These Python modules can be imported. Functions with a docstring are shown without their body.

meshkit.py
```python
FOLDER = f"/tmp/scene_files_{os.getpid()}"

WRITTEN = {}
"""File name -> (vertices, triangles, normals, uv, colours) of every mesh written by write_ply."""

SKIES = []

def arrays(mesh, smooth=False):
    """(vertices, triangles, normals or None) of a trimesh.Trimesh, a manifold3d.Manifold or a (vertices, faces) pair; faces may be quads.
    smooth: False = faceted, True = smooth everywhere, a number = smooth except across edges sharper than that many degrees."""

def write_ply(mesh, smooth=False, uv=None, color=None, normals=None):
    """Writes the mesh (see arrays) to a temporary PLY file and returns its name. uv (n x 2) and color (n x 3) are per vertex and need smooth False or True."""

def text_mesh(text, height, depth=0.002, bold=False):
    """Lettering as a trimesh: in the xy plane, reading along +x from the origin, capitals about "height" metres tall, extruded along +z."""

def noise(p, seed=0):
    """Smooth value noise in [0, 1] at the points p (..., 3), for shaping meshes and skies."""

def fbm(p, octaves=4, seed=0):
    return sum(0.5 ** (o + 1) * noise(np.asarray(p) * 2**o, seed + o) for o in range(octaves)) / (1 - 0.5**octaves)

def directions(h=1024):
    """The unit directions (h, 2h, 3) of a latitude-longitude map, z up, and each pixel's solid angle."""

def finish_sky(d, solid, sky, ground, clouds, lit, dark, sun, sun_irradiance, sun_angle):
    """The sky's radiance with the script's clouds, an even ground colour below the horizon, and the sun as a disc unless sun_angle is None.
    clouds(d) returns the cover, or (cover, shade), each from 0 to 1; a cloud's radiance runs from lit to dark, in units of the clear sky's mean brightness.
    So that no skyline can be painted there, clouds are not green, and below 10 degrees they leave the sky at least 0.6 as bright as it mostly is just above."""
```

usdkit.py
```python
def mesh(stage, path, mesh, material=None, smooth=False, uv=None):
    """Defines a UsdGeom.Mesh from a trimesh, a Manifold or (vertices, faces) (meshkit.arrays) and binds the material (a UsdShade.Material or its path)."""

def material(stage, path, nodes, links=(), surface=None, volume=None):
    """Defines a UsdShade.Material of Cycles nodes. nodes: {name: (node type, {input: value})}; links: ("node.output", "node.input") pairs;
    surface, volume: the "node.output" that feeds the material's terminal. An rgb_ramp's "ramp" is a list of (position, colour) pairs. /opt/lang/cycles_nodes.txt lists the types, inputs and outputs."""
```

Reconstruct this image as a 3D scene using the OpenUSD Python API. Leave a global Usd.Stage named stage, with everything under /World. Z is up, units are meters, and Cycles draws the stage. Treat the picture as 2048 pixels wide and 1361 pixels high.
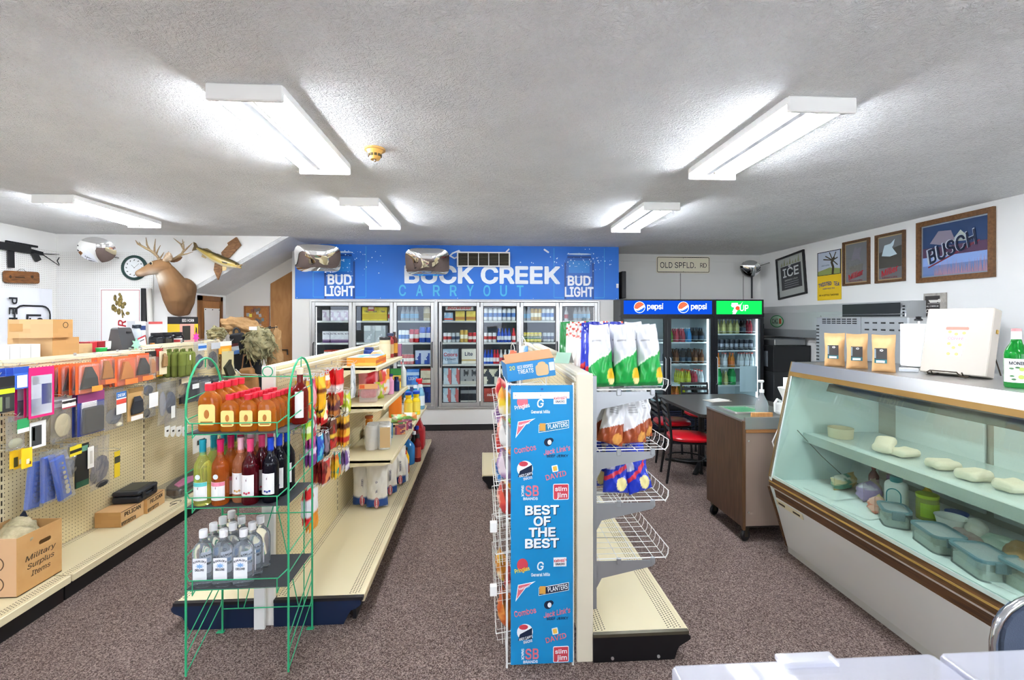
import math, random
import numpy as np
import trimesh
import manifold3d
import shapely
from shapely.geometry import Polygon, Point, LineString, box as sbox
from shapely import affinity
from shapely.ops import unary_union
import usdkit, meshkit
from pxr import Usd, UsdGeom, UsdShade, UsdLux, Sdf, Gf, Vt

stage = Usd.Stage.CreateInMemory()
UsdGeom.SetStageUpAxis(stage, UsdGeom.Tokens.z)
UsdGeom.SetStageMetersPerUnit(stage, 1.0)
UsdGeom.Xform.Define(stage, '/World')
UsdGeom.Scope.Define(stage, '/World/Looks')

# ------------------------------------------------------------------ camera, sky, exposure
cam = UsdGeom.Camera.Define(stage, '/World/camera')
cam.CreateHorizontalApertureAttr(36.0)
cam.CreateVerticalApertureAttr(36.0 * 1361 / 2048)
cam.CreateFocalLengthAttr(36.0 * 940 / 2048)
cam.CreateVerticalApertureOffsetAttr(-0.712)
cam.CreateClippingRangeAttr(Gf.Vec2f(0.05, 200))
cam.CreateFStopAttr(6.3)
cam.CreateFocusDistanceAttr(4.2)
cam.CreateExposureAttr(2.0)
_m = Gf.Matrix4d().SetRotate(Gf.Rotation(Gf.Vec3d(1, 0, 0), 90) * Gf.Rotation(Gf.Vec3d(0, 0, 1), -3.531))
_m.SetTranslateOnly(Gf.Vec3d(0, 0, 1.75))
cam.AddTransformOp().Set(_m)

sky = UsdLux.DomeLight.Define(stage, '/World/sky')
sky.CreateIntensityAttr(1.0)
SKY_STRENGTH = 2.0
sun = UsdLux.DistantLight.Define(stage, '/World/sun')
sun.CreateIntensityAttr(760.0)
sun.CreateAngleAttr(1.0)
sun.CreateColorAttr(Gf.Vec3f(0.94, 0.97, 1.0))
sun.AddRotateXYZOp().Set(Gf.Vec3f(28, 12, 0))
LAMP_STRENGTH = 35.0


# ------------------------------------------------------------------ materials
def lin(h):
    h = h.lstrip('#')
    v = np.array([int(h[i:i + 2], 16) / 255 for i in (0, 2, 4)])
    return tuple(np.where(v <= 0.04045, v / 12.92, ((v + 0.055) / 1.055) ** 2.4).tolist())


_mats = {}


def _reg(key, nodes, links, surface):
    p = '/World/Looks/look_%03d' % len(_mats)
    _mats[key] = usdkit.material(stage, p, nodes, links, surface=surface)
    return _mats[key]


def M(col, rough=0.5, metal=0.0, trans=0.0, ior=1.45, spec=0.5, noise=None, bump=None, coat=0.0, alpha=1.0):
    """Principled look. noise=(scale, colour 2, detail) mixes a second colour; bump=(scale, distance)."""
    key = (col, rough, metal, trans, ior, spec, noise, bump, coat, alpha)
    if key in _mats:
        return _mats[key]
    n = {'p': ('principled_bsdf', {'base_color': lin(col), 'roughness': rough, 'metallic': metal, 'transmission_weight': trans, 'ior': ior,
                                   'specular_ior_level': spec, 'coat_weight': coat, 'alpha': alpha})}
    l = []
    if noise or bump:
        n['t'] = ('texture_coordinate', {})
    if noise:
        n['n'] = ('noise_texture', {'scale': noise[0], 'detail': noise[2] if len(noise) > 2 else 4.0, 'roughness': 0.6})
        n['r'] = ('rgb_ramp', {'ramp': [(0.3, lin(col)), (0.7, lin(noise[1]))]})
        l += [('t.object', 'n.vector'), ('n.fac', 'r.fac'), ('r.color', 'p.base_color')]
    if bump:
        n['bn'] = ('noise_texture', {'scale': bump[0], 'detail': 3.0})
        n['b'] = ('bump', {'distance': bump[1], 'strength': 1.0})
        l += [('t.object', 'bn.vector'), ('bn.fac', 'b.height'), ('b.normal', 'p.normal')]
    return _reg(key, n, l, 'p.BSDF')


def EMIT(col, strength):
    key = ('emit', col, strength)
    return _mats.get(key) or _reg(key, {'e': ('emission', {'color': lin(col), 'strength': strength})}, [], 'e.emission')


def PANE(tint='#ffffff', refl=1.0, rough=0.0):
    """A thin clear sheet: lets light pass, mirrors by fresnel."""
    key = ('pane', tint, refl, rough)
    if key in _mats:
        return _mats[key]
    n = {'t': ('transparent_bsdf', {'color': lin(tint)}), 'g': ('glossy_bsdf', {'color': (refl,) * 3, 'roughness': rough}),
         'f': ('fresnel', {'IOR': 1.45}), 'm': ('mix_closure', {}), 'ge': ('geometry', {}), 'inv': ('math', {'math_type': 'subtract', 'value1': 1.0}), 'mu': ('math', {'math_type': 'multiply'})}
    return _reg(key, n, [('ge.backfacing', 'inv.value2'), ('f.fac', 'mu.value1'), ('inv.value', 'mu.value2'), ('mu.value', 'm.fac'), ('t.BSDF', 'm.closure1'), ('g.BSDF', 'm.closure2')], 'm.closure')


def FILM(tint='#ffffff', amount=0.25, rough=0.15, white=0.1):
    """Clear plastic film or blister: mostly see-through, some gloss, a little milky."""
    key = ('film', tint, amount, rough, white)
    if key in _mats:
        return _mats[key]
    n = {'t': ('transparent_bsdf', {'color': lin(tint)}), 'g': ('glossy_bsdf', {'color': (0.9,) * 3, 'roughness': rough}),
         'd': ('diffuse_bsdf', {'color': (0.8,) * 3}), 'm': ('mix_closure', {'fac': amount}), 'm2': ('mix_closure', {'fac': white})}
    return _reg(key, n, [('t.BSDF', 'm.closure1'), ('g.BSDF', 'm.closure2'), ('m.closure', 'm2.closure1'), ('d.BSDF', 'm2.closure2')], 'm2.closure')


def PRINT(rough=0.4, metal=0.0):
    """Flat print: the colour is read from the mesh's own print primvar."""
    key = ('print', rough, metal)
    if key in _mats:
        return _mats[key]
    n = {'a': ('attribute', {'attribute': 'print'}), 'p': ('principled_bsdf', {'roughness': rough, 'metallic': metal})}
    return _reg(key, n, [('a.color', 'p.base_color')], 'p.BSDF')


def PEG(col, hole, plane, pitch=0.0254, rad=0.13, rough=0.55):
    """Perforated hardboard: fine holes in the plane 'x' (y and z run along it) or 'y'."""
    key = ('peg', col, hole, plane, pitch, rad)
    if key in _mats:
        return _mats[key]
    k = 1 / pitch
    n = {'g': ('geometry', {}), 'm': ('mapping', {'scale': (k, k, k)}), 'f': ('vector_math', {'math_type': 'fraction'}),
         's': ('vector_math', {'math_type': 'subtract', 'vector2': (0.5, 0.5, 0.5)}),
         'z': ('vector_math', {'math_type': 'multiply', 'vector2': (0, 1, 1) if plane == 'x' else (1, 0, 1)}),
         'l': ('vector_math', {'math_type': 'length'}), 'c': ('math', {'math_type': 'less_than', 'value2': rad}),
         'mx': ('mix', {'color1': lin(col), 'color2': lin(hole)}), 'p': ('principled_bsdf', {'roughness': rough})}
    return _reg(key, n, [('g.position', 'm.vector'), ('m.vector', 'f.vector1'), ('f.vector', 's.vector1'), ('s.vector', 'z.vector1'), ('z.vector', 'l.vector1'),
                         ('l.value', 'c.value1'), ('c.value', 'mx.fac'), ('mx.color', 'p.base_color')], 'p.BSDF')


def WOOD(c1, c2, scale=(1, 1, 12), rough=0.5):
    key = ('wood', c1, c2, scale, rough)
    if key in _mats:
        return _mats[key]
    n = {'t': ('texture_coordinate', {}), 'm': ('mapping', {'scale': scale}), 'n': ('noise_texture', {'scale': 6.0, 'detail': 6.0, 'distortion': 0.6}),
         'r': ('rgb_ramp', {'ramp': [(0.3, lin(c1)), (0.7, lin(c2))]}), 'p': ('principled_bsdf', {'roughness': rough}), 'b': ('bump', {'distance': 0.001, 'strength': 0.4})}
    return _reg(key, n, [('t.object', 'm.vector'), ('m.vector', 'n.vector'), ('n.fac', 'r.fac'), ('r.color', 'p.base_color'), ('n.fac', 'b.height'), ('b.normal', 'p.normal')], 'p.BSDF')


# sky: a pale overcast day seen through the shop windows
_sky = usdkit.material(stage, '/World/Looks/overcast_sky', {
    't': ('texture_coordinate', {}), 'n': ('noise_texture', {'scale': 2.5, 'detail': 4.0}),
    'r': ('rgb_ramp', {'ramp': [(0.35, lin('#c4d6f2')), (0.65, lin('#ffffff'))]}), 'b': ('background_shader', {'strength': SKY_STRENGTH})},
    [('t.generated', 'n.vector'), ('n.fac', 'r.fac'), ('r.color', 'b.color')], surface='b.background')
UsdShade.MaterialBindingAPI.Apply(sky.GetPrim()).Bind(_sky)

# ------------------------------------------------------------------ scene helpers
_used = {}


def _path(name, parent):
    base = (parent or '/World') + '/' + name
    k = _used.get(base, 0)
    _used[base] = k + 1
    return base if k == 0 else '%s_%03d' % (base, k)


def meta(path, label=None, cat=None, group=None, kind=None):
    p = stage.GetPrimAtPath(path)
    for k, v in (('label', label), ('category', cat), ('group', group), ('kind', kind)):
        if v:
            p.SetCustomDataByKey(k, v)
    return path


def _ops(x, loc, rot, scl=(1, 1, 1)):
    x.AddTranslateOp().Set(Gf.Vec3d(*map(float, loc)))
    x.AddRotateXYZOp().Set(Gf.Vec3f(*map(float, rot)))
    if tuple(scl) != (1, 1, 1):
        x.AddScaleOp().Set(Gf.Vec3f(*map(float, scl)))


def _rot(r):
    return (0, 0, r) if np.ndim(r) == 0 else tuple(r)


def obj(name, mesh, mat, parent=None, smooth=False, label=None):
    """ONE mesh prim. mesh: trimesh, Manifold, (v, f), or a printed mesh (v, f, colours per vertex)."""
    path = _path(name, parent)
    col = None
    if isinstance(mesh, tuple) and len(mesh) >= 3:
        v, f, col = mesh[:3]
        smooth = smooth or len(mesh) > 3
        mesh = (v, f)
    m = usdkit.mesh(stage, path, mesh, mat, smooth=smooth)
    if col is not None:
        UsdGeom.PrimvarsAPI(m).CreatePrimvar('print', Sdf.ValueTypeNames.Color3fArray, 'vertex').Set(Vt.Vec3fArray.FromNumpy(np.asarray(col, np.float32)))
    if label:
        meta(path, label)
    return path


def thing(name, label, cat, loc=(0, 0, 0), rot=0, group=None, kind=None):
    path = _path(name, None)
    _ops(UsdGeom.Xform.Define(stage, path), loc, _rot(rot))
    return meta(path, label, cat, group, kind)


def solo(name, label, cat, mesh, mat, loc=(0, 0, 0), rot=0, group=None, smooth=False):
    """A thing that is one mesh."""
    path = obj(name, mesh, mat, None, smooth)
    _ops(UsdGeom.Xformable(stage.GetPrimAtPath(path)), loc, _rot(rot))
    return meta(path, label, cat, group)


def struct(name, mesh, mat, smooth=False, parent=None):
    p = obj(name, mesh, mat, parent, smooth)
    return meta(p, kind='structure') if parent is None else p


def dup(src, loc, rot=0, label=None, group=None, scl=(1, 1, 1)):
    """A copy of a thing with its parts, under the next number."""
    name = src.rsplit('/', 1)[1]
    if name[-4] == '_' and name[-3:].isdigit():
        name = name[:-4]
    path = _path(name, None)
    sp = stage.GetPrimAtPath(src)
    x = UsdGeom.Mesh.Define(stage, path) if sp.IsA(UsdGeom.Mesh) else UsdGeom.Xform.Define(stage, path)
    x.GetPrim().GetReferences().AddInternalReference(src)
    x.ClearXformOpOrder()
    _ops(x, loc, _rot(rot), scl)
    if not sp.IsA(UsdGeom.Mesh):
        x.GetPrim().SetInstanceable(True)
    return meta(path, label, None, group)


class Kind:
    """Places a thing: the first call builds it at its place, the later ones copy it."""

    def __init__(self, make):
        self.make, self.src = make, None

    def __call__(self, loc, rot=0, label=None, group=None, scl=(1, 1, 1)):
        if self.src is None:
            self.src = self.make(loc, rot, label, group)
            if tuple(scl) != (1, 1, 1):
                UsdGeom.Xformable(stage.GetPrimAtPath(self.src)).AddScaleOp().Set(Gf.Vec3f(*map(float, scl)))
            return self.src
        return dup(self.src, loc, rot, label, group, scl)


# ------------------------------------------------------------------ mesh helpers (metres; a thing faces -y, its base at z = 0)
def cat(*ms):
    ms = [m for a in ms for m in (a if isinstance(a, (list, tuple)) else [a])]
    return trimesh.util.concatenate(ms)


def bx(x0, x1, y0, y1, z0, z1):
    return trimesh.creation.box(extents=(abs(x1 - x0), abs(y1 - y0), abs(z1 - z0)), transform=trimesh.transformations.translation_matrix(((x0 + x1) / 2, (y0 + y1) / 2, (z0 + z1) / 2)))


def hull(pts):
    m = manifold3d.Manifold.hull_points(np.asarray(pts, np.float64)).to_mesh()
    return trimesh.Trimesh(m.vert_properties[:, :3], m.tri_verts, process=False)


def cb(x0, x1, y0, y1, z0, z1, c=0.004):
    """Box with chamfered edges."""
    x0, x1, y0, y1, z0, z1 = min(x0, x1), max(x0, x1), min(y0, y1), max(y0, y1), min(z0, z1), max(z0, z1)
    c = min(c, 0.45 * min(x1 - x0, y1 - y0, z1 - z0))
    p = []
    for x, ix in ((x0, 1), (x1, -1)):
        for y, iy in ((y0, 1), (y1, -1)):
            for z, iz in ((z0, 1), (z1, -1)):
                p += [(x, y + iy * c, z + iz * c), (x + ix * c, y, z + iz * c), (x + ix * c, y + iy * c, z)]
    return hull(p)


def rb(x0, x1, y0, y1, z0, z1, r=0.01, n=8):
    """Rounded box."""
    r = min(r, 0.49 * min(x1 - x0, y1 - y0, z1 - z0))
    s = manifold3d.Manifold.sphere(r, n)
    m = manifold3d.Manifold.batch_hull([s.translate((x, y, z)) for x in (x0 + r, x1 - r) for y in (y0 + r, y1 - r) for z in (z0 + r, z1 - r)]).to_mesh()
    return trimesh.Trimesh(m.vert_properties[:, :3], m.tri_verts, process=False)


def lathe(prof, n=20, caps=True):
    """prof: (radius, z) from bottom to top; caps=False with a closed profile gives a ring."""
    prof = [(max(r, 0.0), z) for r, z in prof]
    a = np.linspace(0, 2 * np.pi, n, endpoint=False)
    v = np.array([(r * math.cos(t), r * math.sin(t), z) for r, z in prof for t in a])
    f = []
    for i in range(len(prof) - 1):
        for j in range(n):
            p, q = i * n + j, i * n + (j + 1) % n
            f += [(p, q, q + n), (p, q + n, p + n)]
    b = (len(prof) - 1) * n
    if caps:
        f += [(0, j + 1, j) for j in range(1, n - 1)] + [(b, b + j, b + j + 1) for j in range(1, n - 1)]
    return trimesh.Trimesh(v, f, process=False)


def cyl(r, z0, z1, x=0, y=0, n=16):
    m = lathe([(r, z0), (r, z1)], n)
    m.apply_translation((x, y, 0))
    return m


def tube(pts, r, n=6, closed=False):
    """A round bar swept along points."""
    p = np.asarray(pts, float)
    k = len(p)
    tan = np.zeros_like(p)
    for i in range(k):
        a = p[(i - 1) % k] if (closed or i > 0) else p[i]
        b = p[(i + 1) % k] if (closed or i < k - 1) else p[i]
        t1, t2 = p[i] - a, b - p[i]
        l1, l2 = np.linalg.norm(t1), np.linalg.norm(t2)
        t = (t1 / l1 if l1 > 1e-9 else 0) + (t2 / l2 if l2 > 1e-9 else 0)
        tan[i] = t / max(np.linalg.norm(t), 1e-9)
    ref = np.array([0, 0, 1.0]) if abs(tan[0][2]) < 0.9 else np.array([1.0, 0, 0])
    u = np.cross(ref, tan[0])
    u /= np.linalg.norm(u)
    v, f = [], []
    for i in range(k):
        u = u - tan[i] * (u @ tan[i])
        u /= max(np.linalg.norm(u), 1e-9)
        w = np.cross(tan[i], u)
        for j in range(n):
            t = 2 * math.pi * j / n
            v.append(p[i] + r * (math.cos(t) * u + math.sin(t) * w))
    for i in range(k if closed else k - 1):
        for j in range(n):
            a, b = i * n + j, i * n + (j + 1) % n
            c, d = ((i + 1) % k) * n + j, ((i + 1) % k) * n + (j + 1) % n
            f += [(a, b, d), (a, d, c)]
    if not closed:
        f += [(0, j + 1, j) for j in range(1, n - 1)]
        b = (k - 1) * n
        f += [(b, b + j, b + j + 1) for j in range(1, n - 1)]
    return trimesh.Trimesh(np.array(v), np.array(f), process=False)


def mv(m, loc=(0, 0, 0), rot=(0, 0, 0), scl=None):
    m = m.copy()
    if scl is not None:
        m.apply_scale(scl)
    R = trimesh.transformations.euler_matrix(*np.radians(rot), axes='sxyz')
    R[:3, 3] = loc
    m.apply_transform(R)
    return m


def prism(poly, z0, z1):
    """Extrudes a plan (x, y) from z0 to z1."""
    poly = poly if hasattr(poly, 'geom_type') else Polygon(poly)
    gs = [g for g in getattr(poly, 'geoms', [poly]) if g.geom_type == 'Polygon' and g.area > 1e-10]
    m = cat([trimesh.creation.extrude_polygon(g, z1 - z0, engine='earcut') for g in gs])
    m.apply_translation((0, 0, z0))
    return m


def face(poly, y, t=0.001):
    """An upright plate: outline in (x, z), front at y - t, back at y (it faces -y)."""
    m = prism(poly, 0, t)
    m.apply_transform(np.array([[1, 0, 0, 0], [0, 0, -1, y], [0, 1, 0, 0], [0, 0, 0, 1.0]]))
    return m


def side(poly, x, t):
    """An upright plate: outline in (y, z), from x to x + t."""
    m = prism(poly, 0, t)
    m.apply_transform(np.array([[0, 0, 1, x], [1, 0, 0, 0], [0, 1, 0, 0], [0, 0, 0, 1.0]]))
    return m


_txt = {}


def text(s, x, z, h, y=0.0, w=None, t=0.0008, bold=False, align='c', slant=0.0, rot=0.0):
    """Lettering on an upright face towards -y; (x, z): middle (or left) of the baseline; h: cap height; w: fits to this width."""
    key = (s, bold)
    if key not in _txt:
        m = meshkit.text_mesh(s, 1.0, 1.0, bold)
        lo, hi = m.bounds
        m.apply_translation((-lo[0], 0, 0))
        _txt[key] = (m, hi[0] - lo[0])
    m, wid = _txt[key]
    m = m.copy()
    sx = w / wid if w else h
    W = wid * sx
    m.apply_scale((sx, h, t))
    if slant:
        m.vertices[:, 0] += slant * m.vertices[:, 1]
    if align == 'c':
        m.vertices[:, 0] -= W / 2
    if rot:
        m.apply_transform(trimesh.transformations.rotation_matrix(math.radians(rot), (0, 0, 1)))
    m.vertices[:, 0] += x
    m.vertices[:, 1] += z
    m.apply_transform(np.array([[1, 0, 0, 0], [0, 0, -1, y], [0, 1, 0, 0], [0, 0, 0, 1.0]]))
    return m


def rpoly(x0, x1, z0, z1, r):
    return sbox(x0 + r, z0 + r, x1 - r, z1 - r).buffer(r, quad_segs=4)


def ell(cx, cz, rx, rz, n=24):
    return Polygon([(cx + rx * math.cos(2 * math.pi * k / n), cz + rz * math.sin(2 * math.pi * k / n)) for k in range(n)])


def spread_faces(v, f, fc):
    """Splits faces apart so that each can carry its own printed colour."""
    v, f = np.asarray(v, float), np.asarray(f)
    return v[f.ravel()], np.arange(len(f) * 3).reshape(-1, 3), np.repeat(np.asarray(fc, float), 3, axis=0)


def bag(w, h, d, fn, nu=10, nv=14, seed=0, crimp=0.03, wrinkle=0.006, gusset=0.55, pinch=0.0):
    """A filled pillow pack standing on its lower edge; fn(u, v, front) gives the printed colour (hex)."""
    rng = np.random.default_rng(seed)
    ph = rng.uniform(0, 6.28, 8)
    vs, fs, fc = [], [], []
    for sgn in (-1, 1):
        b = len(vs)
        for j in range(nv + 1):
            vv = j / nv
            for i in range(nu + 1):
                uu = i / nu
                e = max(0.0, 1 - abs(2 * uu - 1) ** 2.5) ** 0.6
                k = max(0.0, min(1.0, vv / 0.22)) ** gusset * max(0.0, min(1.0, (1 - crimp - vv) / 0.35)) ** 0.7 if vv < 1 - crimp else 0
                t = d / 2 * e * k
                wob = wrinkle * math.sin(9 * uu + ph[0] + 5 * vv) * math.sin(11 * vv + ph[1] + 4 * uu) + 0.6 * wrinkle * math.sin(23 * uu + ph[2]) * math.sin(17 * vv + ph[3])
                edge = 0.0 if i in (0, nu) else 1.0
                x = (uu - 0.5) * w * (1 - 0.07 * math.sin(math.pi * vv) * k - pinch * vv ** 2)
                vs.append((x, sgn * (t + 0.0008) + edge * wob * (1 if k else 0.3) + 0.01 * h * math.sin(3 * vv + ph[4]) * vv, vv * h + (0.01 * h * math.sin(5 * uu + ph[5]) if j == nv else 0)))
                fc.append(lin(fn(min(max(uu, 0.001), 0.999), min(max(vv, 0.001), 0.999), sgn < 0)))
        for j in range(nv):
            for i in range(nu):
                a = b + j * (nu + 1) + i
                q = (a, a + 1, a + nu + 2, a + nu + 1)
                if sgn > 0:
                    q = q[::-1]
                fs += [(q[0], q[1], q[2]), (q[0], q[2], q[3])]
    return np.array(vs), np.array(fs), np.array(fc), True


def pbox(w, d, h, cols, n=1):
    """A carton; cols: dict of front/side/top printed colours: hex or fn(u, v)."""
    vs, fs, fc = [], [], []
    x0, x1, y0, y1 = -w / 2, w / 2, 0, d
    quads = {'front': ((x0, y0, 0), (x1, y0, 0), (x1, y0, h), (x0, y0, h)), 'side': ((x1, y0, 0), (x1, y1, 0), (x1, y1, h), (x1, y0, h)), 'left': ((x0, y1, 0), (x0, y0, 0), (x0, y0, h), (x0, y1, h)),
             'back': ((x1, y1, 0), (x0, y1, 0), (x0, y1, h), (x1, y1, h)), 'top': ((x0, y0, h), (x1, y0, h), (x1, y1, h), (x0, y1, h)), 'under': ((x0, y1, 0), (x1, y1, 0), (x1, y0, 0), (x0, y0, 0))}
    for k, q in quads.items():
        q = np.array(q, float)
        fn = cols.get(k, cols.get({'left': 'side', 'back': 'front', 'under': 'top'}.get(k, k), cols['front']))
        m = n if callable(fn) else 1
        b = len(vs)
        for j in range(m + 1):
            for i in range(m + 1):
                u, v = i / m, j / m
                vs.append((q[0] * (1 - u) + q[1] * u) * (1 - v) + (q[3] * (1 - u) + q[2] * u) * v)
        for j in range(m):
            for i in range(m):
                a = b + j * (m + 1) + i
                c = lin(fn((i + 0.5) / m, (j + 0.5) / m) if callable(fn) else fn)
                fs += [(a, a + 1, a + m + 2), (a, a + m + 2, a + m + 1)]
                fc += [c, c]
    return spread_faces(vs, fs, fc)


def busy(seed, cols, k=14, bands=()):
    """Busy printed packaging: coloured blotches, then level bands (v0, v1, colour)."""
    rng = np.random.default_rng(seed)
    pu, pc = rng.uniform(0, 1, (k, 2)), rng.integers(0, len(cols), k)

    def fn(u, v, front=True):
        for a, b, c in bands:
            if a <= v < b:
                return c
        d = ((pu - (u, v)) ** 2).sum(1)
        return cols[pc[int(d.argmin())]]
    return fn


CREAM = M('#dcd0ac', 0.42)
CHROME = M('#d8d8d8', 0.18, 1.0)
STEEL = M('#b4b4b2', 0.32, 1.0)
BLACK = M('#141416', 0.4)
WHITE = M('#eeeeec', 0.45)
WHITE_WIRE = M('#e8e8e4', 0.35)

# ================================================================== the setting
X0, X1, Y0, Y1, ZC = -5.85, 5.05, -2.5, 8.28, 2.93
carpet = usdkit.material(stage, '/World/Looks/carpet', {
    'g': ('geometry', {}), 'v': ('voronoi_texture', {'scale': 210.0}), 'n': ('noise_texture', {'scale': 260.0, 'detail': 2.0}), 'n2': ('noise_texture', {'scale': 1.3, 'detail': 3.0}),
    'r': ('rgb_ramp', {'ramp': [(0.0, lin('#463a36')), (0.35, lin('#6c5a54')), (0.55, lin('#7e6e6a')), (0.8, lin('#94837c')), (1.0, lin('#a8968c'))]}),
    'mx': ('mix', {'fac': 0.5}), 'sep': ('separate_color', {}), 'm2': ('mix', {'mix_type': 'multiply', 'fac': 0.5}), 'r2': ('rgb_ramp', {'ramp': [(0.3, (0.8, 0.78, 0.77)), (0.7, (1, 1, 1))]}),
    'b': ('bump', {'distance': 0.006, 'strength': 0.8}), 'p': ('principled_bsdf', {'roughness': 0.95, 'specular_ior_level': 0.1})},
    [('g.position', 'v.vector'), ('g.position', 'n.vector'), ('g.position', 'n2.vector'), ('v.color', 'sep.color'), ('sep.r', 'r.fac'), ('r.color', 'm2.color1'), ('n2.fac', 'r2.fac'), ('r2.color', 'm2.color2'),
     ('m2.color', 'p.base_color'), ('v.distance', 'b.height'), ('b.normal', 'p.normal')], surface='p.BSDF')
stomp = usdkit.material(stage, '/World/Looks/stomped_plaster', {
    'g': ('geometry', {}), 'n': ('noise_texture', {'scale': 26.0, 'detail': 3.0, 'roughness': 0.65, 'distortion': 2.2}), 'n2': ('noise_texture', {'scale': 3.0, 'detail': 2.0}),
    'r': ('rgb_ramp', {'ramp': [(0.35, lin('#f0f1f1')), (0.65, lin('#f6f7f7'))]}),
    'b': ('bump', {'distance': 0.035, 'strength': 0.9}), 'p': ('principled_bsdf', {'roughness': 0.8, 'specular_ior_level': 0.2})},
    [('g.position', 'n.vector'), ('g.position', 'n2.vector'), ('n2.fac', 'r.fac'), ('r.color', 'p.base_color'), ('n.fac', 'b.height'), ('b.normal', 'p.normal')], surface='p.BSDF')
PAINT = M('#e9e8e5', 0.6, bump=(60.0, 0.0006))
PANEL = M('#dfddd8', 0.6, bump=(40.0, 0.0006))

struct('floor', bx(X0 - 0.2, X1 + 0.2, Y0 - 0.2, Y1 + 0.2, -0.1, 0), carpet)
struct('ceiling', bx(X0 - 0.2, X1 + 0.2, Y0 - 0.2, Y1 + 0.2, ZC, ZC + 0.12), stomp)
struct('wall_left', bx(X0 - 0.15, X0, Y0, Y1, 0, ZC), PAINT)
struct('wall_right', bx(X1, X1 + 0.15, Y0, Y1, 0, ZC), PAINT)
# wall facing the camera, left: cut under the stair
struct('wall_far', face([(X0, 0), (-4.07, 0), (-4.07, 2.19), (-2.84, ZC), (X0, ZC)], 6.95, 0.12), PAINT)
struct('wall_back', bx(X0, X1, Y1, Y1 + 0.15, 0, ZC), PANEL)
struct('trim_1', cat(bx(2.2, X1, Y1 - 0.012, Y1, 2.80, 2.83)), PANEL)
struct('trim_2', cat([bx(x, x + 0.012, Y1 - 0.008, Y1, 0, 2.80) for x in (3.55, 4.72)]), M('#8d8b86', 0.6))
# alcove under the stair
struct('wall_alcove', bx(-4.19, -4.07, 6.95, 7.80, 0, 2.6), PAINT)
struct('wall_alcove_back', bx(-4.07, -2.95, 7.72, 7.80, 0, ZC), M('#cfcbc4', 0.6))
sl = (ZC - 2.13) / (-2.74 + 4.07)
v = np.array([(-4.07, 6.838, 2.13), (-2.74, 6.838, ZC), (-2.74, 7.80, ZC), (-4.07, 7.80, 2.13)])
struct('ceiling_stair', hull(np.vstack([v, v + (0, 0, 0.09)])), stomp)
struct('wall_cooler_side', cat(bx(-2.95, -2.86, 7.536, Y1 - 0.001, 0, ZC), bx(2.10, 2.186, 7.536, Y1 - 0.001, 0, ZC)), PAINT)
# brown door in the alcove's side wall
BRWOOD = WOOD('#6f4420', '#8a5a2c', (12, 12, 1), 0.45)
dp = thing('door_1', 'brown wooden door with brown frame in the alcove under the stair', 'door', kind='structure')
obj('door_frame', cat(bx(-4.07, -4.03, 6.97, 7.03, 0, 2.1), bx(-4.07, -4.03, 7.50, 7.56, 0, 2.1), bx(-4.07, -4.03, 6.97, 7.56, 2.03, 2.1)), BRWOOD, dp)
obj('door_panel', cb(-4.068, -4.045, 7.03, 7.50, 0.005, 2.03), WOOD('#9a6430', '#b27a44', (12, 12, 1), 0.4), dp)
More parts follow.
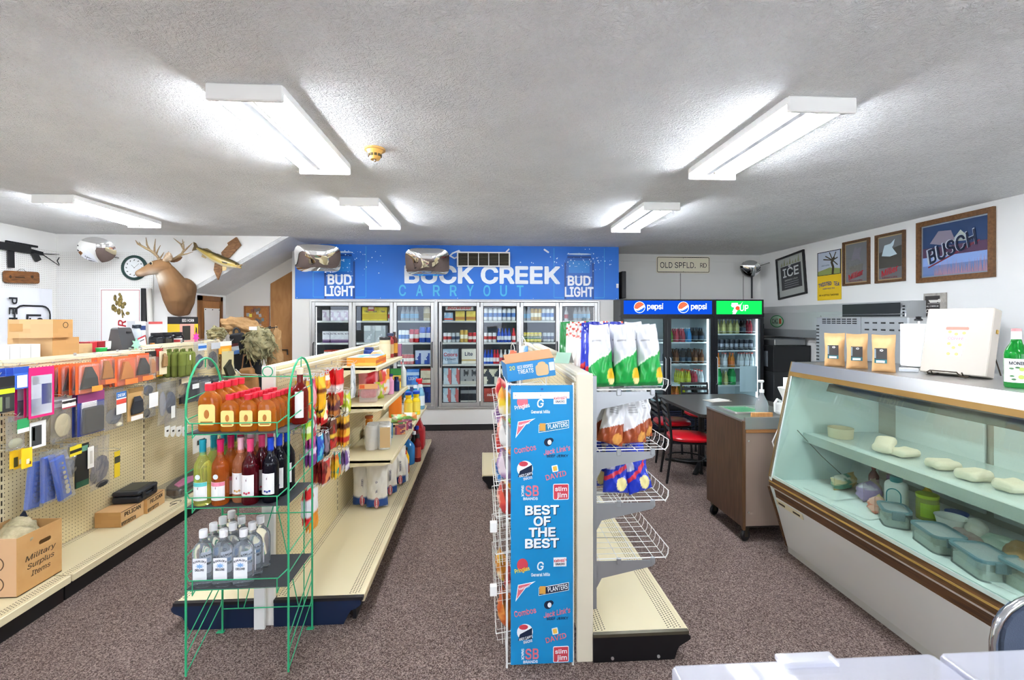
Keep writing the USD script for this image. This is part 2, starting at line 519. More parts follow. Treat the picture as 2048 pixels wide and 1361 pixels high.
# rear wall with shop windows behind the camera, the widest added for light
WINS = [(-3.3, -1.9, 0.06, 2.3), (-0.3, 0.75, 1.1, 2.35), (-5.6, -4.4, 1.1, 2.35), (1.6, 4.6, 0.9, 2.4)]
wall = sbox(X0, 0, X1, ZC)
for a, b, c_, d_ in WINS:
    wall = wall.difference(sbox(a, c_, b, d_))
struct('wall_rear', face(wall, Y0, 0.15), PAINT)
for k, (a, b, c_, d_) in enumerate(WINS):
    w_ = thing('window_%d' % (k + 1), 'unseen shop window in the wall behind the camera', 'window', kind='structure')
    obj('window_frame', face(sbox(a, c_, b, d_).difference(sbox(a + 0.05, c_ + 0.05, b - 0.05, d_ - 0.05)), Y0 - 0.04, 0.07), M('#9a9a98', 0.4, 0.6), w_)
    obj('pane', bx(a + 0.05, b - 0.05, Y0 - 0.085, Y0 - 0.08, c_ + 0.05, d_ - 0.05), PANE(), w_)
struct('parking_lot', bx(-25, 25, -30, Y0 - 0.2, -0.15, -0.05), M('#d6d4ce', 0.9))
struct('baseboard_left', bx(X0, X0 + 0.012, Y0, 6.83, 0, 0.1), M('#2a2624', 0.5))

# pegboards on the left walls
PEGW_X, PEGW_Y = PEG('#e8e7e3', '#5c5a56', 'x'), PEG('#e8e7e3', '#5c5a56', 'y')
solo('pegboard', 'white perforated hardboard panel on the left wall behind the toy rifle', 'pegboard', bx(X0 + 0.003, X0 + 0.015, 3.6, 6.828, 0.3, (-5.85, 6.924, 2.691)[2]), PEGW_X)
solo('pegboard', 'white perforated hardboard panel behind the green-rimmed clock', 'pegboard', bx(X0 + 0.018, (-4.566, 6.82, 2.305)[0], 6.812, 6.824, 0.3, (-5.272, 6.82, 2.681)[2]), PEGW_Y)

# ------------------------------------------------------------------ ceiling lights
ENAMEL = M('#f2f2f0', 0.35)
TUBE_ON, TUBE_OFF = EMIT('#eef5ff', LAMP_STRENGTH), M('#f4f4ee', 0.3)


def make_light(loc, rot, label, group):
    t = thing('ceiling_light', label, 'ceiling light', loc, rot, group)
    obj('housing', cat(face([(-0.186, 0), (0.186, 0), (0.186, -0.04), (0.06, -0.012), (0.045, -0.03), (0.005, -0.03), (-0.02, -0.012), (-0.07, -0.03), (-0.186, -0.04)], 0.59, 1.18)), ENAMEL, t)
    for y in (-0.61, 0.585):
        obj('end_cap', cb(-0.188, 0.188, y, y + 0.025, -0.085, 0, 0.006), ENAMEL, t)
    for x, on in ((-0.145, 1), (0.02, 0), (0.125, 1)):
        obj('tube', mv(cyl(0.0145, -0.575, 0.575, n=12), (x, 0, -0.055), (90, 0, 0)), TUBE_ON if on else TUBE_OFF, t, smooth=40)
    obj('ballast_strip', bx(-0.062, -0.028, -0.58, 0.58, -0.05, -0.03), M('#8e8e90', 0.5), t)
    for x in (-0.145, -0.06, 0.02, 0.125):
        for y in (-0.585, 0.568):
            obj('socket', cb(x - 0.012, x + 0.012, y, y + 0.017, -0.07, -0.012, 0.004), M('#dcd8c8', 0.4), t)
    return t


light = Kind(make_light)
for (x, y), lab in (((-1.19, 3.03), 'fluorescent ceiling fixture in the near row, left of the smoke detector'), ((1.79, 2.98), 'fluorescent ceiling fixture nearest the food case on the right'),
                    ((-1.19, 5.21), 'small distant fluorescent ceiling fixture just left of the middle, above the blue banner'), ((1.79, 5.21), 'distant fluorescent ceiling fixture right of the middle, in front of the road sign'),
                    ((-4.03, 5.27), 'fluorescent ceiling fixture at the far left near the toy rifle'), ((-1.19, 0.2), 'ceiling fixture behind the camera on the left'), ((1.79, 0.2), 'ceiling fixture behind the camera on the right'),
                    ((-4.03, 2.4), 'ceiling fixture at far left out of view'), ((4.2, -0.8), 'added ceiling fixture out of view behind the camera at far right')):  # last fixture is added out of view, placed by how it lights the room
    light((x, y, ZC), 0, lab, 'four-foot fluorescent fixtures on the ceiling')

sd = thing('smoke_detector', 'yellowed round smoke detector on the ceiling', 'smoke detector', (-0.744, 3.295, 2.93))
obj('base', lathe([(0.055, -0.012), (0.07, -0.012), (0.07, 0)], 28), M('#e0b468', 0.5), sd, smooth=30)
obj('body', lathe([(0.0, -0.075), (0.03, -0.075), (0.038, -0.06), (0.043, -0.035), (0.056, -0.012), (0.056, -0.01)], 28), M('#dba850', 0.5), sd, smooth=30)
for k in range(10):
    a = 2 * math.pi * k / 10
    obj('slot', mv(bx(-0.009, 0.009, -0.003, 0.003, -0.008, 0.008), (0.042 * math.cos(a), 0.042 * math.sin(a), -0.047), (0, 0, math.degrees(a) + 90)), M('#5a4a2a', 0.6), sd)
obj('bulb', lathe([(0.0, -0.092), (0.008, -0.088), (0.01, -0.075)], 12), M('#ffffff', 0.1, trans=0.9), sd)

# ================================================================== walk-in cooler wall
DOORS = [(-2.65, -2.033), (-2.033, -1.402), (-1.402, -0.765), (-0.70, -0.048), (-0.048, 0.589), (0.589, 1.216), (1.216, 1.842)]
ORD = ['first', 'second', 'third', 'fourth', 'fifth', 'sixth', 'seventh']
FY = 7.475
op = sbox(-2.95, 0, 2.186, ZC).difference(sbox(-2.66, 0.36, 1.85, 2.045))
struct('wall_cooler_front', face(op, FY + 0.06, 0.06), PANEL)
struct('baseboard_cooler', bx(-2.95, 2.186, FY - 0.012, FY - 0.001, 0, 0.095), M('#1c1a1a', 0.5))
struct('wall_cooler_inside', cat(bx(-2.86, 2.10, 8.2, 8.24, 0.3, 2.4), bx(-2.86, 2.10, FY + 0.07, 8.2, 0.3, 0.36), bx(-2.86, 2.10, FY + 0.07, 8.2, 2.3, 2.36)), M('#5a5f66', 0.7))
ALU = M('#c6c6c4', 0.38, 0.85)
fr = thing('cooler_surround', 'long aluminium frame that holds the seven cooler doors', 'frame', (0, 0, 0))
for a, b in ((-2.66, -0.75), (-0.715, 1.85)):
    obj('rail', cb(a, b, FY - 0.02, FY + 0.05, 2.03, 2.06), ALU, fr)
    obj('sill', cb(a, b, FY - 0.025, FY + 0.05, 0.345, 0.375), ALU, fr)
for x in (-2.67, -0.757, -0.735, 1.854):
    obj('mullion', cb(x - 0.012, x + 0.022, FY - 0.02, FY + 0.05, 0.345, 2.05), ALU, fr)
for k, (a, b) in enumerate(DOORS):
    t = thing('cooler_door', '%s glass cooler door counted from the stair end of the blue banner' % ORD[k], 'cooler door', ((a + b) / 2, FY - 0.022, 0.38), 0)
    w = (b - a) / 2 - 0.004
    for n, m in (('stile', cb(-w, -w + 0.05, 0, 0.035, 0, 1.645)), ('stile', cb(w - 0.05, w, 0, 0.035, 0, 1.645)), ('rail', cb(-w + 0.05, w - 0.05, 0, 0.035, 1.585, 1.645)), ('rail', cb(-w + 0.05, w - 0.05, 0, 0.035, 0, 0.06))):
        obj(n, m, ALU, t)
    obj('pane', bx(-w + 0.045, w - 0.045, 0.018, 0.024, 0.055, 1.59), PANE('#f4f8f8', 1.0), t)
    hx = w - 0.03 if k in (2, 4, 5, 1) else -w + 0.03
    obj('handle', tube([(hx, 0, 0.62), (hx, -0.03, 0.64), (hx, -0.03, 1.0), (hx, 0, 1.02)], 0.008), M('#3a3a3c', 0.4, 0.5), t, smooth=40)
    obj('gasket', face(sbox(-w + 0.045, 0.055, w - 0.045, 1.59).difference(sbox(-w + 0.058, 0.068, w - 0.058, 1.577)), 0.016, 0.004), M('#2c2c2e', 0.6), t)
LEV = ['lowest', 'second lowest', 'middle', 'second highest', 'topmost']
SHZ = (0.385, 0.705, 1.035, 1.385, 1.735)
for k, (a, b) in enumerate(DOORS):
    for j, z in enumerate(SHZ):
        t = thing('cooler_shelf', 'white wire shelf, %s of five, behind the %s cooler door' % (LEV[j], ORD[k]), 'shelf', (0, 0, 0), 0, 'cooler shelves')
        obj('front_rail', cb(a + 0.01, b - 0.01, 7.60, 7.612, z - 0.03, z), M('#d8d8d4', 0.4), t)
        obj('shelf_plate', bx(a + 0.01, b - 0.01, 7.612, 8.15, z - 0.015, z - 0.002), M('#b9bbbb', 0.5), t)
for k, x in enumerate((-2.62, -2.033, -1.402, -0.73, -0.048, 0.589, 1.216, 1.81)):
    solo('cooler_lamp', 'upright lamp tube inside the cooler at its %s doorpost' % (ORD + ['eighth'])[k], 'lamp', bx(x - 0.012, x + 0.012, 7.545, 7.565, 0.45, 1.95), EMIT('#f2f8ff', 1.3), group='cooler lamps')

# ------------------------------------------------------------------ blue banner over the cooler
BLUE = M('#1f6fd0', 0.45)
bn = thing('banner_sign', 'long blue printed sign board above the cooler doors', 'sign', (0, FY - 0.003, 0))
obj('board', bx(-2.9, 2.186, -0.012, -0.001, 2.075, 2.925), BLUE, bn)
LW, LB, DB = M('#eef1f4', 0.45), M('#49b4dc', 0.45), M('#1650a8', 0.35)
obj('lettering', text('BUCK CREEK', 0.0, 2.335, 0.255, -0.0125, w=2.46, bold=2), LW, bn)
for ch, x in zip('CARRYOUT', np.linspace(-1.26, 0.59, 8)):
    obj('lettering', text(ch, x, 2.128, 0.165, -0.0125, w=0.11, bold=True), LB, bn)


def can_print(x0, x1, zb, zt, seed):
    w = x1 - x0
    body = Polygon([(x0, zb), (x1, zb), (x1, zt - 0.13), (x1 - 0.04, zt - 0.05), (x1 - 0.055, zt), (x0 + 0.055, zt), (x0 + 0.04, zt - 0.05), (x0, zt - 0.13)])
    obj('can_print', face(body, -0.0122, 0.0006), M('#1a63bd', 0.4), bn)
    obj('can_print', face(unary_union([sbox(x0, zb, x0 + 0.03, zt - 0.14), sbox(x1 - 0.03, zb, x1, zt - 0.14), sbox(x0 + 0.05, zt - 0.06, x1 - 0.05, zt - 0.03)]), -0.0127, 0.0006), M('#0f3f86', 0.4), bn)
    obj('can_print', face(sbox(x0 + 0.07, zt - 0.30, x1 - 0.07, zt - 0.10), -0.0128, 0.0006), M('#2683d4', 0.4), bn)
    obj('can_print', face(unary_union([sbox(x0 + 0.03, zt - 0.37, x1 - 0.03, zt - 0.362), ell((x0 + x1) / 2, zt + 0.004, w / 2 - 0.04, 0.014)]), -0.0129, 0.0006), M('#c9dff2', 0.4), bn)
    obj('lettering', text('BUD', (x0 + x1) / 2, zb + 0.225, 0.145, -0.0134, w=w * 0.78, bold=2), LW, bn)
    obj('lettering', text('LIGHT', (x0 + x1) / 2, zb + 0.045, 0.145, -0.0134, w=w * 0.97, bold=2), LW, bn)
    outline = rpoly(x0 - 0.17, x1 + 0.17, 2.10, 2.93, 0.015)
    meta(obj('border', face(outline.difference(outline.buffer(-0.006)).difference(sbox(-9, 2.9, 9, 3)).difference(sbox(x0, 2, x1, 2.2)), -0.0124, 0.0006), LB, bn), kind='stuff')
    rng = random.Random(seed)
    dots = [ell((x0 + x1) / 2 + rng.gauss(0, 0.33), zt - 0.12 + rng.gauss(0, 0.10), r, r, 7) for r in [rng.uniform(0.003, 0.011) for _ in range(70)]]
    dots = [d for d in dots if 2.1 < d.centroid.y < 2.91 and -2.85 < d.centroid.x < 2.14]
    meta(obj('splash_print', face(unary_union(dots), -0.0132, 0.0006), M('#d6e8f8', 0.4), bn), kind='stuff')


can_print(-2.46, -1.99, 2.08, 2.80, 1)
can_print(1.30, 1.78, 2.08, 2.80, 2)
obj('swoosh_print', face(unary_union([LineString([(-0.48, 2.80), (-0.38, 2.84), (-0.33, 2.78), (-0.45, 2.72), (-0.52, 2.76), (-0.48, 2.80)]).buffer(0.012), LineString([(0.37, 2.83), (0.41, 2.87)]).buffer(0.012), LineString([(0.98, 2.87), (1.04, 2.83)]).buffer(0.014)]), -0.0126, 0.0006), LW, bn)
for x in (-2.87, -1.6, -0.4, 0.8, 2.15):
    obj('screw', mv(cyl(0.006, 0, 0.003, n=8), (x, -0.012, 2.09), (90, 0, 0)), LW, bn)
# air grille set into the banner
g0, g1 = (-0.409, 7.45, 2.822), (0.428, 7.45, 2.584)
gr = thing('air_grille', 'white framed air grille with five louvered bays set over the blue banner', 'air grille', ((g0[0] + g1[0]) / 2, FY - 0.0385, g1[2]))
gw, gh = g1[0] - g0[0], g0[2] - g1[2]
out = sbox(-gw / 2, 0, gw / 2, gh)
for k in range(5):
    a = -gw / 2 + 0.022 + k * (gw - 0.03) / 5
    out = out.difference(sbox(a, 0.022, a + (gw - 0.03) / 5 - 0.014, gh - 0.022))
obj('frame', face(out, 0, 0.02), M('#e4e4e0', 0.4), gr)
obj('backing', bx(-gw / 2 + 0.01, gw / 2 - 0.01, 0, 0.02, 0.01, gh - 0.01), M('#1f1c14', 0.7), gr)
for k in range(9):
    obj('louver', mv(bx(-gw / 2 + 0.015, gw / 2 - 0.015, -0.006, 0.006, -0.001, 0.001), (0, -0.009, 0.028 + k * (gh - 0.05) / 8), (35, 0, 0)), M('#6f6650', 0.5), gr)
solo('wall_switch', 'small white box on the end of the blue banner', 'switch', cb(0, 0.035, -0.03, -0.002, 0, 0.07), WHITE, (2.14, FY - 0.014, 2.26))

# ================================================================== gondola shelving
PEG_X = PEG('#d6c79d', '#4a4230', 'x')


def slots(z0, z1, x, y, sgn=1):
    return [bx(x - 0.001, x + 0.001, y - 0.004, y + 0.004, z, z + 0.03) for z in np.arange(z0, z1, 0.05)]


SLOT = M('#2b2519', 0.7)


def deck_dots(t, x0, x1, y0, y1, z, step=0.016):
    """The rows of round holes along a deck's front edge: one strip, its holes drawn as small discs."""
    xs, ys = np.arange(x0, x1, step), np.arange(y0, y1, step)
    d = trimesh.Trimesh(*[np.array(q) for q in ([(0, 0, 0)] + [(0.0042 * math.cos(a), 0.0042 * math.sin(a), 0) for a in np.arange(6) * math.pi / 3], [(0, i + 1, (i + 1) % 6 + 1) for i in range(6)])], process=False)
    vs, fs = [], []
    for i, x in enumerate(xs):
        for y in ys:
            fs.append(d.faces + 7 * len(vs))
            vs.append(d.vertices + (x, y + (i % 2) * step / 2, z + 0.0006))
    p = obj('perforation', (np.vstack(vs), np.vstack(fs)), M('#3a3326', 0.8), t)
    meta(p, kind='stuff')


def shelf_profile(d):
    """Side outline of a shelf bracket: (depth, z) with the curved underside."""
    return [(0, 0), (0, -0.12), (0.03, -0.12), (0.05, -0.085), (0.09, -0.06), (0.16, -0.052), (d - 0.06, -0.048), (d, -0.03), (d, 0)]


# ---- the long perforated gondola by the left aisle
gl = thing('gondola_shelving', 'long cream gondola with perforated back and hanging packs beside the green rack', 'shelving unit', (0, 0, 0))
GX = -2.97
for k, (a, b, zt) in enumerate(((1.87, 3.085, 1.46), (3.095, 4.305, 1.46), (4.315, 5.50, 1.49))):
    obj('back_panel', bx(GX - 0.02, GX, a, b, 0.16, zt), PEG_X, gl)
    obj('top_rail', hull([(GX - 0.04, y, z) for y in (a, b) for z in (zt, zt + 0.035)] + [(GX + 0.012, y, zt) for y in (a, b)] + [(GX + 0.012, y, zt + 0.02) for y in (a, b)] + [(GX - 0.005, y, zt + 0.04) for y in (a, b)]), CREAM, gl)
    obj('deck', cb(GX, -2.56, a, b, 0.14, 0.16, 0.003), CREAM, gl)
    obj('deck_lip', cb(-2.572, -2.553, a, b, 0.115, 0.162, 0.004), CREAM, gl)
    deck_dots(gl, -2.62, -2.575, a + 0.01, b, 0.16)
    deck_dots(gl, GX + 0.012, GX + 0.05, a + 0.01, b, 0.16)
    obj('kick_plate', bx(-2.63, -2.60, a, b, 0, 0.135), BLACK, gl)
for y in (1.87, 3.09, 4.31, 5.5):
    obj('upright', bx(GX - 0.03, GX + 0.003, y - 0.015, y + 0.015, 0, 1.49), CREAM, gl)
    p = obj('slot_row', cat(slots(0.2, 1.44, GX + 0.0035, y)), SLOT, gl)
    meta(p, kind='stuff')
obj('top_shelf', bx(-3.42, GX - 0.03, 1.87, 5.5, 1.41, 1.435), CREAM, gl)
obj('rear_panel', bx(-3.44, -3.42, 1.87, 5.5, 0.0, 1.40), CREAM, gl)
obj('end_panel', bx(-3.42, -3.0, 5.48, 5.5, 0, 1.40), CREAM, gl)

# ---- the middle gondola
gm = thing('gondola_shelving', 'middle cream gondola with white end post, candy hooks and four shelf levels', 'shelving unit', (0, 0, 0))
CX = -1.187
obj('end_post', cb(-1.262, -1.19, 2.765, 2.79, 0, 1.485, 0.004), M('#ebe7dd', 0.5), gm)
for k, (a, b) in enumerate(((2.80, 3.905), (3.915, 5.125), (5.135, 6.345))):
    obj('back_panel', bx(-1.205, CX, a, b, 0.15, 1.43), PEG_X, gm)
    obj('back_panel', bx(-1.262, -1.245, a, b, 0.15, 1.43), PEG_X, gm)
    obj('top_rail', cat(cb(-1.262, -1.172, a, b, 1.43, 1.455, 0.004), cb(-1.255, -1.195, a, b, 1.455, 1.485, 0.006)), CREAM, gm)
    obj('deck', cb(CX, -0.70, a - 0.02, b, 0.135, 0.152, 0.003), CREAM, gm)
    obj('deck_lip', cb(-0.71, -0.688, a - 0.02, b, 0.11, 0.154, 0.004), CREAM, gm)
    obj('deck', cb(-1.735, -1.262, a - 0.02, b, 0.135, 0.152, 0.003), CREAM, gm)
    deck_dots(gm, -0.775, -0.715, a, b, 0.152)
    deck_dots(gm, CX + 0.01, CX + 0.055, a, b, 0.152)
    deck_dots(gm, -1.73, -1.69, a, b, 0.152)
    obj('kick_plate', bx(-0.76, -0.74, a, b, 0, 0.13), BLACK, gm)
    obj('kick_plate', bx(-1.69, -1.67, a, b, 0, 0.13), BLACK, gm)
for y in (3.91, 5.13):
    obj('upright', bx(-1.21, CX + 0.003, y - 0.014, y + 0.014, 0.15, 1.44), CREAM, gm)
    p = obj('slot_row', cat(slots(0.2, 1.40, CX + 0.0035, y)), SLOT, gm)
    meta(p, kind='stuff')
NAVY = M('#14233e', 0.3)
ogee = [(-1.19, 0.0), (-0.80, 0.0), (-0.775, 0.05), (-0.76, 0.075), (-0.725, 0.09), (-0.705, 0.105), (-0.70, 0.12), (-0.71, 0.136), (-1.19, 0.136)]
obj('end_shoe', face(ogee, 2.775, 0.02), NAVY, gm)
obj('end_shoe', face([(-2.452 - x, z) for x, z in ogee][::-1], 2.775, 0.02), NAVY, gm)
obj('shoe_trim', cat(bx(-1.74, -1.262, 2.752, 2.78, 0.136, 0.153), bx(-1.19, -0.69, 2.752, 2.78, 0.136, 0.153)), M('#2c2a2c', 0.35, 0.5), gm)
obj('foot_block', face(unary_union([sbox(-1.29, 0, -1.232, 0.36), ell(-1.30, 0.33, 0.06, 0.045)]), 2.754, 0.018), M('#ecebe6', 0.5), gm)
MS = []       # the three shelf levels: (z, depth, first section's start)
for z, d, ya, yb in ((1.36, 0.31, 3.93, 5.11), (1.04, 0.37, 3.93, 5.11), (0.595, 0.43, 3.93, 5.11), (0.615, 0.43, 5.15, 6.33)):
    sh = 'shelf'
    s_ = obj(sh, cb(CX + 0.002, CX + d, ya, yb, z - 0.03, z, 0.006), CREAM, gm)
    obj('price_rail', cb(CX + d, CX + d + 0.012, ya, yb, z - 0.035, z - 0.002, 0.003), CREAM, s_)
    for y in (ya, yb - 0.004):
        m = prism([(CX + a, z + b) for a, b in shelf_profile(d)], 0, 0.004)
        m.apply_transform(np.array([[1, 0, 0, 0], [0, 0, 1, y], [0, 1, 0, 0], [0, 0, 0, 1.0]]))
        obj('bracket', m, CREAM, s_)

# ---- the right-hand gondola with wire racks
gr_ = thing('gondola_shelving', 'cream gondola behind the blue snack sign with wire chip racks on its aisle side', 'shelving unit', (0, 0, 0))
RX0, RX1 = 0.478, 0.562
CREAMW = M('#e2dac4', 0.45)
obj('end_post', cb(RX0, RX1, 2.37, 2.395, 0, 1.475, 0.004), CREAMW, gr_)
for k, (a, b, zt) in enumerate(((2.40, 3.42, 1.43), (3.43, 4.56, 1.47), (4.57, 5.70, 1.43))):
    obj('back_panel', bx(RX0 + 0.004, RX0 + 0.022, a, b, 0.15, zt), PEG_X, gr_)
    obj('back_panel', bx(RX1 - 0.022, RX1 - 0.004, a, b, 0.15, zt), PEG_X, gr_)
    obj('top_rail', cat(cb(RX0 - 0.006, RX1 + 0.006, a, b, zt, zt + 0.022, 0.004), cb(RX0 + 0.008, RX1 - 0.008, a, b, zt + 0.022, zt + 0.048, 0.006)), CREAMW, gr_)
    obj('deck', cb(RX1, 1.055, a - 0.02, b, 0.125, 0.142, 0.003), CREAM, gr_)
    obj('deck_lip', cb(1.045, 1.066, a - 0.02, b, 0.10, 0.144, 0.004), CREAM, gr_)
    obj('kick_plate', bx(0.985, 1.005, a, b, 0, 0.12), BLACK, gr_)
    deck_dots(gr_, 0.965, 1.03, a, b, 0.142)
    deck_dots(gr_, RX1 + 0.02, RX1 + 0.07, a, b, 0.142)
obj('deck', cb(0.01, RX0, 4.88, 5.70, 0.125, 0.142, 0.003), CREAM, gr_)
obj('deck_lip', cb(-0.01, 0.012, 4.88, 5.70, 0.09, 0.144, 0.004), CREAM, gr_)
obj('kick_plate', bx(0.06, 0.08, 4.9, 5.7, 0, 0.12), BLACK, gr_)
og2 = [(RX1, 0.0), (0.985, 0.0), (1.0, 0.045), (1.01, 0.065), (1.045, 0.085), (1.07, 0.10), (1.07, 0.115), (1.055, 0.128), (RX1, 0.128)]
obj('end_shoe', face(og2, 2.385, 0.02), M('#0d0d10', 0.3), gr_)
obj('end_shoe', face([(0.478, 0.0), (0.06, 0.0), (0.04, 0.05), (0.0, 0.09), (-0.01, 0.115), (0.0, 0.128), (0.478, 0.128)][::-1], 4.88, 0.02), M('#0d0d10', 0.3), gr_)
obj('shoe_trim', bx(RX1, 1.06, 2.362, 2.385, 0.128, 0.144), M('#5a5648', 0.3, 0.6), gr_)
for x in (0.66, 0.90):
    obj('stud', mv(cyl(0.008, 0, 0.006, n=10), (x, 2.366, 0.02), (90, 0, 0)), M('#d0d0d0', 0.3, 0.8), gr_)
GALV = M('#a9adb0', 0.38, 0.7)
UPR = M('#a2a6a9', 0.4, 0.6)
for y in (2.40, 3.42, 4.56):
    obj('upright', bx(RX1 + 0.002, RX1 + 0.022, y - 0.012, y + 0.012, 0.26, 1.46), UPR, gr_)


def make_wire_rack(loc, rot, label, group):
    """A wire shelf reaching 0.37 out from the gondola (+x), 1.0 along y, with raised front and its two sheet brackets."""
    t = thing('wire_shelf', label, 'wire shelf', loc, rot, group)
    L, D = 1.0, 0.37
    obj('rim', tube([(0.0, 0, 0), (D, 0, 0), (D + 0.012, 0, 0.02), (D + 0.014, 0, 0.05), (D + 0.014, L, 0.05), (D + 0.012, L, 0.02), (D, L, 0), (0, L, 0)], 0.0032, 6), WHITE_WIRE, t, smooth=50)
    wires = [tube([(0, y, -0.004), (D, y, -0.004), (D + 0.012, y, 0.02), (D + 0.014, y, 0.05)], 0.0018, 5) for y in np.linspace(0.06, L - 0.06, 15)]
    for m in wires:
        obj('cross_wire', m, WHITE_WIRE, t)
    for x in (0.02, 0.12, 0.22, 0.31, D):
        obj('long_wire', tube([(x, 0, -0.008), (x, L, -0.008)], 0.0022, 5), WHITE_WIRE, t)
    for y in (0.0, L - 0.004):
        m = prism([(0.002, -0.01), (0.002, -0.15), (0.006, -0.145), (0.03, -0.10), (0.30, -0.045), (0.315, -0.03), (0.30, -0.012)], 0, 0.003)
        m.apply_transform(np.array([[1, 0, 0, 0], [0, 0, 1, y], [0, 1, 0, 0], [0, 0, 0, 1.0]]))
        obj('bracket', m, GALV, t)
    for x in (0.12, 0.30):
        obj('clip', cb(x - 0.012, x + 0.012, -0.008, 0.006, -0.03, 0.004, 0.003), GALV, t)
    return t


wire_rack = Kind(make_wire_rack)
RACKZ = (1.385, 1.072, 0.805, 0.505)
for j, z in enumerate(RACKZ):
    nm = ('top', 'second', 'third', 'lowest')[j]
    wire_rack((RX1 + 0.024, 2.41, z), 0, 'white wire shelf at the %s level nearest the end post of the chip gondola' % nm, 'wire shelves on the chip gondola')
    if j < 3:
        wire_rack((RX1 + 0.024, 3.44, z), 0, 'white wire shelf at the %s level farther along the chip gondola' % nm, 'wire shelves on the chip gondola')

# ================================================================== drink coolers at the back
COOLBLK = M('#17191d', 0.35)


def drink_cooler(x0, x1, label, doors):
    y0, y1, zt = 7.1, 7.86, 2.065
    t = thing('drink_cooler', label, 'drink cooler', (x0, y0, 0))
    w, d = x1 - x0, y1 - y0
    obj('side_panel', bx(0, 0.03, 0.02, d, 0.0, zt), COOLBLK, t)
    obj('side_panel', bx(w - 0.03, w, 0.02, d, 0.0, zt), COOLBLK, t)
    obj('back_panel', bx(0.03, w - 0.03, d - 0.03, d, 0.0, zt), M('#e9eef0', 0.5), t)
    obj('top_box', bx(0.03, w - 0.03, 0.03, d - 0.03, 1.80, zt), COOLBLK, t)
    obj('floor_box', bx(0.03, w - 0.03, 0.03, d - 0.03, 0.02, 0.36), COOLBLK, t)
    obj('inner_wall', bx(0.03, 0.045, 0.08, d - 0.03, 0.36, 1.80), M('#e4ecee', 0.5), t)
    obj('inner_wall', bx(w - 0.045, w - 0.03, 0.08, d - 0.03, 0.36, 1.80), M('#e4ecee', 0.5), t)
    for k in range(9):
        obj('grille_slat', cb(0.03, w - 0.03, -0.005, 0.03, 0.05 + k * 0.033, 0.072 + k * 0.033, 0.004), M('#1a2036', 0.4), t)
    for a, b in doors:
        dr = obj('door_frame', face(sbox(a, 0.37, b, 1.80).difference(sbox(a + 0.055, 0.43, b - 0.055, 1.765)), 0.015, 0.04), COOLBLK, t)
        obj('pane', bx(a + 0.05, b - 0.05, -0.006, 0.0, 0.425, 1.77), PANE('#eef8fa', 0.7), dr)
        hx = b - 0.035 if a == doors[0][0] and len(doors) > 1 else a + 0.035
        obj('handle', tube([(hx, -0.025, 0.75), (hx, -0.055, 0.77), (hx, -0.055, 1.15), (hx, -0.025, 1.17)], 0.008, 6), M('#c9ccd0', 0.3, 0.8), dr, smooth=40)
    for x in [0.06] + ([w / 2] if len(doors) > 1 else []) + [w - 0.06]:
        obj('light_strip', bx(x - 0.012, x + 0.012, 0.05, 0.07, 0.42, 1.76), EMIT('#eaf6ff', 1.65), t)
    for z in ((0.50, 0.73, 1.06, 1.40) if len(doors) > 1 else (0.42, 0.72, 1.0, 1.27, 1.53)):
        s_ = obj('shelf', bx(0.047, w - 0.047, 0.10, d - 0.05, z - 0.012, z), M('#dfe6e8', 0.4), t)
        obj('rail', cat(tube([(0.05, 0.098, z + 0.035), (w - 0.05, 0.098, z + 0.035)], 0.003, 5), bx(0.047, w - 0.047, 0.094, 0.10, z - 0.02, z)), WHITE_WIRE, s_)
    return t


PX0, PX1, PX2 = 2.10, 3.575, 4.37
dc = drink_cooler(PX0, PX1, 'two-door black drink cooler with lit blue sign', ((0.0, 0.735), (0.74, 1.475)))
obj('sign_frame', face(sbox(0, 1.81, PX1 - PX0, 2.065).difference(sbox(0.05, 1.835, PX1 - PX0 - 0.03, 2.045)), 0.02, 0.045), COOLBLK, dc)
sg = obj('sign_panel', bx(0.045, PX1 - PX0 - 0.025, -0.015, 0.01, 1.83, 2.05), EMIT('#0b3fae', 0.50), dc)
for cx_ in (0.30, 0.99):
    disc = Point(cx_, 1.942).buffer(0.088, quad_segs=10)
    obj('emblem_ring', face(disc, -0.0152, 0.001), EMIT('#f2f6ff', 0.72), sg)
    up = disc.buffer(-0.008)
    wave = Polygon([(cx_ - 0.1, 1.925), (cx_ - 0.03, 1.915), (cx_ + 0.03, 1.955), (cx_ + 0.1, 2.0), (cx_ + 0.1, 2.05), (cx_ - 0.1, 2.05)])
    low = Polygon([(cx_ - 0.1, 1.84), (cx_ + 0.1, 1.84), (cx_ + 0.1, 1.965), (cx_ + 0.04, 1.92), (cx_ - 0.02, 1.89), (cx_ - 0.1, 1.90)])
    obj('emblem', face(up.intersection(wave), -0.0163, 0.001), EMIT('#e2573c', 0.59), sg)
    obj('emblem', face(up.intersection(low), -0.0163, 0.001), EMIT('#1a4fb5', 0.59), sg)
    obj('lettering', text('pepsi', cx_ + 0.12, 1.915, 0.085, -0.0155, w=0.25, align='l', bold=True), EMIT('#ffffff', 0.77), sg)
dc2 = drink_cooler(PX1 + 0.005, PX2, 'single-door black drink cooler with lit green sign', ((0.0, PX2 - PX1 - 0.005),))
gw = PX2 - PX1
obj('sign_frame', face(sbox(0, 1.81, gw - 0.005, 2.065).difference(sbox(0.03, 1.835, gw - 0.03, 2.045)), 0.02, 0.045), COOLBLK, dc2)
sg2 = obj('sign_panel', bx(0.025, gw - 0.025, -0.015, 0.01, 1.83, 2.05), EMIT('#10b548', 0.59), dc2)
obj('emblem', face(Polygon([(0.27, 1.985), (0.44, 1.985), (0.46, 2.03), (0.40, 1.94), (0.34, 1.84), (0.29, 1.84), (0.36, 1.93), (0.28, 1.95)]), -0.0152, 0.001), EMIT('#e9fff0', 0.72), sg2)
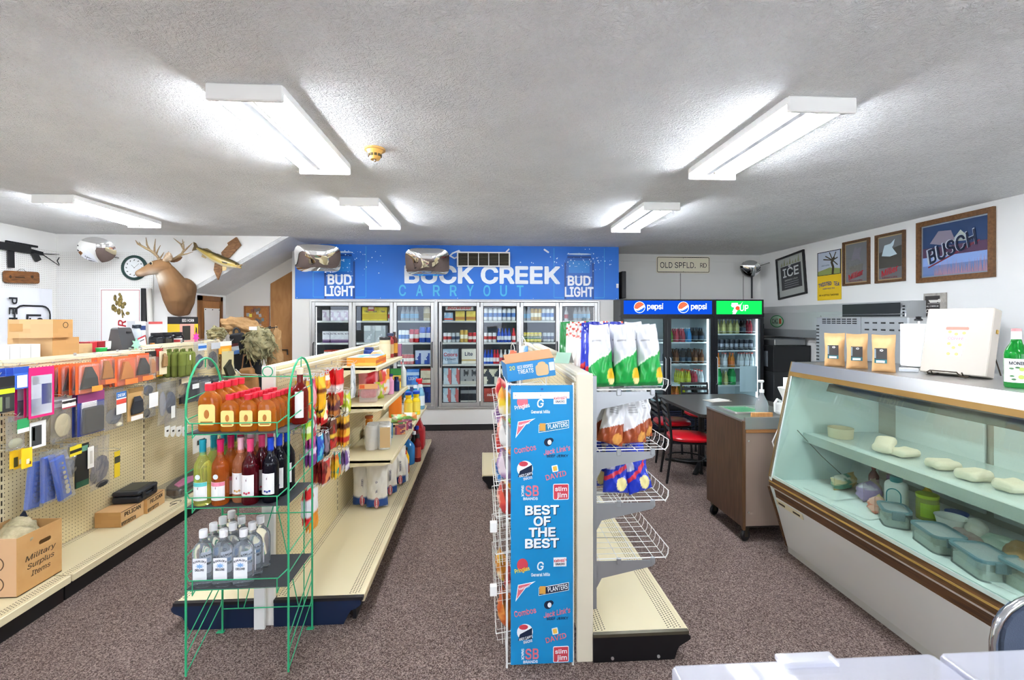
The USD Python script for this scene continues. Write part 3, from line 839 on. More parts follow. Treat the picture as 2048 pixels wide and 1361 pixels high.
obj('emblem', face(ell(0.375, 1.93, 0.035, 0.032), -0.0163, 0.001), EMIT('#e0452c', 0.54), sg2)
obj('lettering', text('7', 0.33, 1.87, 0.14, -0.0157, w=0.10, bold=True), EMIT('#f4fff6', 0.81), sg2)
obj('lettering', text('UP', 0.48, 1.89, 0.09, -0.0157, w=0.14, bold=True), EMIT('#f4fff6', 0.72), sg2)

# ================================================================== food case on the right
FX0, FY0, FY1 = 2.292, 0.9, 3.4
fc_ = thing('food_case', 'slant-fronted glass food case with white base and wood-grain rails', 'display case', (0, 0, 0))
WG = WOOD('#3a2412', '#6b4724', (14, 1, 14), 0.4)
LAM = M('#d9dad6', 0.4)
prof = lambda pts: [(x, z) for x, z in pts]


def along(pts, y0, y1):
    """Extrudes an (x, z) outline along y."""
    m = prism(pts, 0, y1 - y0)
    m.apply_transform(np.array([[1, 0, 0, 0], [0, 0, 1, y0], [0, 1, 0, 0], [0, 0, 0, 1.0]]))
    return m


obj('kick_plate', along([(2.292, 0), (3.05, 0), (3.05, 0.05), (2.286, 0.05)], FY0, FY1), M('#c9c9c2', 0.5), fc_)
obj('base_panel', along([(2.284, 0.05), (2.176, 0.43), (2.20, 0.43), (2.308, 0.05)], FY0, FY1), LAM, fc_)
obj('lower_rail', along([(2.178, 0.425), (2.160, 0.50), (2.21, 0.50), (2.21, 0.425)], FY0, FY1), WG, fc_)
obj('trim_strip', along([(2.150, 0.497), (2.150, 0.512), (2.21, 0.512), (2.21, 0.497)], FY0, FY1), M('#e6e6e6', 0.25, 0.7), fc_)
obj('upper_rail', along([(2.140, 0.512), (2.148, 0.575), (2.17, 0.575), (2.21, 0.512)], FY0, FY1), WG, fc_)
obj('gold_strip', along([(2.137, 0.54), (2.139, 0.548), (2.15, 0.548), (2.15, 0.54)], FY0, FY1), M('#c9a765', 0.3, 0.8), fc_)
gl0, gl1 = (2.150, 0.575), (2.302, 1.335)
obj('front_glass', along([gl0, gl1, (gl1[0] + 0.006, gl1[1]), (gl0[0] + 0.006, gl0[1])], FY0 + 0.03, FY1 - 0.03), PANE('#eef6f2', 0.9), fc_)
obj('glass_channel', along([(2.146, 0.575), (2.150, 0.593), (2.165, 0.593), (2.165, 0.575)], FY0, FY1), M('#cfe2de', 0.2, 0.5), fc_)
obj('top_strip', along([(2.297, 1.33), (2.304, 1.362), (2.33, 1.362), (2.33, 1.33)], FY0, FY1), M('#8a6a34', 0.35, 0.4), fc_)
obj('top_plate', along([(2.305, 1.362), (2.322, 1.434), (3.0, 1.434), (3.0, 1.40), (2.345, 1.40), (2.345, 1.362)], FY0, FY1), STEEL, fc_)
endp = [(2.292, 0.05), (2.150, 0.50), (2.143, 0.575), (2.305, 1.36), (2.322, 1.434), (3.0, 1.434), (3.05, 0.05)]
inner = [(2.32, 0.52), (2.185, 0.60), (2.335, 1.33), (2.96, 1.33), (2.98, 0.60)]
obj('end_panel', along(endp, FY1 - 0.03, FY1), M('#d5e4e2', 0.4), fc_)
obj('end_frame', along([(2.143, 0.575), (2.305, 1.36), (2.322, 1.434), (2.345, 1.434), (2.328, 1.36), (2.166, 0.575)], FY1 - 0.02, FY1 + 0.012), M('#8d7346', 0.4, 0.5), fc_)
obj('end_frame', along([(2.135, 0.5), (2.275, 0.05), (2.30, 0.05), (2.16, 0.5)], FY1, FY1 + 0.012), WG, fc_)
obj('floor_tray', along([(2.20, 0.555), (3.0, 0.555), (3.0, 0.545), (2.20, 0.545)], FY0, FY1 - 0.03), M('#e8ecea', 0.35), fc_)
obj('back_frame', along([(2.98, 0.545), (3.0, 0.545), (3.0, 1.40), (2.98, 1.40)], FY0, FY1 - 0.03), M('#b6b4aa', 0.5), fc_)
for y in (1.6, 2.25, 2.9):
    obj('sliding_door', cb(2.955, 2.975, y - 0.3, y + 0.3, 0.60, 1.33, 0.004), M('#cfd6d4', 0.35), fc_)
obj('shelf', along([(2.40, 0.905), (2.955, 0.905), (2.955, 0.897), (2.40, 0.897)], FY0, FY1 - 0.035), M('#cfdcda', 0.15), fc_)
obj('shelf_edge', along([(2.385, 0.845), (2.385, 0.908), (2.40, 0.908), (2.40, 0.845)], FY0, FY1 - 0.035), M('#bfcac6', 0.3, 0.4), fc_)
obj('lamp_hood', along([(2.42, 1.30), (2.40, 1.25), (2.50, 1.25), (2.50, 1.30)], FY0, FY1 - 0.25), M('#7c7868', 0.4, 0.4), fc_)
obj('lamp_tube', mv(cyl(0.013, FY0, 3.0, n=10), (2.56, 0, 1.245), (-90, 0, 0)), EMIT('#fffaf0', 4.0), fc_)
vent = cb(2.20, 2.215, 3.12, 3.33, 0.385, 0.415, 0.003)
obj('vent_plate', mv(bx(-0.003, 0.003, -0.14, 0.14, -0.018, 0.018), (2.178, 3.22, 0.40), (0, -15, 0)), M('#d8cfae', 0.4), fc_)
for y in (3.30, 3.14):
    obj('vent_slot', mv(bx(-0.004, 0.004, -0.035, 0.035, -0.006, 0.006), (2.1765, y, 0.40), (0, -15, 0)), M('#3a2e1c', 0.5), fc_)

# ================================================================== wheeled sink cart
ct = thing('wheeled_cart', 'brown wood-grain cart on black casters between the table and the food case', 'cart', (0, 0, 0))
WAL = WOOD('#3e2a1e', '#5d4333', (1, 10, 1.2), 0.45)
obj('side_panel', cb(2.035, 2.055, 3.565, 4.17, 0.115, 0.955, 0.003), WOOD('#3a261a', '#5a3f2e', (10, 10, 0.8), 0.45), ct)
obj('corner_trim', cb(2.03, 2.052, 3.555, 3.575, 0.10, 0.955, 0.003), M('#5a3e26', 0.45), ct)
obj('front_panel', cb(2.053, 2.62, 3.56, 3.58, 0.13, 0.87, 0.003), M('#8d7b6e', 0.35), ct)
obj('front_rail', cb(2.052, 2.62, 3.552, 3.58, 0.862, 0.89, 0.003), WOOD('#8a5a30', '#a87642', (1, 8, 8), 0.45), ct)
obj('splash_plate', cb(2.045, 2.62, 3.552, 3.575, 0.89, 0.985, 0.003), STEEL, ct)
obj('top_plate', cb(2.03, 2.62, 3.575, 4.17, 0.945, 0.965, 0.004), STEEL, ct)
obj('rear_panel', cb(2.055, 2.62, 4.15, 4.17, 0.13, 0.945, 0.003), M('#6a5648', 0.5), ct)
obj('side_panel', cb(2.60, 2.62, 3.58, 4.15, 0.13, 0.945, 0.003), M('#6a5648', 0.5), ct)
obj('floor_panel', cb(2.055, 2.60, 3.58, 4.15, 0.11, 0.13, 0.003), M('#2a221e', 0.6), ct)
for x, y in ((2.07, 3.60), (2.07, 4.10), (2.56, 3.60), (2.56, 4.10)):
    c = obj('caster', mv(lathe([(0.0, -0.014), (0.038, -0.014), (0.045, -0.006), (0.045, 0.006), (0.038, 0.014), (0.0, 0.014)], 18), (x, y, 0.045), (90, 0, 20)), M('#0e0e10', 0.45), ct, smooth=30)
    obj('fork', cat(bx(x - 0.02, x + 0.02, y - 0.022, y + 0.022, 0.092, 0.112), bx(x - 0.012, x + 0.012, y - 0.024, y - 0.019, 0.04, 0.095), bx(x - 0.012, x + 0.012, y + 0.019, y + 0.024, 0.04, 0.095)), M('#4a463c', 0.4, 0.7), c)
for z in (0.80, 0.24):
    obj('bolt', mv(cyl(0.007, 0, 0.005, n=10), (2.075, 3.56, z), (90, 0, 0)), CHROME, ct)

# ================================================================== dining table and chairs
tb = thing('dining_table', 'dark laminate dining table with black cross base by the drink coolers', 'table', (2.86, 5.42, 0))
obj('tabletop', prism(rpoly(-0.60, 0.60, -0.68, 0.62, 0.06), 0.735, 0.765), M('#4b4744', 0.3), tb)
obj('edge_band', prism(rpoly(-0.605, 0.605, -0.685, 0.625, 0.06).difference(rpoly(-0.60, 0.60, -0.68, 0.62, 0.06)), 0.733, 0.766), M('#2c2826', 0.4), tb)
obj('column', cyl(0.038, 0.06, 0.735, -0.24, 0.08), BLACK, tb, smooth=40)
for a in (55, 145):
    obj('foot', mv(hull([(-0.42, -0.025, 0), (-0.42, 0.025, 0), (0.42, -0.025, 0), (0.42, 0.025, 0), (-0.42, -0.02, 0.02), (-0.42, 0.02, 0.02), (0.42, -0.02, 0.02), (0.42, 0.02, 0.02), (-0.05, -0.03, 0.06), (-0.05, 0.03, 0.06), (0.05, -0.03, 0.06), (0.05, 0.03, 0.06)]), (-0.24, 0.08, 0), (0, 0, a)), BLACK, tb)
obj('mount_plate', bx(-0.44, -0.04, -0.12, 0.28, 0.715, 0.735), BLACK, tb)


def make_chair(loc, rot, label, group, red=True):
    """Ladder-back metal chair; its back is at +y, it faces -y."""
    t = thing('dining_chair', label, 'chair', loc, rot, group)
    F_ = M('#131418', 0.32)
    for x in (-0.19, 0.19):
        obj('rear_leg', tube([(x * 1.02, 0.235, 0), (x, 0.20, 0.25), (x, 0.185, 0.46), (x, 0.20, 0.66), (x, 0.235, 0.86)], 0.0135, 8), F_, t, smooth=40)
        obj('leg', tube([(x * 0.95, -0.21, 0), (x * 0.9, -0.19, 0.44)], 0.0135, 8), F_, t, smooth=40)
        obj('glide', cyl(0.017, 0, 0.012, x * 0.95, -0.21, 10), BLACK, t)
    for z in (0.56, 0.63, 0.70, 0.77, 0.84):
        yb = 0.19 + (z - 0.5) * 0.12
        obj('slat', mv(cb(-0.195, 0.195, -0.006, 0.006, -0.018, 0.018, 0.004), (0, yb, z), (-8, 0, 0)), F_, t)
    obj('seat_frame', prism(rpoly(-0.195, 0.195, -0.20, 0.19, 0.05), 0.425, 0.445), F_, t)
    a = np.linspace(0, 2 * np.pi, 28, endpoint=False)
    sc = lambda k: [(0.215 * k * np.sign(math.cos(q)) * abs(math.cos(q)) ** 0.65, -0.02 + 0.215 * k * np.sign(math.sin(q)) * abs(math.sin(q)) ** 0.65) for q in a]
    rings = [(0.94, 0.445), (1.0, 0.455), (1.0, 0.475), (0.93, 0.492), (0.6, 0.502), (0.0, 0.505)]
    v = np.array([(x, y, z) for k, z in rings for x, y in sc(k)])
    n = 28
    f = [(i * n + j, i * n + (j + 1) % n, (i + 1) * n + (j + 1) % n) for i in range(5) for j in range(n)] + [(i * n + j, (i + 1) * n + (j + 1) % n, (i + 1) * n + j) for i in range(5) for j in range(n)] + [(0, j + 1, j) for j in range(1, n - 1)]
    obj('seat', (v, np.array(f)), M('#b3101c' if red else '#2a2224', 0.25, coat=0.3), t, smooth=40)
    obj('stretcher_ring', tube([(0.175 * math.cos(q), 0.0 + 0.19 * math.sin(q), 0.24) for q in a[::2]], 0.008, 6, closed=True), F_, t, smooth=40)
    return t


chair = Kind(make_chair)
CHG = 'ladder-back chairs at the dining table'
chair((2.23, 5.05, 0), 78, 'ladder-back chair with shiny red seat, closest to the brown cart', CHG)
chair((2.36, 5.80, 0), 85, 'red-seated ladder-back chair half hidden behind its twin at the table', CHG)
chair((3.44, 5.45, 0), -100, 'ladder-back chair on the far side of the table below the green-sign cooler', CHG)
chair((3.0, 6.29, 0), 0, 'black ladder-back chair tucked under the table end', CHG)

# ================================================================== green wire rack with bottles
GRN = M('#2fa873', 0.35)
MAT = M('#3c3e42', 0.7, bump=(180.0, 0.002))
gk = thing('bottle_rack', 'green wire floor rack with three grey mesh tiers of bottles', 'rack', (-1.21, 2.56, 0))
BXL, BXR, BYF, BYB = -0.245, 0.245, -0.16, 0.165
arc = lambda x: [(x, BYF, 0), (x, BYF, 1.30)] + [(x, -0.1625 * math.cos(a) + 0.0025, 1.30 + 0.25 * math.sin(a)) for a in np.linspace(0.15, math.pi - 0.15, 11)] + [(x, BYB, 1.30), (x, BYB, 0.0)]
for x in (BXL, BXR):
    obj('hoop', tube(arc(x), 0.0055, 8), GRN, gk, smooth=50)
    obj('hoop_hook', tube([(x, 0.0025, 1.555), (x, 0.0025, 1.50)], 0.003, 5), GRN, gk)
    obj('foot_bar', tube([(x, BYF, 0.01), (x, BYB - 0.02, 0.16), (x, BYB, 0.2)], 0.003, 5), GRN, gk)
    for z0, z1 in ((0.10, 0.28), (0.17, 0.35)):
        obj('side_brace', tube([(x, BYF, z0), (x, BYB, z1)], 0.003, 5), GRN, gk)
    obj('foot_tab', cb(x - 0.03, x + 0.01, BYB - 0.012, BYB + 0.012, 0, 0.006, 0.002), GRN, gk)
TIERS = (0.42, 0.823, 1.185)
for k, z in enumerate(TIERS):
    tr = obj('tier_frame', tube([(BXL, BYF, z), (BXR, BYF, z), (BXR, BYB, z), (BXL, BYB, z)], 0.0035, 6, closed=True), GRN, gk, smooth=50)
    obj('mesh_mat', cb(BXL + 0.004, BXR - 0.004, BYF - 0.004, BYB, z + 0.003, z + 0.008, 0.002), MAT, tr)
    obj('front_guard', tube([(BXL, BYF, z + 0.075), (BXL + 0.012, BYF - 0.02, z + 0.09), (BXL + 0.03, BYF - 0.025, z + 0.06), (BXR - 0.04, BYF - 0.025, z + 0.06), (BXR - 0.012, BYF - 0.015, z + 0.085), (BXR, BYF, z + 0.095)], 0.0032, 6), GRN, tr, smooth=50)
    for x in (BXL + 0.045, BXR - 0.045):
        obj('guard_post', tube([(x, BYF - 0.025, z + 0.06), (x, BYF - 0.025, z - 0.012), (x, BYF, z)], 0.003, 5), GRN, tr)
    for x in (BXL, BXR):
        for dz in (0.10, 0.20):
            obj('side_guard', tube([(x, BYF, z + dz - 0.03), (x, BYB, z + dz)], 0.003, 5), GRN, tr)
for z in (0.13, 0.66, 1.43):
    obj('rear_bar', tube([(BXL, BYB, z), (BXR, BYB, z)], 0.0032, 5), GRN, gk)
obj('rear_loop', tube([(0.0 + 0.028 * math.cos(a), BYB, 1.458 + 0.028 * math.sin(a)) for a in np.linspace(0, 2 * math.pi, 17)[:-1]], 0.003, 5, closed=True), GRN, gk)
obj('rear_upright', tube([(-0.16, BYB, 0.13), (-0.16, BYB, 0.95)], 0.003, 5), GRN, gk)
obj('rear_upright', tube([(BXR - 0.045, BYB, 0.13), (BXR - 0.045, BYB, 1.2)], 0.003, 5), GRN, gk)
for a in ((-0.13, 0.13, 0.04, 0.73), (0.17, 0.13, 0.045, 0.73)):
    obj('rear_brace', tube([(a[0], BYB, a[1]), (a[2], BYB, a[3])], 0.003, 5), GRN, gk)


def band(r, z0, z1, a0, a1, n=10):
    """A paper label round a bottle, from angle a0 to a1 (degrees; -90 faces the front)."""
    a = np.radians(np.linspace(a0, a1, n + 1))
    v = np.array([(r * math.cos(t), r * math.sin(t), z) for t in a for z in (z0, z1)])
    f = [q for i in range(n) for q in ((2 * i, 2 * i + 2, 2 * i + 3), (2 * i, 2 * i + 3, 2 * i + 1))]
    return trimesh.Trimesh(v, np.array(f), process=False)


PAPER = M('#f1efec', 0.5)


def wine(glass, foil, style, mark):
    def make(loc, rot, label, group):
        t = thing('wine_bottle', label, 'bottle', loc, rot, group)
        obj('glass', lathe([(0.0, 0.006), (0.02, 0.003), (0.034, 0.0), (0.0385, 0.006), (0.039, 0.02), (0.039, 0.185), (0.036, 0.205), (0.024, 0.228), (0.0155, 0.245), (0.0142, 0.30), (0.0142, 0.318)], 24), glass, t, smooth=50)
        obj('foil', lathe([(0.0152, 0.246), (0.0152, 0.256), (0.0150, 0.30), (0.0162, 0.302), (0.0162, 0.322), (0.0, 0.324)], 20), foil, t, smooth=40)
        if style == 'low':
            lb = obj('label', band(0.0394, 0.028, 0.118, -150, -30), PAPER, t)
            obj('label_stripe', band(0.0396, 0.098, 0.117, -149, -31), mark, lb)
            obj('neck_seal', mv(cyl(0.0125, 0, 0.001, n=18), (0.0, -0.0388, 0.145), (90, 0, 0)), M('#e3eef2', 0.4), t)
        else:
            lb = obj('label', band(0.0394, 0.045, 0.150, -152, -38), PAPER, t)
            for k, (dx, dz) in enumerate(((-0.009, 0.062), (0.002, 0.059), (0.013, 0.063))):
                obj('fruit_mark', mv(cyl(0.0055, 0, 0.0006, n=10), (dx, -math.sqrt(0.0394 ** 2 - dx * dx) - 0.0004, dz), (90, 0, math.degrees(dx / 0.039))), mark, lb)
        obj('foot_print', face(unary_union([ell(0.0, 0.09 if style == 'low' else 0.125, 0.002, 0.006), ell(0.003, 0.099 if style == 'low' else 0.134, 0.0012, 0.0012)]), -0.0395, 0.0006), M('#8a6a78', 0.5), lb)
        return t
    return Kind(make)


gl_ = lambda c, t=0.75: M(c, 0.04, trans=t, ior=1.36)
W_TEAL = wine(gl_('#dfe67a', 0.8), M('#1e97a8', 0.3, 0.3), 'low', M('#5cc4c0', 0.5))
W_ORNG = wine(gl_('#d8702a', 0.75), M('#d0205e', 0.3, 0.3), 'low', M('#e88aa0', 0.5))
W_ROSE = wine(gl_('#eca070', 0.75), M('#eab8c4', 0.35, 0.2), 'high', M('#d2a05c', 0.5))
W_DARK = wine(gl_('#5a0c18', 0.5), M('#ec4a7c', 0.3, 0.3), 'high', M('#c8455a', 0.5))
W_CRIM = wine(gl_('#4a0a14', 0.5), M('#b01c50', 0.3, 0.3), 'high', M('#c8455a', 0.5))
W_BLUE = wine(gl_('#0c0c16', 0.15), M('#1c48c8', 0.3, 0.3), 'high', M('#2a3c8a', 0.5))
gz = TIERS[1] + 0.008
tint = ('pale green wine', 'amber rose wine', 'peach rose wine', 'dark red wine', 'crimson-capped dark wine', 'near-black wine')
rowd = ('in the front row', 'in the second row', 'in the third row', 'in the back row')
for Wk, what, cap, xs in ((W_TEAL, 'pale green wine bottle', 'teal cap', (-0.185, -0.178, -0.172, -0.165)), (W_ORNG, 'amber wine bottle', 'magenta cap', (-0.100, -0.093, -0.086)), (W_ROSE, 'peach wine bottle', 'pale pink cap', (-0.018, -0.010, -0.004)),
                          (W_DARK, 'dark red wine bottle', 'hot pink cap', (0.045, 0.062, 0.068)), (W_BLUE, 'near-black wine bottle', 'royal blue cap', (0.135, 0.142, 0.148))):
    for j, dx in enumerate(xs):
        y = -0.125 + j * 0.084 + (0.035 if cap == 'pale pink cap' else 0) + (0.02 if cap == 'royal blue cap' else 0)
        if y > 0.13:
            continue
        Wk((-1.21 + dx, 2.56 + y, gz), 4 * j - 4, '%s with %s %s of the green rack' % (what, cap, rowd[j]), 'wine bottles on the middle tier of the green rack')


# vodka flasks on the lowest tier
def make_vodka(loc, rot, label, group):
    t = thing('vodka_bottle', label, 'bottle', loc, rot, group)
    w, d = 0.05, 0.03
    rings = [(0.80, 0.0), (0.97, 0.006), (1.0, 0.02), (1.0, 0.165), (0.93, 0.185), (0.72, 0.203), (0.42, 0.218), (0.30, 0.226)]
    n = 24
    a = np.linspace(0, 2 * np.pi, n, endpoint=False)
    v = []
    for k, z in rings:
        for q in a:
            kd = max(k, 0.0)
            if z >= 0.226:
                v.append((0.0165 * math.cos(q), 0.0165 * math.sin(q), z))
            else:
                v.append((w * kd * np.sign(math.cos(q)) * abs(math.cos(q)) ** 0.7, (d * min(1, kd * 1.1)) * np.sign(math.sin(q)) * abs(math.sin(q)) ** 0.8, z))
    v += [(0.0165 * math.cos(q), 0.0165 * math.sin(q), 0.252) for q in a]
    m = len(rings) + 1
    f = [q for i in range(m - 1) for j in range(n) for q in ((i * n + j, i * n + (j + 1) % n, (i + 1) * n + (j + 1) % n), (i * n + j, (i + 1) * n + (j + 1) % n, (i + 1) * n + j))]
    f += [(0, j + 1, j) for j in range(1, n - 1)] + [((m - 1) * n, (m - 1) * n + j, (m - 1) * n + j + 1) for j in range(1, n - 1)]
    obj('glass', (np.array(v), np.array(f)), M('#eef4fa', 0.03, trans=0.93, ior=1.33), t, smooth=50)
    obj('cap', lathe([(0.019, 0.238), (0.0195, 0.27), (0.018, 0.275), (0.0, 0.276)], 20), M('#f4f4f4', 0.35), t, smooth=40)
    lb = obj('label', face(sbox(-0.033, 0.04, 0.033, 0.145), -0.0305, 0.001), M('#f6f7fa', 0.45), t)
    for k, ch in enumerate('RIKALOFF'):
        q = (k - 3.5) / 3.5
        obj('lettering', text(ch, 0.026 * q, 0.128 - 0.007 * q * q, 0.009, -0.0315, bold=True, rot=-18 * q), M('#23283c', 0.5), lb)
    star = Polygon([((0.022 if k % 2 == 0 else 0.010) * math.sin(k * math.pi / 8), 0.107 + (0.014 if k % 2 == 0 else 0.006) * math.cos(k * math.pi / 8)) for k in range(16)])
    obj('star_print', face(star, -0.0315, 0.0006), M('#8cb8e6', 0.45), lb)
    obj('lettering', text('DELUXE', 0, 0.084, 0.010, -0.0325, w=0.042, bold=True), M('#1c2440', 0.5), lb)
    return t


vodka = Kind(make_vodka)
for c, (cx_, nm, nn) in enumerate(((-0.182, 'rack-post column', 4), (-0.085, 'middle column', 3), (0.012, 'column nearest the bare mat', 3))):
    for j in range(nn):
        vodka((-1.21 + cx_ + 0.006 * j, 2.56 - 0.125 + 0.076 * j, TIERS[0] + 0.008), 0, 'clear vodka flask with white cap, %s, %s' % (rowd[j], nm), 'vodka flasks on the lowest tier of the green rack')


# amber liquor bottles on the top tier
def whisky(s, nm):
    def make(loc, rot, label, group):
        t = thing('liquor_bottle', label, 'bottle', loc, rot, group)
        n = 20
        a = np.linspace(0, 2 * np.pi, n, endpoint=False)
        v, rings = [], [(0.9, 0.9, 0.0), (1, 1, 0.006), (1, 1, 0.125), (0.85, 0.95, 0.143), (0.5, 0.7, 0.156), (0.36, 0.62, 0.162), (0.36, 0.62, 0.172)]
        for k, kd, z in rings:
            v += [(s * 0.044 * k * np.sign(math.cos(q)) * abs(math.cos(q)) ** 0.6, s * 0.024 * kd * np.sign(math.sin(q)) * abs(math.sin(q)) ** 0.75, s * z) for q in a]
        m = len(rings)
        f = [q for i in range(m - 1) for j in range(n) for q in ((i * n + j, i * n + (j + 1) % n, (i + 1) * n + (j + 1) % n), (i * n + j, (i + 1) * n + (j + 1) % n, (i + 1) * n + j))]
        f += [(0, j + 1, j) for j in range(1, n - 1)] + [((m - 1) * n, (m - 1) * n + j, (m - 1) * n + j + 1) for j in range(1, n - 1)]
        obj('glass', (np.array(v), np.array(f)), M('#e88a20', 0.05, trans=0.7, ior=1.36), t, smooth=50)
        obj('cap', lathe([(s * 0.0185, s * 0.166), (s * 0.0195, s * 0.168), (s * 0.0195, s * 0.192), (0, s * 0.194)], 18), M('#d81c34', 0.4), t, smooth=40)
        lb = obj('label', face(rpoly(-0.033 * s, 0.033 * s, 0.028 * s, 0.112 * s, 0.012 * s), -0.0245 * s, 0.001), M('#f3dc86', 0.5), t)
        obj('label_print', face(unary_union([ell(0, 0.072 * s, 0.010 * s, 0.018 * s), sbox(-0.024 * s, 0.036 * s, 0.024 * s, 0.042 * s)]), -0.0255 * s, 0.0006), M('#b8702a', 0.5), lb)
        return t
    return Kind(make)


wb, ws = whisky(1.22, 'l'), whisky(0.95, 's')
tz = TIERS[2] + 0.008
for j in range(5):
    wb((-1.21 - 0.158 + 0.006 * j, 2.56 - 0.11 + 0.060 * j, tz), 0, 'large red-capped amber liquor bottle, %s of its file on the top tier' % ('first', 'second', 'third', 'fourth', 'last')[j], 'large amber liquor bottles on the green rack')
for c, cx_ in enumerate((-0.055, 0.035, 0.125)):
    for j in range(6):
        ws((-1.21 + cx_ + 0.004 * j, 2.56 - 0.125 + 0.0475 * j, tz), 0, 'small amber liquor bottle, %s of %s' % (('first', 'second', 'third', 'fourth', 'fifth', 'last')[j], ('the file beside the large bottles', 'the middle file', 'the file beside the dark bottle')[c]), 'small amber liquor bottles on the green rack')
lq = thing('liquor_bottle', 'tall dark red liquor bottle with long white label and cream cap', 'bottle', (-0.985, 2.60, tz), 20)
obj('glass', lathe([(0.0, 0.005), (0.036, 0.0), (0.042, 0.01), (0.042, 0.165), (0.034, 0.195), (0.018, 0.212), (0.0155, 0.225), (0.0145, 0.285)], 22), M('#8a1a16', 0.04, trans=0.6, ior=1.36), lq, smooth=50)
obj('cap', lathe([(0.0165, 0.262), (0.017, 0.295), (0.0, 0.298)], 16), M('#e6dcc2', 0.4), lq, smooth=40)
obj('label', band(0.0425, 0.035, 0.175, -125, -65), PAPER, lq)

# ================================================================== candy and snacks on the middle gondola's hooks
HOOKM = M('#cfd0d0', 0.3, 0.8)


def make_hook(loc, rot, label, group):
    t = thing('peg_hook', label, 'hook', loc, rot, group)
    obj('arm', tube([(0, 0, 0.0), (0, -0.17, 0.0), (0, -0.185, 0.008), (0, -0.195, 0.022)], 0.0022, 5), HOOKM, t)
    obj('tag_arm', tube([(0, 0, 0.02), (0, -0.16, 0.02), (0, -0.175, 0.012)], 0.0018, 5), HOOKM, t)
    obj('back_plate', cb(-0.012, 0.012, -0.004, 0.0, -0.008, 0.028, 0.001), HOOKM, t)
    return t


hook = Kind(make_hook)
FOILP = PRINT(0.28, 0.0)


def snack_kind(name, cat_, w, h, d, fn, seed=0, mat=None, nu=8, nv=10):
    def make(loc, rot, label, group):
        t = thing(name, label, cat_, loc, rot, group)
        obj('pouch', bag(w, h, d, fn, 12, 16, seed, crimp=0.08, wrinkle=0.004, gusset=0.7), mat or FOILP, t)
        obj('hang_tab', face(sbox(-w * 0.3, h * 0.965, w * 0.3, h + 0.016).difference(sbox(-0.012, h + 0.003, 0.012, h + 0.010)), 0.0006, 0.0012), M('#d8d8d4', 0.4), t)
        return t
    return Kind(make)


CANDY = [  # (u of the front pack, v top, v bottom, width px, colours, bands, what, packs on the hook)
    (632, 694, 762, 26, ('#f2c21a', '#f6d33a', '#e8a818'), ((0.0, 0.1, '#3a2410'), (0.55, 0.68, '#7a3a10')), 'yellow candy pack', 4),
    (668, 690, 758, 30, ('#d4141e', '#e0242a'), ((0.42, 0.62, '#f4e4e0'), (0.0, 0.08, '#a80c14')), 'bright red candy pack', 4),
    (696, 697, 758, 18, ('#c9ced2', '#8f9aa2', '#dfe2e4'), (), 'clear silver-grey candy pack', 1),
    (600, 700, 790, 26, ('#6fae2a', '#e2b03a', '#d44a28', '#8a3a70'), (), 'green and orange candy pack', 3),
    (612, 748, 806, 20, ('#d8405a', '#f0a0a8', '#c03050'), (), 'pink mixed candy pack', 2),
    (643, 742, 770, 16, ('#e8762a', '#f0a040'), ((0.6, 0.9, '#f6e6d0'),), 'small orange candy pack', 2),
    (636, 800, 842, 24, ('#d42028', '#f0d848', '#e85030', '#fff0d0'), ((0.0, 0.25, '#c81420'),), 'red and yellow fruit candy pack', 3),
    (662, 785, 830, 24, ('#8a4a2a', '#c07a3a', '#6a3a44'), ((0.0, 0.12, '#4a2620'),), 'brown caramel candy pack', 4),
    (686, 782, 822, 18, ('#dcd43a', '#b8c83a', '#e8e6d0'), (), 'lemon-yellow candy pack', 2),
    (596, 830, 878, 22, ('#a8cc2c', '#c2dc48'), ((0.3, 0.55, '#e8f0c8'),), 'lime green candy pack', 2),
    (612, 822, 868, 24, ('#e0e0e8', '#d82838', '#b84a60'), (), 'white and red gummy pack', 2),
    (655, 838, 890, 26, ('#9a1c22', '#c02a2a', '#5a2418'), ((0.4, 0.55, '#e8c040'),), 'dark red snack pack', 3),
    (682, 830, 885, 24, ('#ecb030', '#d8842a', '#f0c848'), ((0.15, 0.35, '#c82a28'), (0.6, 0.8, '#5a2a18')), 'yellow snack stick pack', 3),
    (612, 868, 925, 22, ('#b83a8a', '#d060a0', '#7a3a90'), ((0.4, 0.6, '#e8d0e8'),), 'purple candy pack', 2),
    (628, 868, 915, 22, ('#1e50b8', '#2a68d0', '#58b8d8'), ((0.0, 0.25, '#2aa0c0'),), 'blue candy pack', 3),
    (642, 862, 905, 18, ('#4a4a52', '#8a7a8a', '#2a2628'), (), 'dark grey candy pack', 2),
    (640, 918, 962, 30, ('#8a2224', '#c8383a', '#e08a5a', '#6a1a1c'), ((0.0, 0.12, '#e8ddd0'),), 'red jerky pack', 3),
    (664, 905, 950, 22, ('#2a9a8a', '#e8c030', '#d8702a'), (), 'teal and yellow snack pack', 2),
    (684, 896, 936, 16, ('#f0eef2', '#7a5aa0', '#e4e0ea'), (), 'white and lilac candy pack', 2),
    (590, 990, 1056, 24, ('#e8e8ec', '#dfe0e6'), ((0.0, 0.22, '#d4202a'), (0.72, 1.0, '#d4202a')), 'white and red snack bag low on the hooks', 2),
    (614, 976, 1050, 30, ('#e8941e', '#f0a428'), ((0.5, 1.0, '#eeeef0'),), 'orange and white snack bag low on the hooks', 2),
]
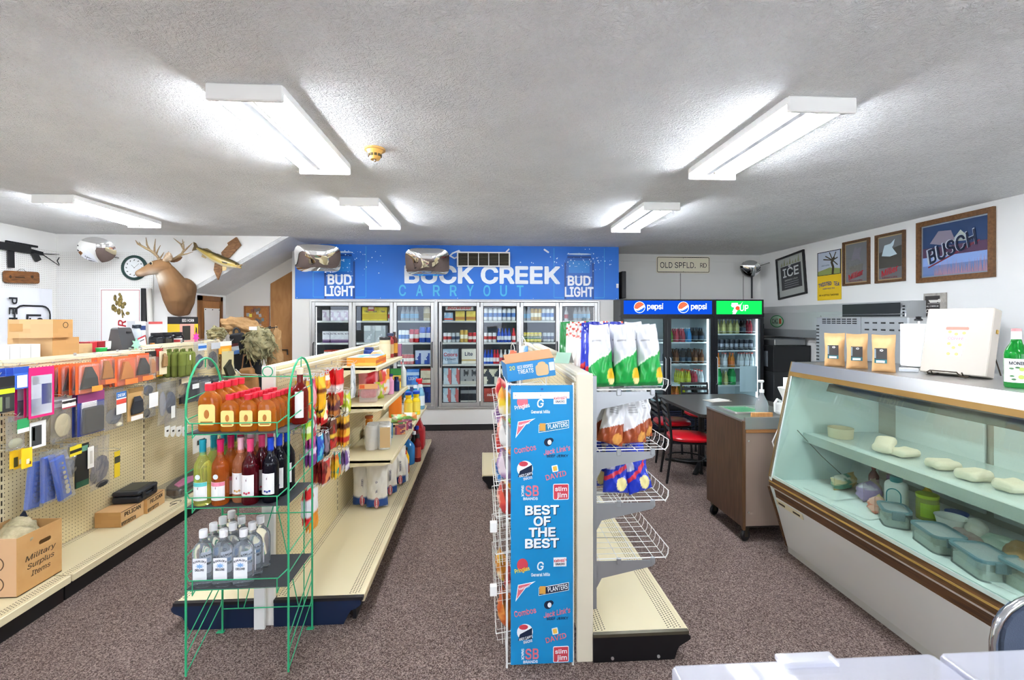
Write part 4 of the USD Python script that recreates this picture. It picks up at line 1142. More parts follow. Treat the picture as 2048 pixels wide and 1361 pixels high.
CANDY_AT = [(-1.06, 3.06, 1.578), (-1.06, 3.422, 1.572), (-1.06, 3.77, 1.526), (-1.06, 2.798, 1.576), (-1.06, 2.891, 1.426), (-1.06, 3.162, 1.415), (-1.06, 3.096, 1.235), (-1.06, 3.356, 1.243), (-1.06, 3.638, 1.211), (-1.06, 2.769, 1.205), (-1.06, 2.891, 1.204),
            (-1.06, 3.281, 1.074), (-1.06, 3.587, 1.039), (-1.06, 2.891, 1.066), (-1.06, 3.025, 1.034), (-1.06, 3.152, 1.022), (-1.06, 3.133, 0.844), (-1.06, 3.377, 0.818), (-1.06, 3.612, 0.786), (-1.06, 2.725, 0.761), (-1.06, 2.907, 0.736)]
HL = ('on its hook', 'second', 'third', 'last')
for k, ((u, v0, v1, wpx, cols, bands, what, n), p) in enumerate(zip(CANDY, CANDY_AT)):
    s_ = p[1] / 940
    h, w = (v1 - v0) * s_ * 1.06, max(wpx * s_ * 1.25, 0.06)
    kd = snack_kind('candy_pack', 'candy pack', w, h, 0.028, busy(k, cols, 12, bands), k)
    hk = min(max(p[1], 2.84), 3.87)
    zt = min(p[2], 1.405)
    hook((CX, hk, zt + 0.004), 90, 'thin wire hook of the %s' % what, 'candy hooks on the middle gondola')
    for j in range(n):
        kd((CX + 0.185 - 0.03 * j - 0.02, hk + 0.004 * (j % 2), zt - h - 0.01), 90 + (6 if j % 2 else -5),
           '%s, %s' % (what, ('frontmost on its hook', 'second on its hook', 'third on its hook', 'hindmost on its hook')[j]), '%ss on one hook' % what)


# ------------------------------------------------------------------ goods on the middle gondola's shelves
def jar(loc, label, r, h, body, lid, lab, rot=0, nk=0.8, group=None, name='jar', cat_='jar', trans=0.0):
    t = thing(name, label, cat_, loc, rot, group)
    obj('body', lathe([(0, 0), (r * 0.94, 0), (r, r * 0.08), (r, h * 0.72), (r * 0.96, h * 0.79), (r * nk, h * 0.86), (r * nk, h * 0.9)], 20), M(body, 0.25, trans=trans), t, smooth=40)
    obj('lid', lathe([(r * nk * 1.05, h * 0.86), (r * nk * 1.08, h * 0.98), (r * nk, h), (0, h)], 20), M(lid, 0.4), t, smooth=40)
    if lab:
        obj('label', band(r * 1.01, h * 0.14, h * 0.68, -170, -10), M(lab, 0.5), t)
    return t


def bottle(loc, label, r, h, body, cap, lab=None, rot=0, shoulder=0.62, name='bottle', trans=0.0, group=None, neck=0.35, capr=None, labz=(0.15, 0.55)):
    t = thing(name, label, 'bottle', loc, rot, group)
    obj('body', lathe([(0, 0), (r * 0.92, 0), (r, r * 0.12), (r, h * shoulder), (r * 0.9, h * (shoulder + 0.06)), (r * 0.55, h * (shoulder + 0.16)), (r * neck, h * (shoulder + 0.22)), (r * neck, h * 0.92)], 18), M(body, 0.25 if not trans else 0.05, trans=trans, ior=1.36), t, smooth=50)
    cr = capr or r * neck * 1.25
    obj('cap', lathe([(cr, h * 0.88), (cr, h * 0.985), (cr * 0.85, h), (0, h)], 14), M(cap, 0.4), t, smooth=40)
    if lab:
        obj('label', band(r * 1.012, h * labz[0], h * labz[1], -175, -5), M(lab, 0.5), t)
    return t


def carton(loc, label, w, d, h, cols, rot=0, n=1, name='carton', cat_='box', group=None, words=(), mat=None):
    t = thing(name, label, cat_, loc, rot, group)
    obj('carton_body', pbox(w, d, h, cols, n), mat or PRINT(0.5), t)
    for (s_, x, z, hh, ww, col) in words:
        obj('lettering', text(s_, x, z, hh, -0.0006, w=ww, bold=True), M(col, 0.5), t)
    return t


def pack(loc, label, w, h, d, fn, rot=0, seed=0, name='snack_bag', cat_='bag', group=None, mat=None, nu=10, nv=14, **kw):
    t = thing(name, label, cat_, loc, rot, group)
    obj('pouch', bag(w, h, d, fn, nu, nv, seed, **kw), mat or PRINT(0.3), t)
    return t


S1, S2, S3, S4, DK = 1.362, 1.042, 0.597, 0.617, 0.154
carton((-1.02, 4.02, S1), 'flat orange and blue boxed bag lying at the near end of the top shelf', 0.24, 0.42, 0.07, {'front': busy(3, ('#e8872a', '#f0a040', '#e07a20'), 8), 'side': busy(4, ('#e8872a', '#f2b020', '#e06a18'), 10, ((0.3, 0.6, '#c85a14'),)), 'top': busy(5, ('#5aa8e0', '#e8eef4', '#8cc4ea', '#e88a30', '#3a7ac8'), 14)}, n=8, name='boxed_bag', cat_='box')
pack((-1.0, 4.52, S1), 'cream and tan sugar pack slumped behind the orange box', 0.20, 0.10, 0.12, busy(8, ('#e6d8bc', '#f0e8d8', '#c8a878'), 10), 80, 2, 'sugar_pack', 'pack')
jar((-1.10, 4.62, S1), 'navy tub standing behind the cream pack on the top shelf', 0.05, 0.12, '#1c3a8a', '#122a66', None)
jar((-0.985, 4.80, S1), 'big round tub with black lid and blue and cream label', 0.055, 0.215, '#d8c8a0', '#1e1e22', '#dcd0b0', nk=0.95)
bottle((-0.955, 4.92, S1), 'spice bottle with dark blue cap beside the big round tub', 0.036, 0.25, '#a83a3a', '#27304a', '#c8a878', neck=0.8, shoulder=0.68)
bottle((-0.935, 5.03, S1), 'brown sauce bottle with amber label at the end of the top shelf', 0.036, 0.26, '#5a2014', '#2a1c14', '#d89a2a', neck=0.36)
carton((-0.90, 5.09, S1), 'small pink and purple box at the far end of the top shelf', 0.05, 0.06, 0.13, {'front': '#b87a9a', 'side': '#8a5a8a', 'top': '#d8c0c8'}, rot=0)
pack((-1.06, 4.45, S2), 'tall red plastic wrapped pack leaning on the second shelf', 0.20, 0.27, 0.12, busy(12, ('#d42434', '#e04050', '#c81c2c', '#f0a0a8'), 14), 30, 3, 'wrapped_pack', 'pack')
bl = thing('blister_pack', 'clear blister box with orange card top and red contents on the second shelf', 'pack', (-0.985, 4.12, S2), 10)
obj('tray', cb(-0.075, 0.075, -0.04, 0.05, 0, 0.12, 0.008), FILM('#f4f0f0', 0.2, 0.1, 0.15), bl)
obj('contents', rb(-0.065, 0.065, -0.03, 0.04, 0.035, 0.115, 0.02), M('#c0303c', 0.4, noise=(30.0, '#e88a90')), bl)
obj('header_card', cb(-0.078, 0.078, -0.043, -0.037, 0.115, 0.16, 0.002), M('#efb27a', 0.5), bl)
obj('sticker', cb(-0.07, -0.03, -0.0445, -0.043, 0.122, 0.152, 0.0005), M('#e0602a', 0.5), bl)
pack((-0.935, 4.30, S2), 'lime green and pink sweet bag beside the blister box', 0.10, 0.15, 0.07, busy(14, ('#b8c83a', '#e0a0b0', '#d84a5a', '#e8d8d0'), 12), 40, 5, 'sweet_bag', 'bag')
pack((-0.93, 4.50, S2), 'red and orange sweet bag standing on the second shelf', 0.12, 0.24, 0.07, busy(15, ('#d83a30', '#e89a3a', '#e8e0dc'), 12, ((0.35, 0.5, '#f0ecec'),)), 50, 6, 'sweet_bag', 'bag')
bottle((-0.88, 4.55, S2), 'pink lotion bottle with navy cap on the second shelf', 0.032, 0.19, '#e4a0c4', '#2c3a70', None, neck=0.55)
bottle((-0.86, 4.74, S2), 'small navy bottle behind the pink lotion', 0.03, 0.14, '#1c2e66', '#16204a', None, neck=0.6)
carton((-0.90, 4.92, S2), 'yellow and green medicine box with brown stripe on the second shelf', 0.11, 0.06, 0.20, {'front': busy(18, ('#e8c032', '#f0d058'), 6, ((0.72, 1.0, '#2a8a3a'), (0.4, 0.5, '#c07030'))), 'side': '#2a8a3a', 'top': '#1e7a34'}, n=6, rot=20)
carton((-0.99, 5.0, S2), 'black and grey boxed item behind the medicine box', 0.10, 0.08, 0.27, {'front': busy(19, ('#1c1e22', '#3a3e44', '#8a8e94'), 10), 'side': '#1c1e22', 'top': '#2c2e32'}, n=6, rot=20)
bottle((-0.85, 5.06, S2), 'white squeeze bottle with pointed grey tip on the second shelf', 0.036, 0.29, '#dfe0dc', '#5c6a74', None, neck=0.16, shoulder=0.55)


def make_roll_pack(loc, label):
    t = thing('paper_roll_pack', label, 'paper rolls', loc, 8)
    for i, (x, y) in enumerate(((-0.055, 0.05), (0.055, 0.05), (-0.055, 0.16), (0.055, 0.16))):
        for z in (0, 0.105):
            obj('roll', mv(lathe([(0.0, 0), (0.05, 0), (0.053, 0.008), (0.053, 0.097), (0.05, 0.105), (0.02, 0.105), (0.018, 0.1), (0, 0.1)], 20), (x, y, z)), M('#f2f1ee', 0.7), t, smooth=40)
    obj('wrap', rb(-0.113, 0.113, -0.008, 0.218, 0.0, 0.214, 0.03), FILM('#fafafa', 0.12, 0.2, 0.2), t)
    obj('wrap_print', cb(0.02, 0.108, -0.0095, -0.0085, 0.02, 0.2, 0.0003), M('#d9b98a', 0.5), t)
    return t


make_roll_pack((-0.93, 4.22, S3), 'clear-wrapped pack of white paper rolls on the third shelf')
carton((-1.0, 4.62, S3), 'blue tissue pack with barcode behind the paper rolls', 0.24, 0.13, 0.12, {'front': busy(21, ('#2a86c0', '#3a98d0', '#2478b4'), 8, ((0.1, 0.2, '#8cd0ec'),)), 'side': '#2a86c0', 'top': '#3a94cc'}, n=8, rot=8, words=())
bottle((-1.13, 4.75, S3), 'tall orange and yellow canister against the back of the third shelf', 0.035, 0.20, '#d8842e', '#b85a2a', '#e8b048', neck=0.9, shoulder=0.75)
for j, (x, y, c) in enumerate(((-0.83, 4.78, ('#c85a4a', '#e8b07a', '#7a3a5a')), (-0.83, 4.95, ('#b04a6a', '#e8d0b0', '#6a9a5a')), (-0.80, 5.02, ('#a83a5a', '#d8a0b8', '#5a3a6a')))):
    carton((x, y, S3), ('orange and plum sponge pack behind the paper rolls', 'pink and green sponge pack on the third shelf', 'plum sponge pack at the shelf edge')[j], 0.10, 0.09, 0.085, {'front': busy(24 + j, c, 10), 'side': busy(27 + j, c, 8), 'top': busy(30 + j, c, 8)}, n=6, rot=10, name='sponge_pack', cat_='pack')
for j, (x, y) in enumerate(((-0.93, 5.25), (-0.82, 5.35))):
    pack((x, y, S4), ('green and cream sponge wrap on the third shelf far section', 'green and orange sponge wrap beyond the first one')[j], 0.16, 0.09, 0.10, busy(34 + j, ('#7ab05a', '#e8e0c8', '#e8904a', '#8cc06a'), 12), 5, 7 + j, 'sponge_wrap', 'pack')
jar((-1.02, 5.55, S4), 'orange powder canister with white top on the third shelf', 0.075, 0.30, '#e07a28', '#eceae6', None, nk=0.98)
for j, (x, y) in enumerate(((-0.88, 5.62), (-0.80, 5.70))):
    bottle((x, y, S4), ('yellow cleaner bottle with dark blue cap', 'second yellow cleaner bottle with dark blue cap, at the shelf edge')[j], 0.05, 0.28, '#f0d428', '#1c46b0', '#f4e060', neck=0.7, shoulder=0.56)
for j, (x, y, b) in enumerate(((-0.93, 5.90, '#2a9ad8'), (-0.85, 5.98, '#48b4e4'), (-0.79, 6.04, '#8cc8e8'))):
    bottle((x, y, S4), ('bright blue spray bottle behind the yellow cleaners', 'sky blue spray bottle behind the yellow cleaners', 'pale blue dish soap bottle by the shelf end')[j], 0.05, 0.31, b, '#dfe4e8', '#e4eef4', neck=0.4, trans=0.3)
sp = bottle((-0.82, 6.18, S4), 'spray bottle with big red trigger at the shelf end', 0.05, 0.34, '#c8dcea', '#d02034', None, neck=0.42)
obj('trigger', rb(-0.05, 0.03, -0.025, 0.025, 0.32, 0.37, 0.015), M('#d81c30', 0.35), sp)

# charcoal bags and jugs on the deck
CHAR = PRINT(0.55)
rngc = random.Random(5)


def char_fn(u, v, front):
    if v < 0.03 or v > 0.9:
        return '#e4e2da'
    return '#1d4a94' if v < 0.27 else '#e6e4dc'


for j, (x, y, r) in enumerate(((-1.03, 4.13, 5), (-0.90, 4.07, 8), (-0.87, 4.36, 30), (-0.83, 4.62, 35), (-1.03, 4.42, 0))):
    lab = ('white and blue charcoal bag against the back, first on the deck', 'white and blue charcoal bag at the aisle edge, first of its row', 'second charcoal bag along the deck edge', 'third charcoal bag along the deck edge', 'charcoal bag hidden behind the first one on the deck')[j]
    t = thing('charcoal_bag', lab, 'bag', (x, y, DK), r, 'charcoal bags on the lowest shelf')
    obj('sack', bag(0.18, 0.36, 0.13, char_fn, 12, 18, j, crimp=0.06, wrinkle=0.010, gusset=0.2, pinch=0.02), CHAR, t)
    rd = obj('badge', face(ell(0, 0.058, 0.021, 0.045), -0.067, 0.003), M('#b83a4a', 0.5), t)
    obj('badge_ring', face(ell(0, 0.058, 0.018, 0.041).difference(ell(0, 0.058, 0.0165, 0.039)), -0.0702, 0.0006), M('#f2e6e2', 0.5), rd)
    obj('lettering', mv(text('KINGSFORD', 0, -0.006, 0.013, 0, w=0.07, bold=True), (0, -0.0705, 0.058), (0, 90, 0)), M('#f6f2ee', 0.5), rd)
    obj('side_lettering', mv(text('ORIGINAL', 0, -0.008, 0.016, 0, w=0.10, bold=True), (0.0, -0.069, 0.19), (0, 90, 0)), M('#4a4c70', 0.5), t)
for j in range(7):
    bottle((-0.95 + 0.075 * (j % 3), 4.85 + 0.09 * (j // 3), DK), 'yellow motor oil bottle with black cap, %s on the deck' % ('first at the back', 'first in the middle', 'first at the edge', 'second at the back', 'second in the middle', 'second at the edge', 'third at the back')[j], 0.036, 0.27, '#f0c21c', '#18181a', '#8a2a1a' if j % 3 == 2 else '#f4d040', neck=0.42, group='yellow oil bottles on the lowest shelf', labz=(0.05, 0.4))
bottle((-0.78, 4.72, DK), 'white bottle with red cap between charcoal and yellow oil', 0.04, 0.30, '#ecebe8', '#c8202c', '#e4e4ea', neck=0.5)
bottle((-0.84, 5.28, DK), 'big clear jug of blue washer fluid on the deck', 0.085, 0.37, '#3a8ad0', '#e8e8e8', None, neck=0.22, trans=0.35, shoulder=0.5)
for j, (x, y) in enumerate(((-0.92, 5.5), (-0.80, 5.52), (-0.74, 5.36))):
    bottle((x, y, DK), ('black oil bottle behind the blue jug', 'black and red oil bottle with white cap', 'dark red additive bottle at the deck edge')[j], 0.042, 0.30, ('#17181c', '#1c1a1e', '#7a1a20')[j], ('#22242a', '#e6e6ea', '#1a1a1c')[j], ('#3a3c44', '#a02a2a', '#b8443a')[j], neck=0.45)
bottle((-0.79, 5.66, DK), 'oil bottle with royal blue cap before the red jug', 0.04, 0.33, '#5a1a24', '#2238a8', None, neck=0.55)
rj = thing('fuel_jug', 'large red plastic jug at the far end of the deck', 'jug', (-0.80, 5.90, DK), 0)
obj('body', rb(-0.075, 0.075, -0.10, 0.10, 0, 0.26, 0.025), M('#b3242c', 0.4), rj, smooth=50)
obj('neck', hull(np.vstack([np.array([(x, y, 0.245) for x in (-0.06, 0.06) for y in (-0.08, 0.08)]), np.array([(x, y, 0.36) for x in (-0.02, 0.02) for y in (-0.02, 0.02)])])), M('#b3242c', 0.4), rj)
obj('cap', cyl(0.028, 0.355, 0.395, n=16), M('#a01c24', 0.4), rj, smooth=40)

# ================================================================== chips on the wire shelves
CHIPM = PRINT(0.22)


def lays(u, v, front):
    s = 0.34 + 0.30 * u + 0.03 * math.sin(6 * u)
    if (u - 0.83) ** 2 / 0.03 + (v - 0.16) ** 2 / 0.016 < 1:
        return '#f0bc2c' if v > 0.13 else '#f4dc9a'
    if v < s - 0.03:
        return '#1fa046' if (v > 0.05 and u > 0.05) else '#17803a'
    if v < s:
        return '#f2f2ee'
    if abs(v - 0.73) < 0.006 and 0.12 < u < 0.5:
        return '#9a9a9c'
    return '#dcdde1'


def bluebag(u, v, front):
    if 0.15 < u < 0.6 and 0.45 < v < 0.78:
        return '#eceef2' if int(v * 40) % 4 else '#8a8ea8'
    if abs(v - 0.22 - 0.25 * u) < 0.05:
        return '#d02a34'
    return '#2336b4' if v < 0.86 else '#1c2c9c'


def dotbag(u, v, front):
    if v > 0.72:
        return '#c0392b' if (int(u * 8) + int(v * 24)) % 3 == 0 else '#f0e8dc'
    if v > 0.4:
        return '#eceae6'
    return '#c64a2a' if v < 0.12 + 0.4 * u else '#eeeae2'


def brownbag(u, v, front):
    if (u - 0.75) ** 2 / 0.04 + (v - 0.12) ** 2 / 0.012 < 1:
        return '#e0a050'
    if v < 0.24 + 0.22 * u:
        return '#9c4a2a' if (u + v * 0.6) % 0.5 > 0.06 else '#b25a34'
    if 0.2 < u < 0.6 and 0.5 < v < 0.9 and int(v * 60) % 3 == 0:
        return '#a8a8ac'
    return '#e2e2e4'


def doubleg(u, v, front):
    if (u - 0.68) ** 2 / 0.05 + (v - 0.2) ** 2 / 0.022 < 1:
        return '#e8dc9a'
    if abs(v - 0.30 - 0.30 * u) < 0.05:
        return '#d03048'
    if 0.05 < u < 0.4 and 0.5 < v < 0.85:
        return '#c8cce0'
    return '#1f38b8'


def greenbag(u, v, front):
    return '#1c7a3a' if v > 0.3 else '#e8e4d8'


def chipkind(fn, seed, w=0.145, h=0.335, d=0.10):
    def make(loc, rot, label, group):
        t = thing('chip_bag', label, 'chip bag', loc, rot, group)
        obj('pouch', bag(w, h, d, fn, 30, 44, seed, crimp=0.05, wrinkle=0.010, gusset=0.42, pinch=0.26), CHIPM, t)
        return t
    return Kind(make)


C_L, C_B, C_D, C_W, C_G, C_N = chipkind(lays, 1), chipkind(bluebag, 2), chipkind(dotbag, 3), chipkind(brownbag, 4, 0.14, 0.27, 0.085), chipkind(doubleg, 5, 0.14, 0.245, 0.085), chipkind(greenbag, 6)
RXO = RX1 + 0.024
z1 = RACKZ[0] + 0.008
TOPG = 'chip bags standing on the top wire shelf'
for j, (dx, lab) in enumerate(((0.055, 'green and white chip bag by the end post on the top wire shelf'), (0.195, 'green and white chip bag in the middle of the top shelf front'), (0.330, 'green and white chip bag at the aisle end of the top shelf front'))):
    C_L((RXO + dx - 0.01, 2.47 + 0.015 * j, z1), (-9, 0, (4, 1, 5)[j]), lab, TOPG)
rows = ((C_B, C_L, C_L, 'second row'), (C_B, C_B, C_L, 'third row'), (C_D, C_B, C_B, 'fourth row'), (C_D, C_D, C_B, 'fifth row'), (C_D, C_D, C_D, 'sixth row'), (C_D, C_D, C_D, 'seventh row'), (C_N, C_D, C_D, 'eighth row'), (C_N, C_N, C_D, 'ninth row'))
cn = {id(C_L): 'green and white', id(C_B): 'blue', id(C_D): 'white and red dotted', id(C_N): 'dark green'}
for i, r in enumerate(rows):
    for j in range(3):
        C = r[j]
        C((RXO + (0.055, 0.19, 0.32)[j], 2.60 + 0.128 * i, z1), (-9 - (i % 2), 0, -4 + 4 * j), '%s chip bag, %s of the top wire shelf, %s' % (cn[id(C)], r[3], ('by the rail', 'middle', 'by the aisle')[j]), TOPG, (1, 1, 1.0 + 0.04 * (i % 3 == 1)))
z2 = RACKZ[1] + 0.008
for j, (dx, dy, rx, rz) in enumerate(((0.05, 0.16, -8, 10), (0.095, 0.045, -14, -8), (0.235, 0.05, -8, 8), (0.32, 0.17, -8, 16), (0.06, 0.28, -8, 0), (0.21, 0.24, -8, 5))):
    C_W((RXO + dx, 2.46 + dy, z2), (rx, (0, 13, 0, 0, 0, 0)[j], rz), 'brown and white chip bag on the second wire shelf, %s' % ('half hidden by the upright', 'leaning askew', 'upright in the middle', 'at the aisle end', 'behind the leaning bag', 'behind the upright bag')[j], 'brown chip bags on the second wire shelf')
z3 = RACKZ[2] + 0.008
for j, (dx, dy, ry, rz) in enumerate(((0.045, 0.15, 0, 10), (0.13, 0.045, 3, 0), (0.275, 0.06, -14, 8), (0.16, 0.25, 0, 0), (0.30, 0.20, 0, 6))):
    C_G((RXO + dx, 2.46 + dy, z3), (-10, ry, rz), 'royal blue corn snack bag on the third wire shelf, %s' % ('half hidden by the upright', 'second from the upright', 'tilted at the aisle end', 'behind the second bag', 'behind the tilted bag')[j], 'blue snack bags on the third wire shelf')
pack((RXO + 0.09, 3.12, RACKZ[3] + 0.03), 'light blue and white snack bag lying at the back of the lowest wire shelf', 0.16, 0.10, 0.10, lambda u, v, f: '#3a86c8' if u > 0.5 else '#e8eef4', 20, 3, 'snack_bag', 'bag')


# ================================================================== goods hanging on the left gondola (they face +x, so rot = 90)
def blob(rx, ry, rz, seed, amp=0.15, freq=3.0, sub=3, flat=0.0):
    m = trimesh.creation.icosphere(subdivisions=sub)
    v = np.array(m.vertices)
    n = meshkit.fbm(v * freq + seed * 7.3, 3, seed) - 0.5
    v = v * (1 + amp * 2 * n)[:, None] * (rx, ry, rz)
    if flat:
        v[:, 2] = np.maximum(v[:, 2], -rz * flat)
    v[:, 2] -= v[:, 2].min()
    return (v, np.array(m.faces))


def span(A, B, x):
    """Width, height and base point (middle of the lower edge) between two corners read on the plane x."""
    return B[1] - A[1], A[2] - B[2], (x, (A[1] + B[1]) / 2, B[2])


HANGG = 'packs hanging on the long left gondola'
_hk = {}


def ghook(y, z, what):
    hook((GX + 0.001, y, z), 90, 'wire hook of the %s' % what, 'wire hooks on the left gondola')


def card_pack(A, B, label, bg, header=None, art=None, bubble=None, content=None, sticker=None, x=-2.80, rot=0, group=None, n=1, step=0.05, words=(), back_labels=None, wobble=3):
    """A hanging card: printed card, header band, clear bubble with its contents, sticker; n copies deep on one hook."""
    w, h, base = span(A, B, x)
    w = max(w, 0.03)

    def make(loc, r, lab, grp):
        t = thing('hanging_pack', lab, 'hanging pack', loc, r, grp)
        if bg:
            c_ = obj('card', pbox(w, 0.003, h, {'front': bg if callable(bg) or isinstance(bg, str) else busy(len(label), bg, 14)}, 10 if callable(bg) or not isinstance(bg, str) else 1), PRINT(0.45), t)
            if header:
                obj('header', face(sbox(-w / 2, h * header[1], w / 2, h * header[2]), -0.0006, 0.0008), M(header[0], 0.45), c_)
            for (s_, fx, fz, fh, fw, col) in words:
                obj('lettering', text(s_, w * fx, h * fz, h * fh, -0.0016, w=w * fw, bold=True), M(col, 0.5), c_)
            for (fx0, fz0, fx1, fz1, col) in (art or ()):
                obj('print', face(sbox(w * fx0, h * fz0, w * fx1, h * fz1), -0.0016, 0.0006), M(col, 0.45), c_)
        if content:
            kind, col, f = content
            cw, ch = w * f[0], h * f[1]
            cz = h * f[2]
            if kind == 'pouch':
                sh = hull([(sx * cw / 2 * k, yy, cz + zz * ch) for sx in (-1, 1) for k, yy, zz in ((0.9, -0.004, 0.0), (1.0, -0.02, 0.1), (0.8, -0.024, 0.75), (0.55, -0.012, 1.0), (1.0, -0.004, 0.3))])
            elif kind == 'cone':
                sh = hull([(sx * cw / 2 * k, yy, cz + zz * ch) for sx in (-1, 1) for k, yy, zz in ((1.0, -0.004, 0.0), (1.0, -0.024, 0.06), (0.8, -0.028, 0.5), (0.25, -0.02, 1.0), (0.3, -0.004, 1.0))])
            else:
                sh = rb(-cw / 2, cw / 2, -0.026, -0.003, cz, cz + ch, 0.011)
            obj('contents', sh, M(col, 0.55), t)
        if bubble:
            obj('blister', rb(-w * 0.48, w * 0.48, -0.034, -0.0035, h * bubble[0], h * bubble[1], 0.014), FILM('#fbfbfb', 0.10, 0.08, 0.04), t, smooth=50)
        if sticker:
            fx0, fz0, fx1, fz1, col = sticker
            obj('sticker', face(sbox(w * fx0, h * fz0, w * fx1, h * fz1), -0.035, 0.0008), M(col, 0.5), t)
        return t

    K = Kind(make)
    for j in range(n):
        lab = label if j == 0 else label + ', ' + ('', 'second on its hook', 'third on its hook', 'fourth on its hook', 'hindmost on its hook')[j]
        K((base[0] - step * j, base[1] + 0.006 * (j % 2), base[2] - 0.004 * j), (0, 0, 90) if rot == 0 and n == 1 else (rot, 0, 90 + (wobble if j % 2 else -wobble)), lab, group)
    ghook(base[1], base[2] + h + 0.004, ' '.join(label.split(',')[0].split()[:12]))
    return K


def film_bag(A, B, label, inside, label_card=None, x=-2.80, tilt=0, n=1, words=()):
    """A clear bag hung on a hook with soft contents and a header label."""
    w, h, base = span(A, B, x)
    w = max(w, 0.04)

    def make(loc, r, lab, grp):
        t = thing('hanging_bag', lab, 'hanging bag', loc, r, grp)
        v, f, c, _ = bag(w, h, 0.045, lambda u, v_, fr: '#ffffff', 6, 8, len(lab), wrinkle=0.005)
        obj('film', (v, f), FILM('#f6f6f8', 0.16, 0.12, 0.07), t)
        for (col, fw, fh, fx, fz) in inside:
            q = blob(w * fw / 2, 0.014, h * fh / 2, len(lab) + int(fx * 10), 0.12, 3.0, 2)
            q[0][:, 0] += w * fx
            q[0][:, 2] += h * fz
            obj('contents', q, M(col, 0.75), t, smooth=True)
        if label_card:
            col, fx0, fz0, fx1, fz1 = label_card[:5]
            lc = obj('label_card', bx(w * fx0, w * fx1, -0.031, -0.0295, h * fz0, h * fz1), M(col, 0.5), t)
            for k, (c2, a0, a1) in enumerate(label_card[5:]):
                obj('label_stripe', bx(w * fx0, w * fx1, -0.0318, -0.031, h * (fz0 + (fz1 - fz0) * a0), h * (fz0 + (fz1 - fz0) * a1)), M(c2, 0.5), lc)
            for (s_, rx, rz, rh, rw, c3) in words:
                obj('lettering', text(s_, w * rx, h * rz, h * rh, -0.0322, w=w * rw, bold=True), M(c3, 0.5), lc)
        return t

    K = Kind(make)
    for j in range(n):
        K((base[0] - 0.05 * j, base[1] + 0.005 * j, base[2]), (tilt, 0, 90 + 4 * (-1) ** j), label if j == 0 else label + ', rear one', None)
    ghook(base[1], base[2] + h, ' '.join(label.split(',')[0].split()[:12]))


OR = '#e8622e'
card_pack((-2.76, 2.828, 1.42), (-2.76, 2.95, 1.213), 'black and lime hardware pack at the near end of the gondola', '#2c2e30', ('#1c1d1f', 0.72, 1.0), ((-0.5, 0.52, 0.5, 0.66, '#c8dc28'), (-0.4, 0.05, -0.1, 0.45, '#8a9a60'), (0.05, 0.1, 0.25, 0.42, '#5c6058')), x=-2.76)
card_pack((-2.77, 2.96, 1.466), (-2.77, 3.046, 1.335), 'bright blue pack with cream paper label beside the pink cards', '#3a68c8', ('#284fae', 0.72, 1.0), ((-0.32, 0.06, 0.38, 0.62, '#efe6da'),), x=-2.77, n=3, step=0.055)
card_pack((-2.76, 3.042, 1.454), (-2.76, 3.202, 1.142), 'large magenta card with grey-blue picture panel', '#d8186c', None, ((-0.42, 0.05, 0.40, 0.84, '#b9bcc6'), (-0.42, 0.1, 0.2, 0.38, '#8a94d4'), (-0.02, 0.25, 0.38, 0.66, '#4a4f9c'), (-0.38, 0.66, -0.08, 0.82, '#e4d0d4'), (-0.36, 0.06, -0.08, 0.22, '#7a2a58')), x=-2.76, n=3, step=0.04)
card_pack((-2.86, 3.107, 1.33), (-2.86, 3.155, 1.143), 'narrow crimson card showing its edge behind the magenta cards', '#b01038', None, ((-0.2, 0.1, 0.2, 0.9, '#d8406a'),), x=-2.88)
card_pack((-2.745, 3.355, 1.452), (-2.745, 3.529, 1.24), 'orange clamshell with black holster, front of the first hook', OR, None, None, (0.0, 0.95), ('cone', '#2c2f33', (0.75, 0.72, 0.14)), (-0.02, 0.04, 0.48, 0.22, '#f0923a'), x=-2.745, n=4, step=0.055)
card_pack((-2.76, 3.552, 1.477), (-2.76, 3.675, 1.274), 'orange clamshell with tan leather holster beside the black holsters', OR, None, None, (0.0, 0.95), ('cone', '#a5682a', (0.8, 0.66, 0.2)), (-0.3, 0.04, 0.48, 0.2, '#f0703a'), x=-2.76, n=2, step=0.05)
card_pack((-2.75, 3.7, 1.469), (-2.75, 3.877, 1.246), 'orange clamshell with brown holster in the middle of the top row', OR, None, None, (0.0, 0.95), ('cone', '#b9702c', (0.7, 0.62, 0.2)), (-0.2, 0.04, 0.48, 0.22, '#f0783a'), x=-2.75, n=3, step=0.05)
card_pack((-2.78, 3.93, 1.475), (-2.78, 4.093, 1.246), 'orange clamshell with black pocket holster near the green price star', OR, None, None, (0.0, 0.95), ('cone', '#2a2d32', (0.8, 0.6, 0.24)), (-0.2, 0.04, 0.48, 0.2, '#f0783a'), x=-2.78, n=2, step=0.05)
card_pack((-2.8, 4.081, 1.484), (-2.8, 4.213, 1.248), 'card with a tan leather knife sheath under a black header', '#cdb9a2', ('#23211f', 0.80, 1.0), ((-0.4, 0.0, 0.4, 0.12, '#d8a878'),), (0.1, 0.8), ('pouch', '#b57a4c', (0.55, 0.55, 0.18)), x=-2.80)
card_pack((-2.8, 4.206, 1.502), (-2.8, 4.301, 1.259), 'narrow dark red card with a yellow foot', '#a8261c', None, ((-0.4, 0.0, 0.4, 0.2, '#e8a41c'), (-0.3, 0.7, 0.3, 0.95, '#c83a2a')), x=-2.80)
card_pack((-2.78, 4.226, 1.479), (-2.78, 4.322, 1.274), 'card with a tan leather pistol grip before the olive pouches', '#d8c8a6', None, None, None, ('pouch', '#8c6a44', (0.6, 0.6, 0.3)), x=-2.78)


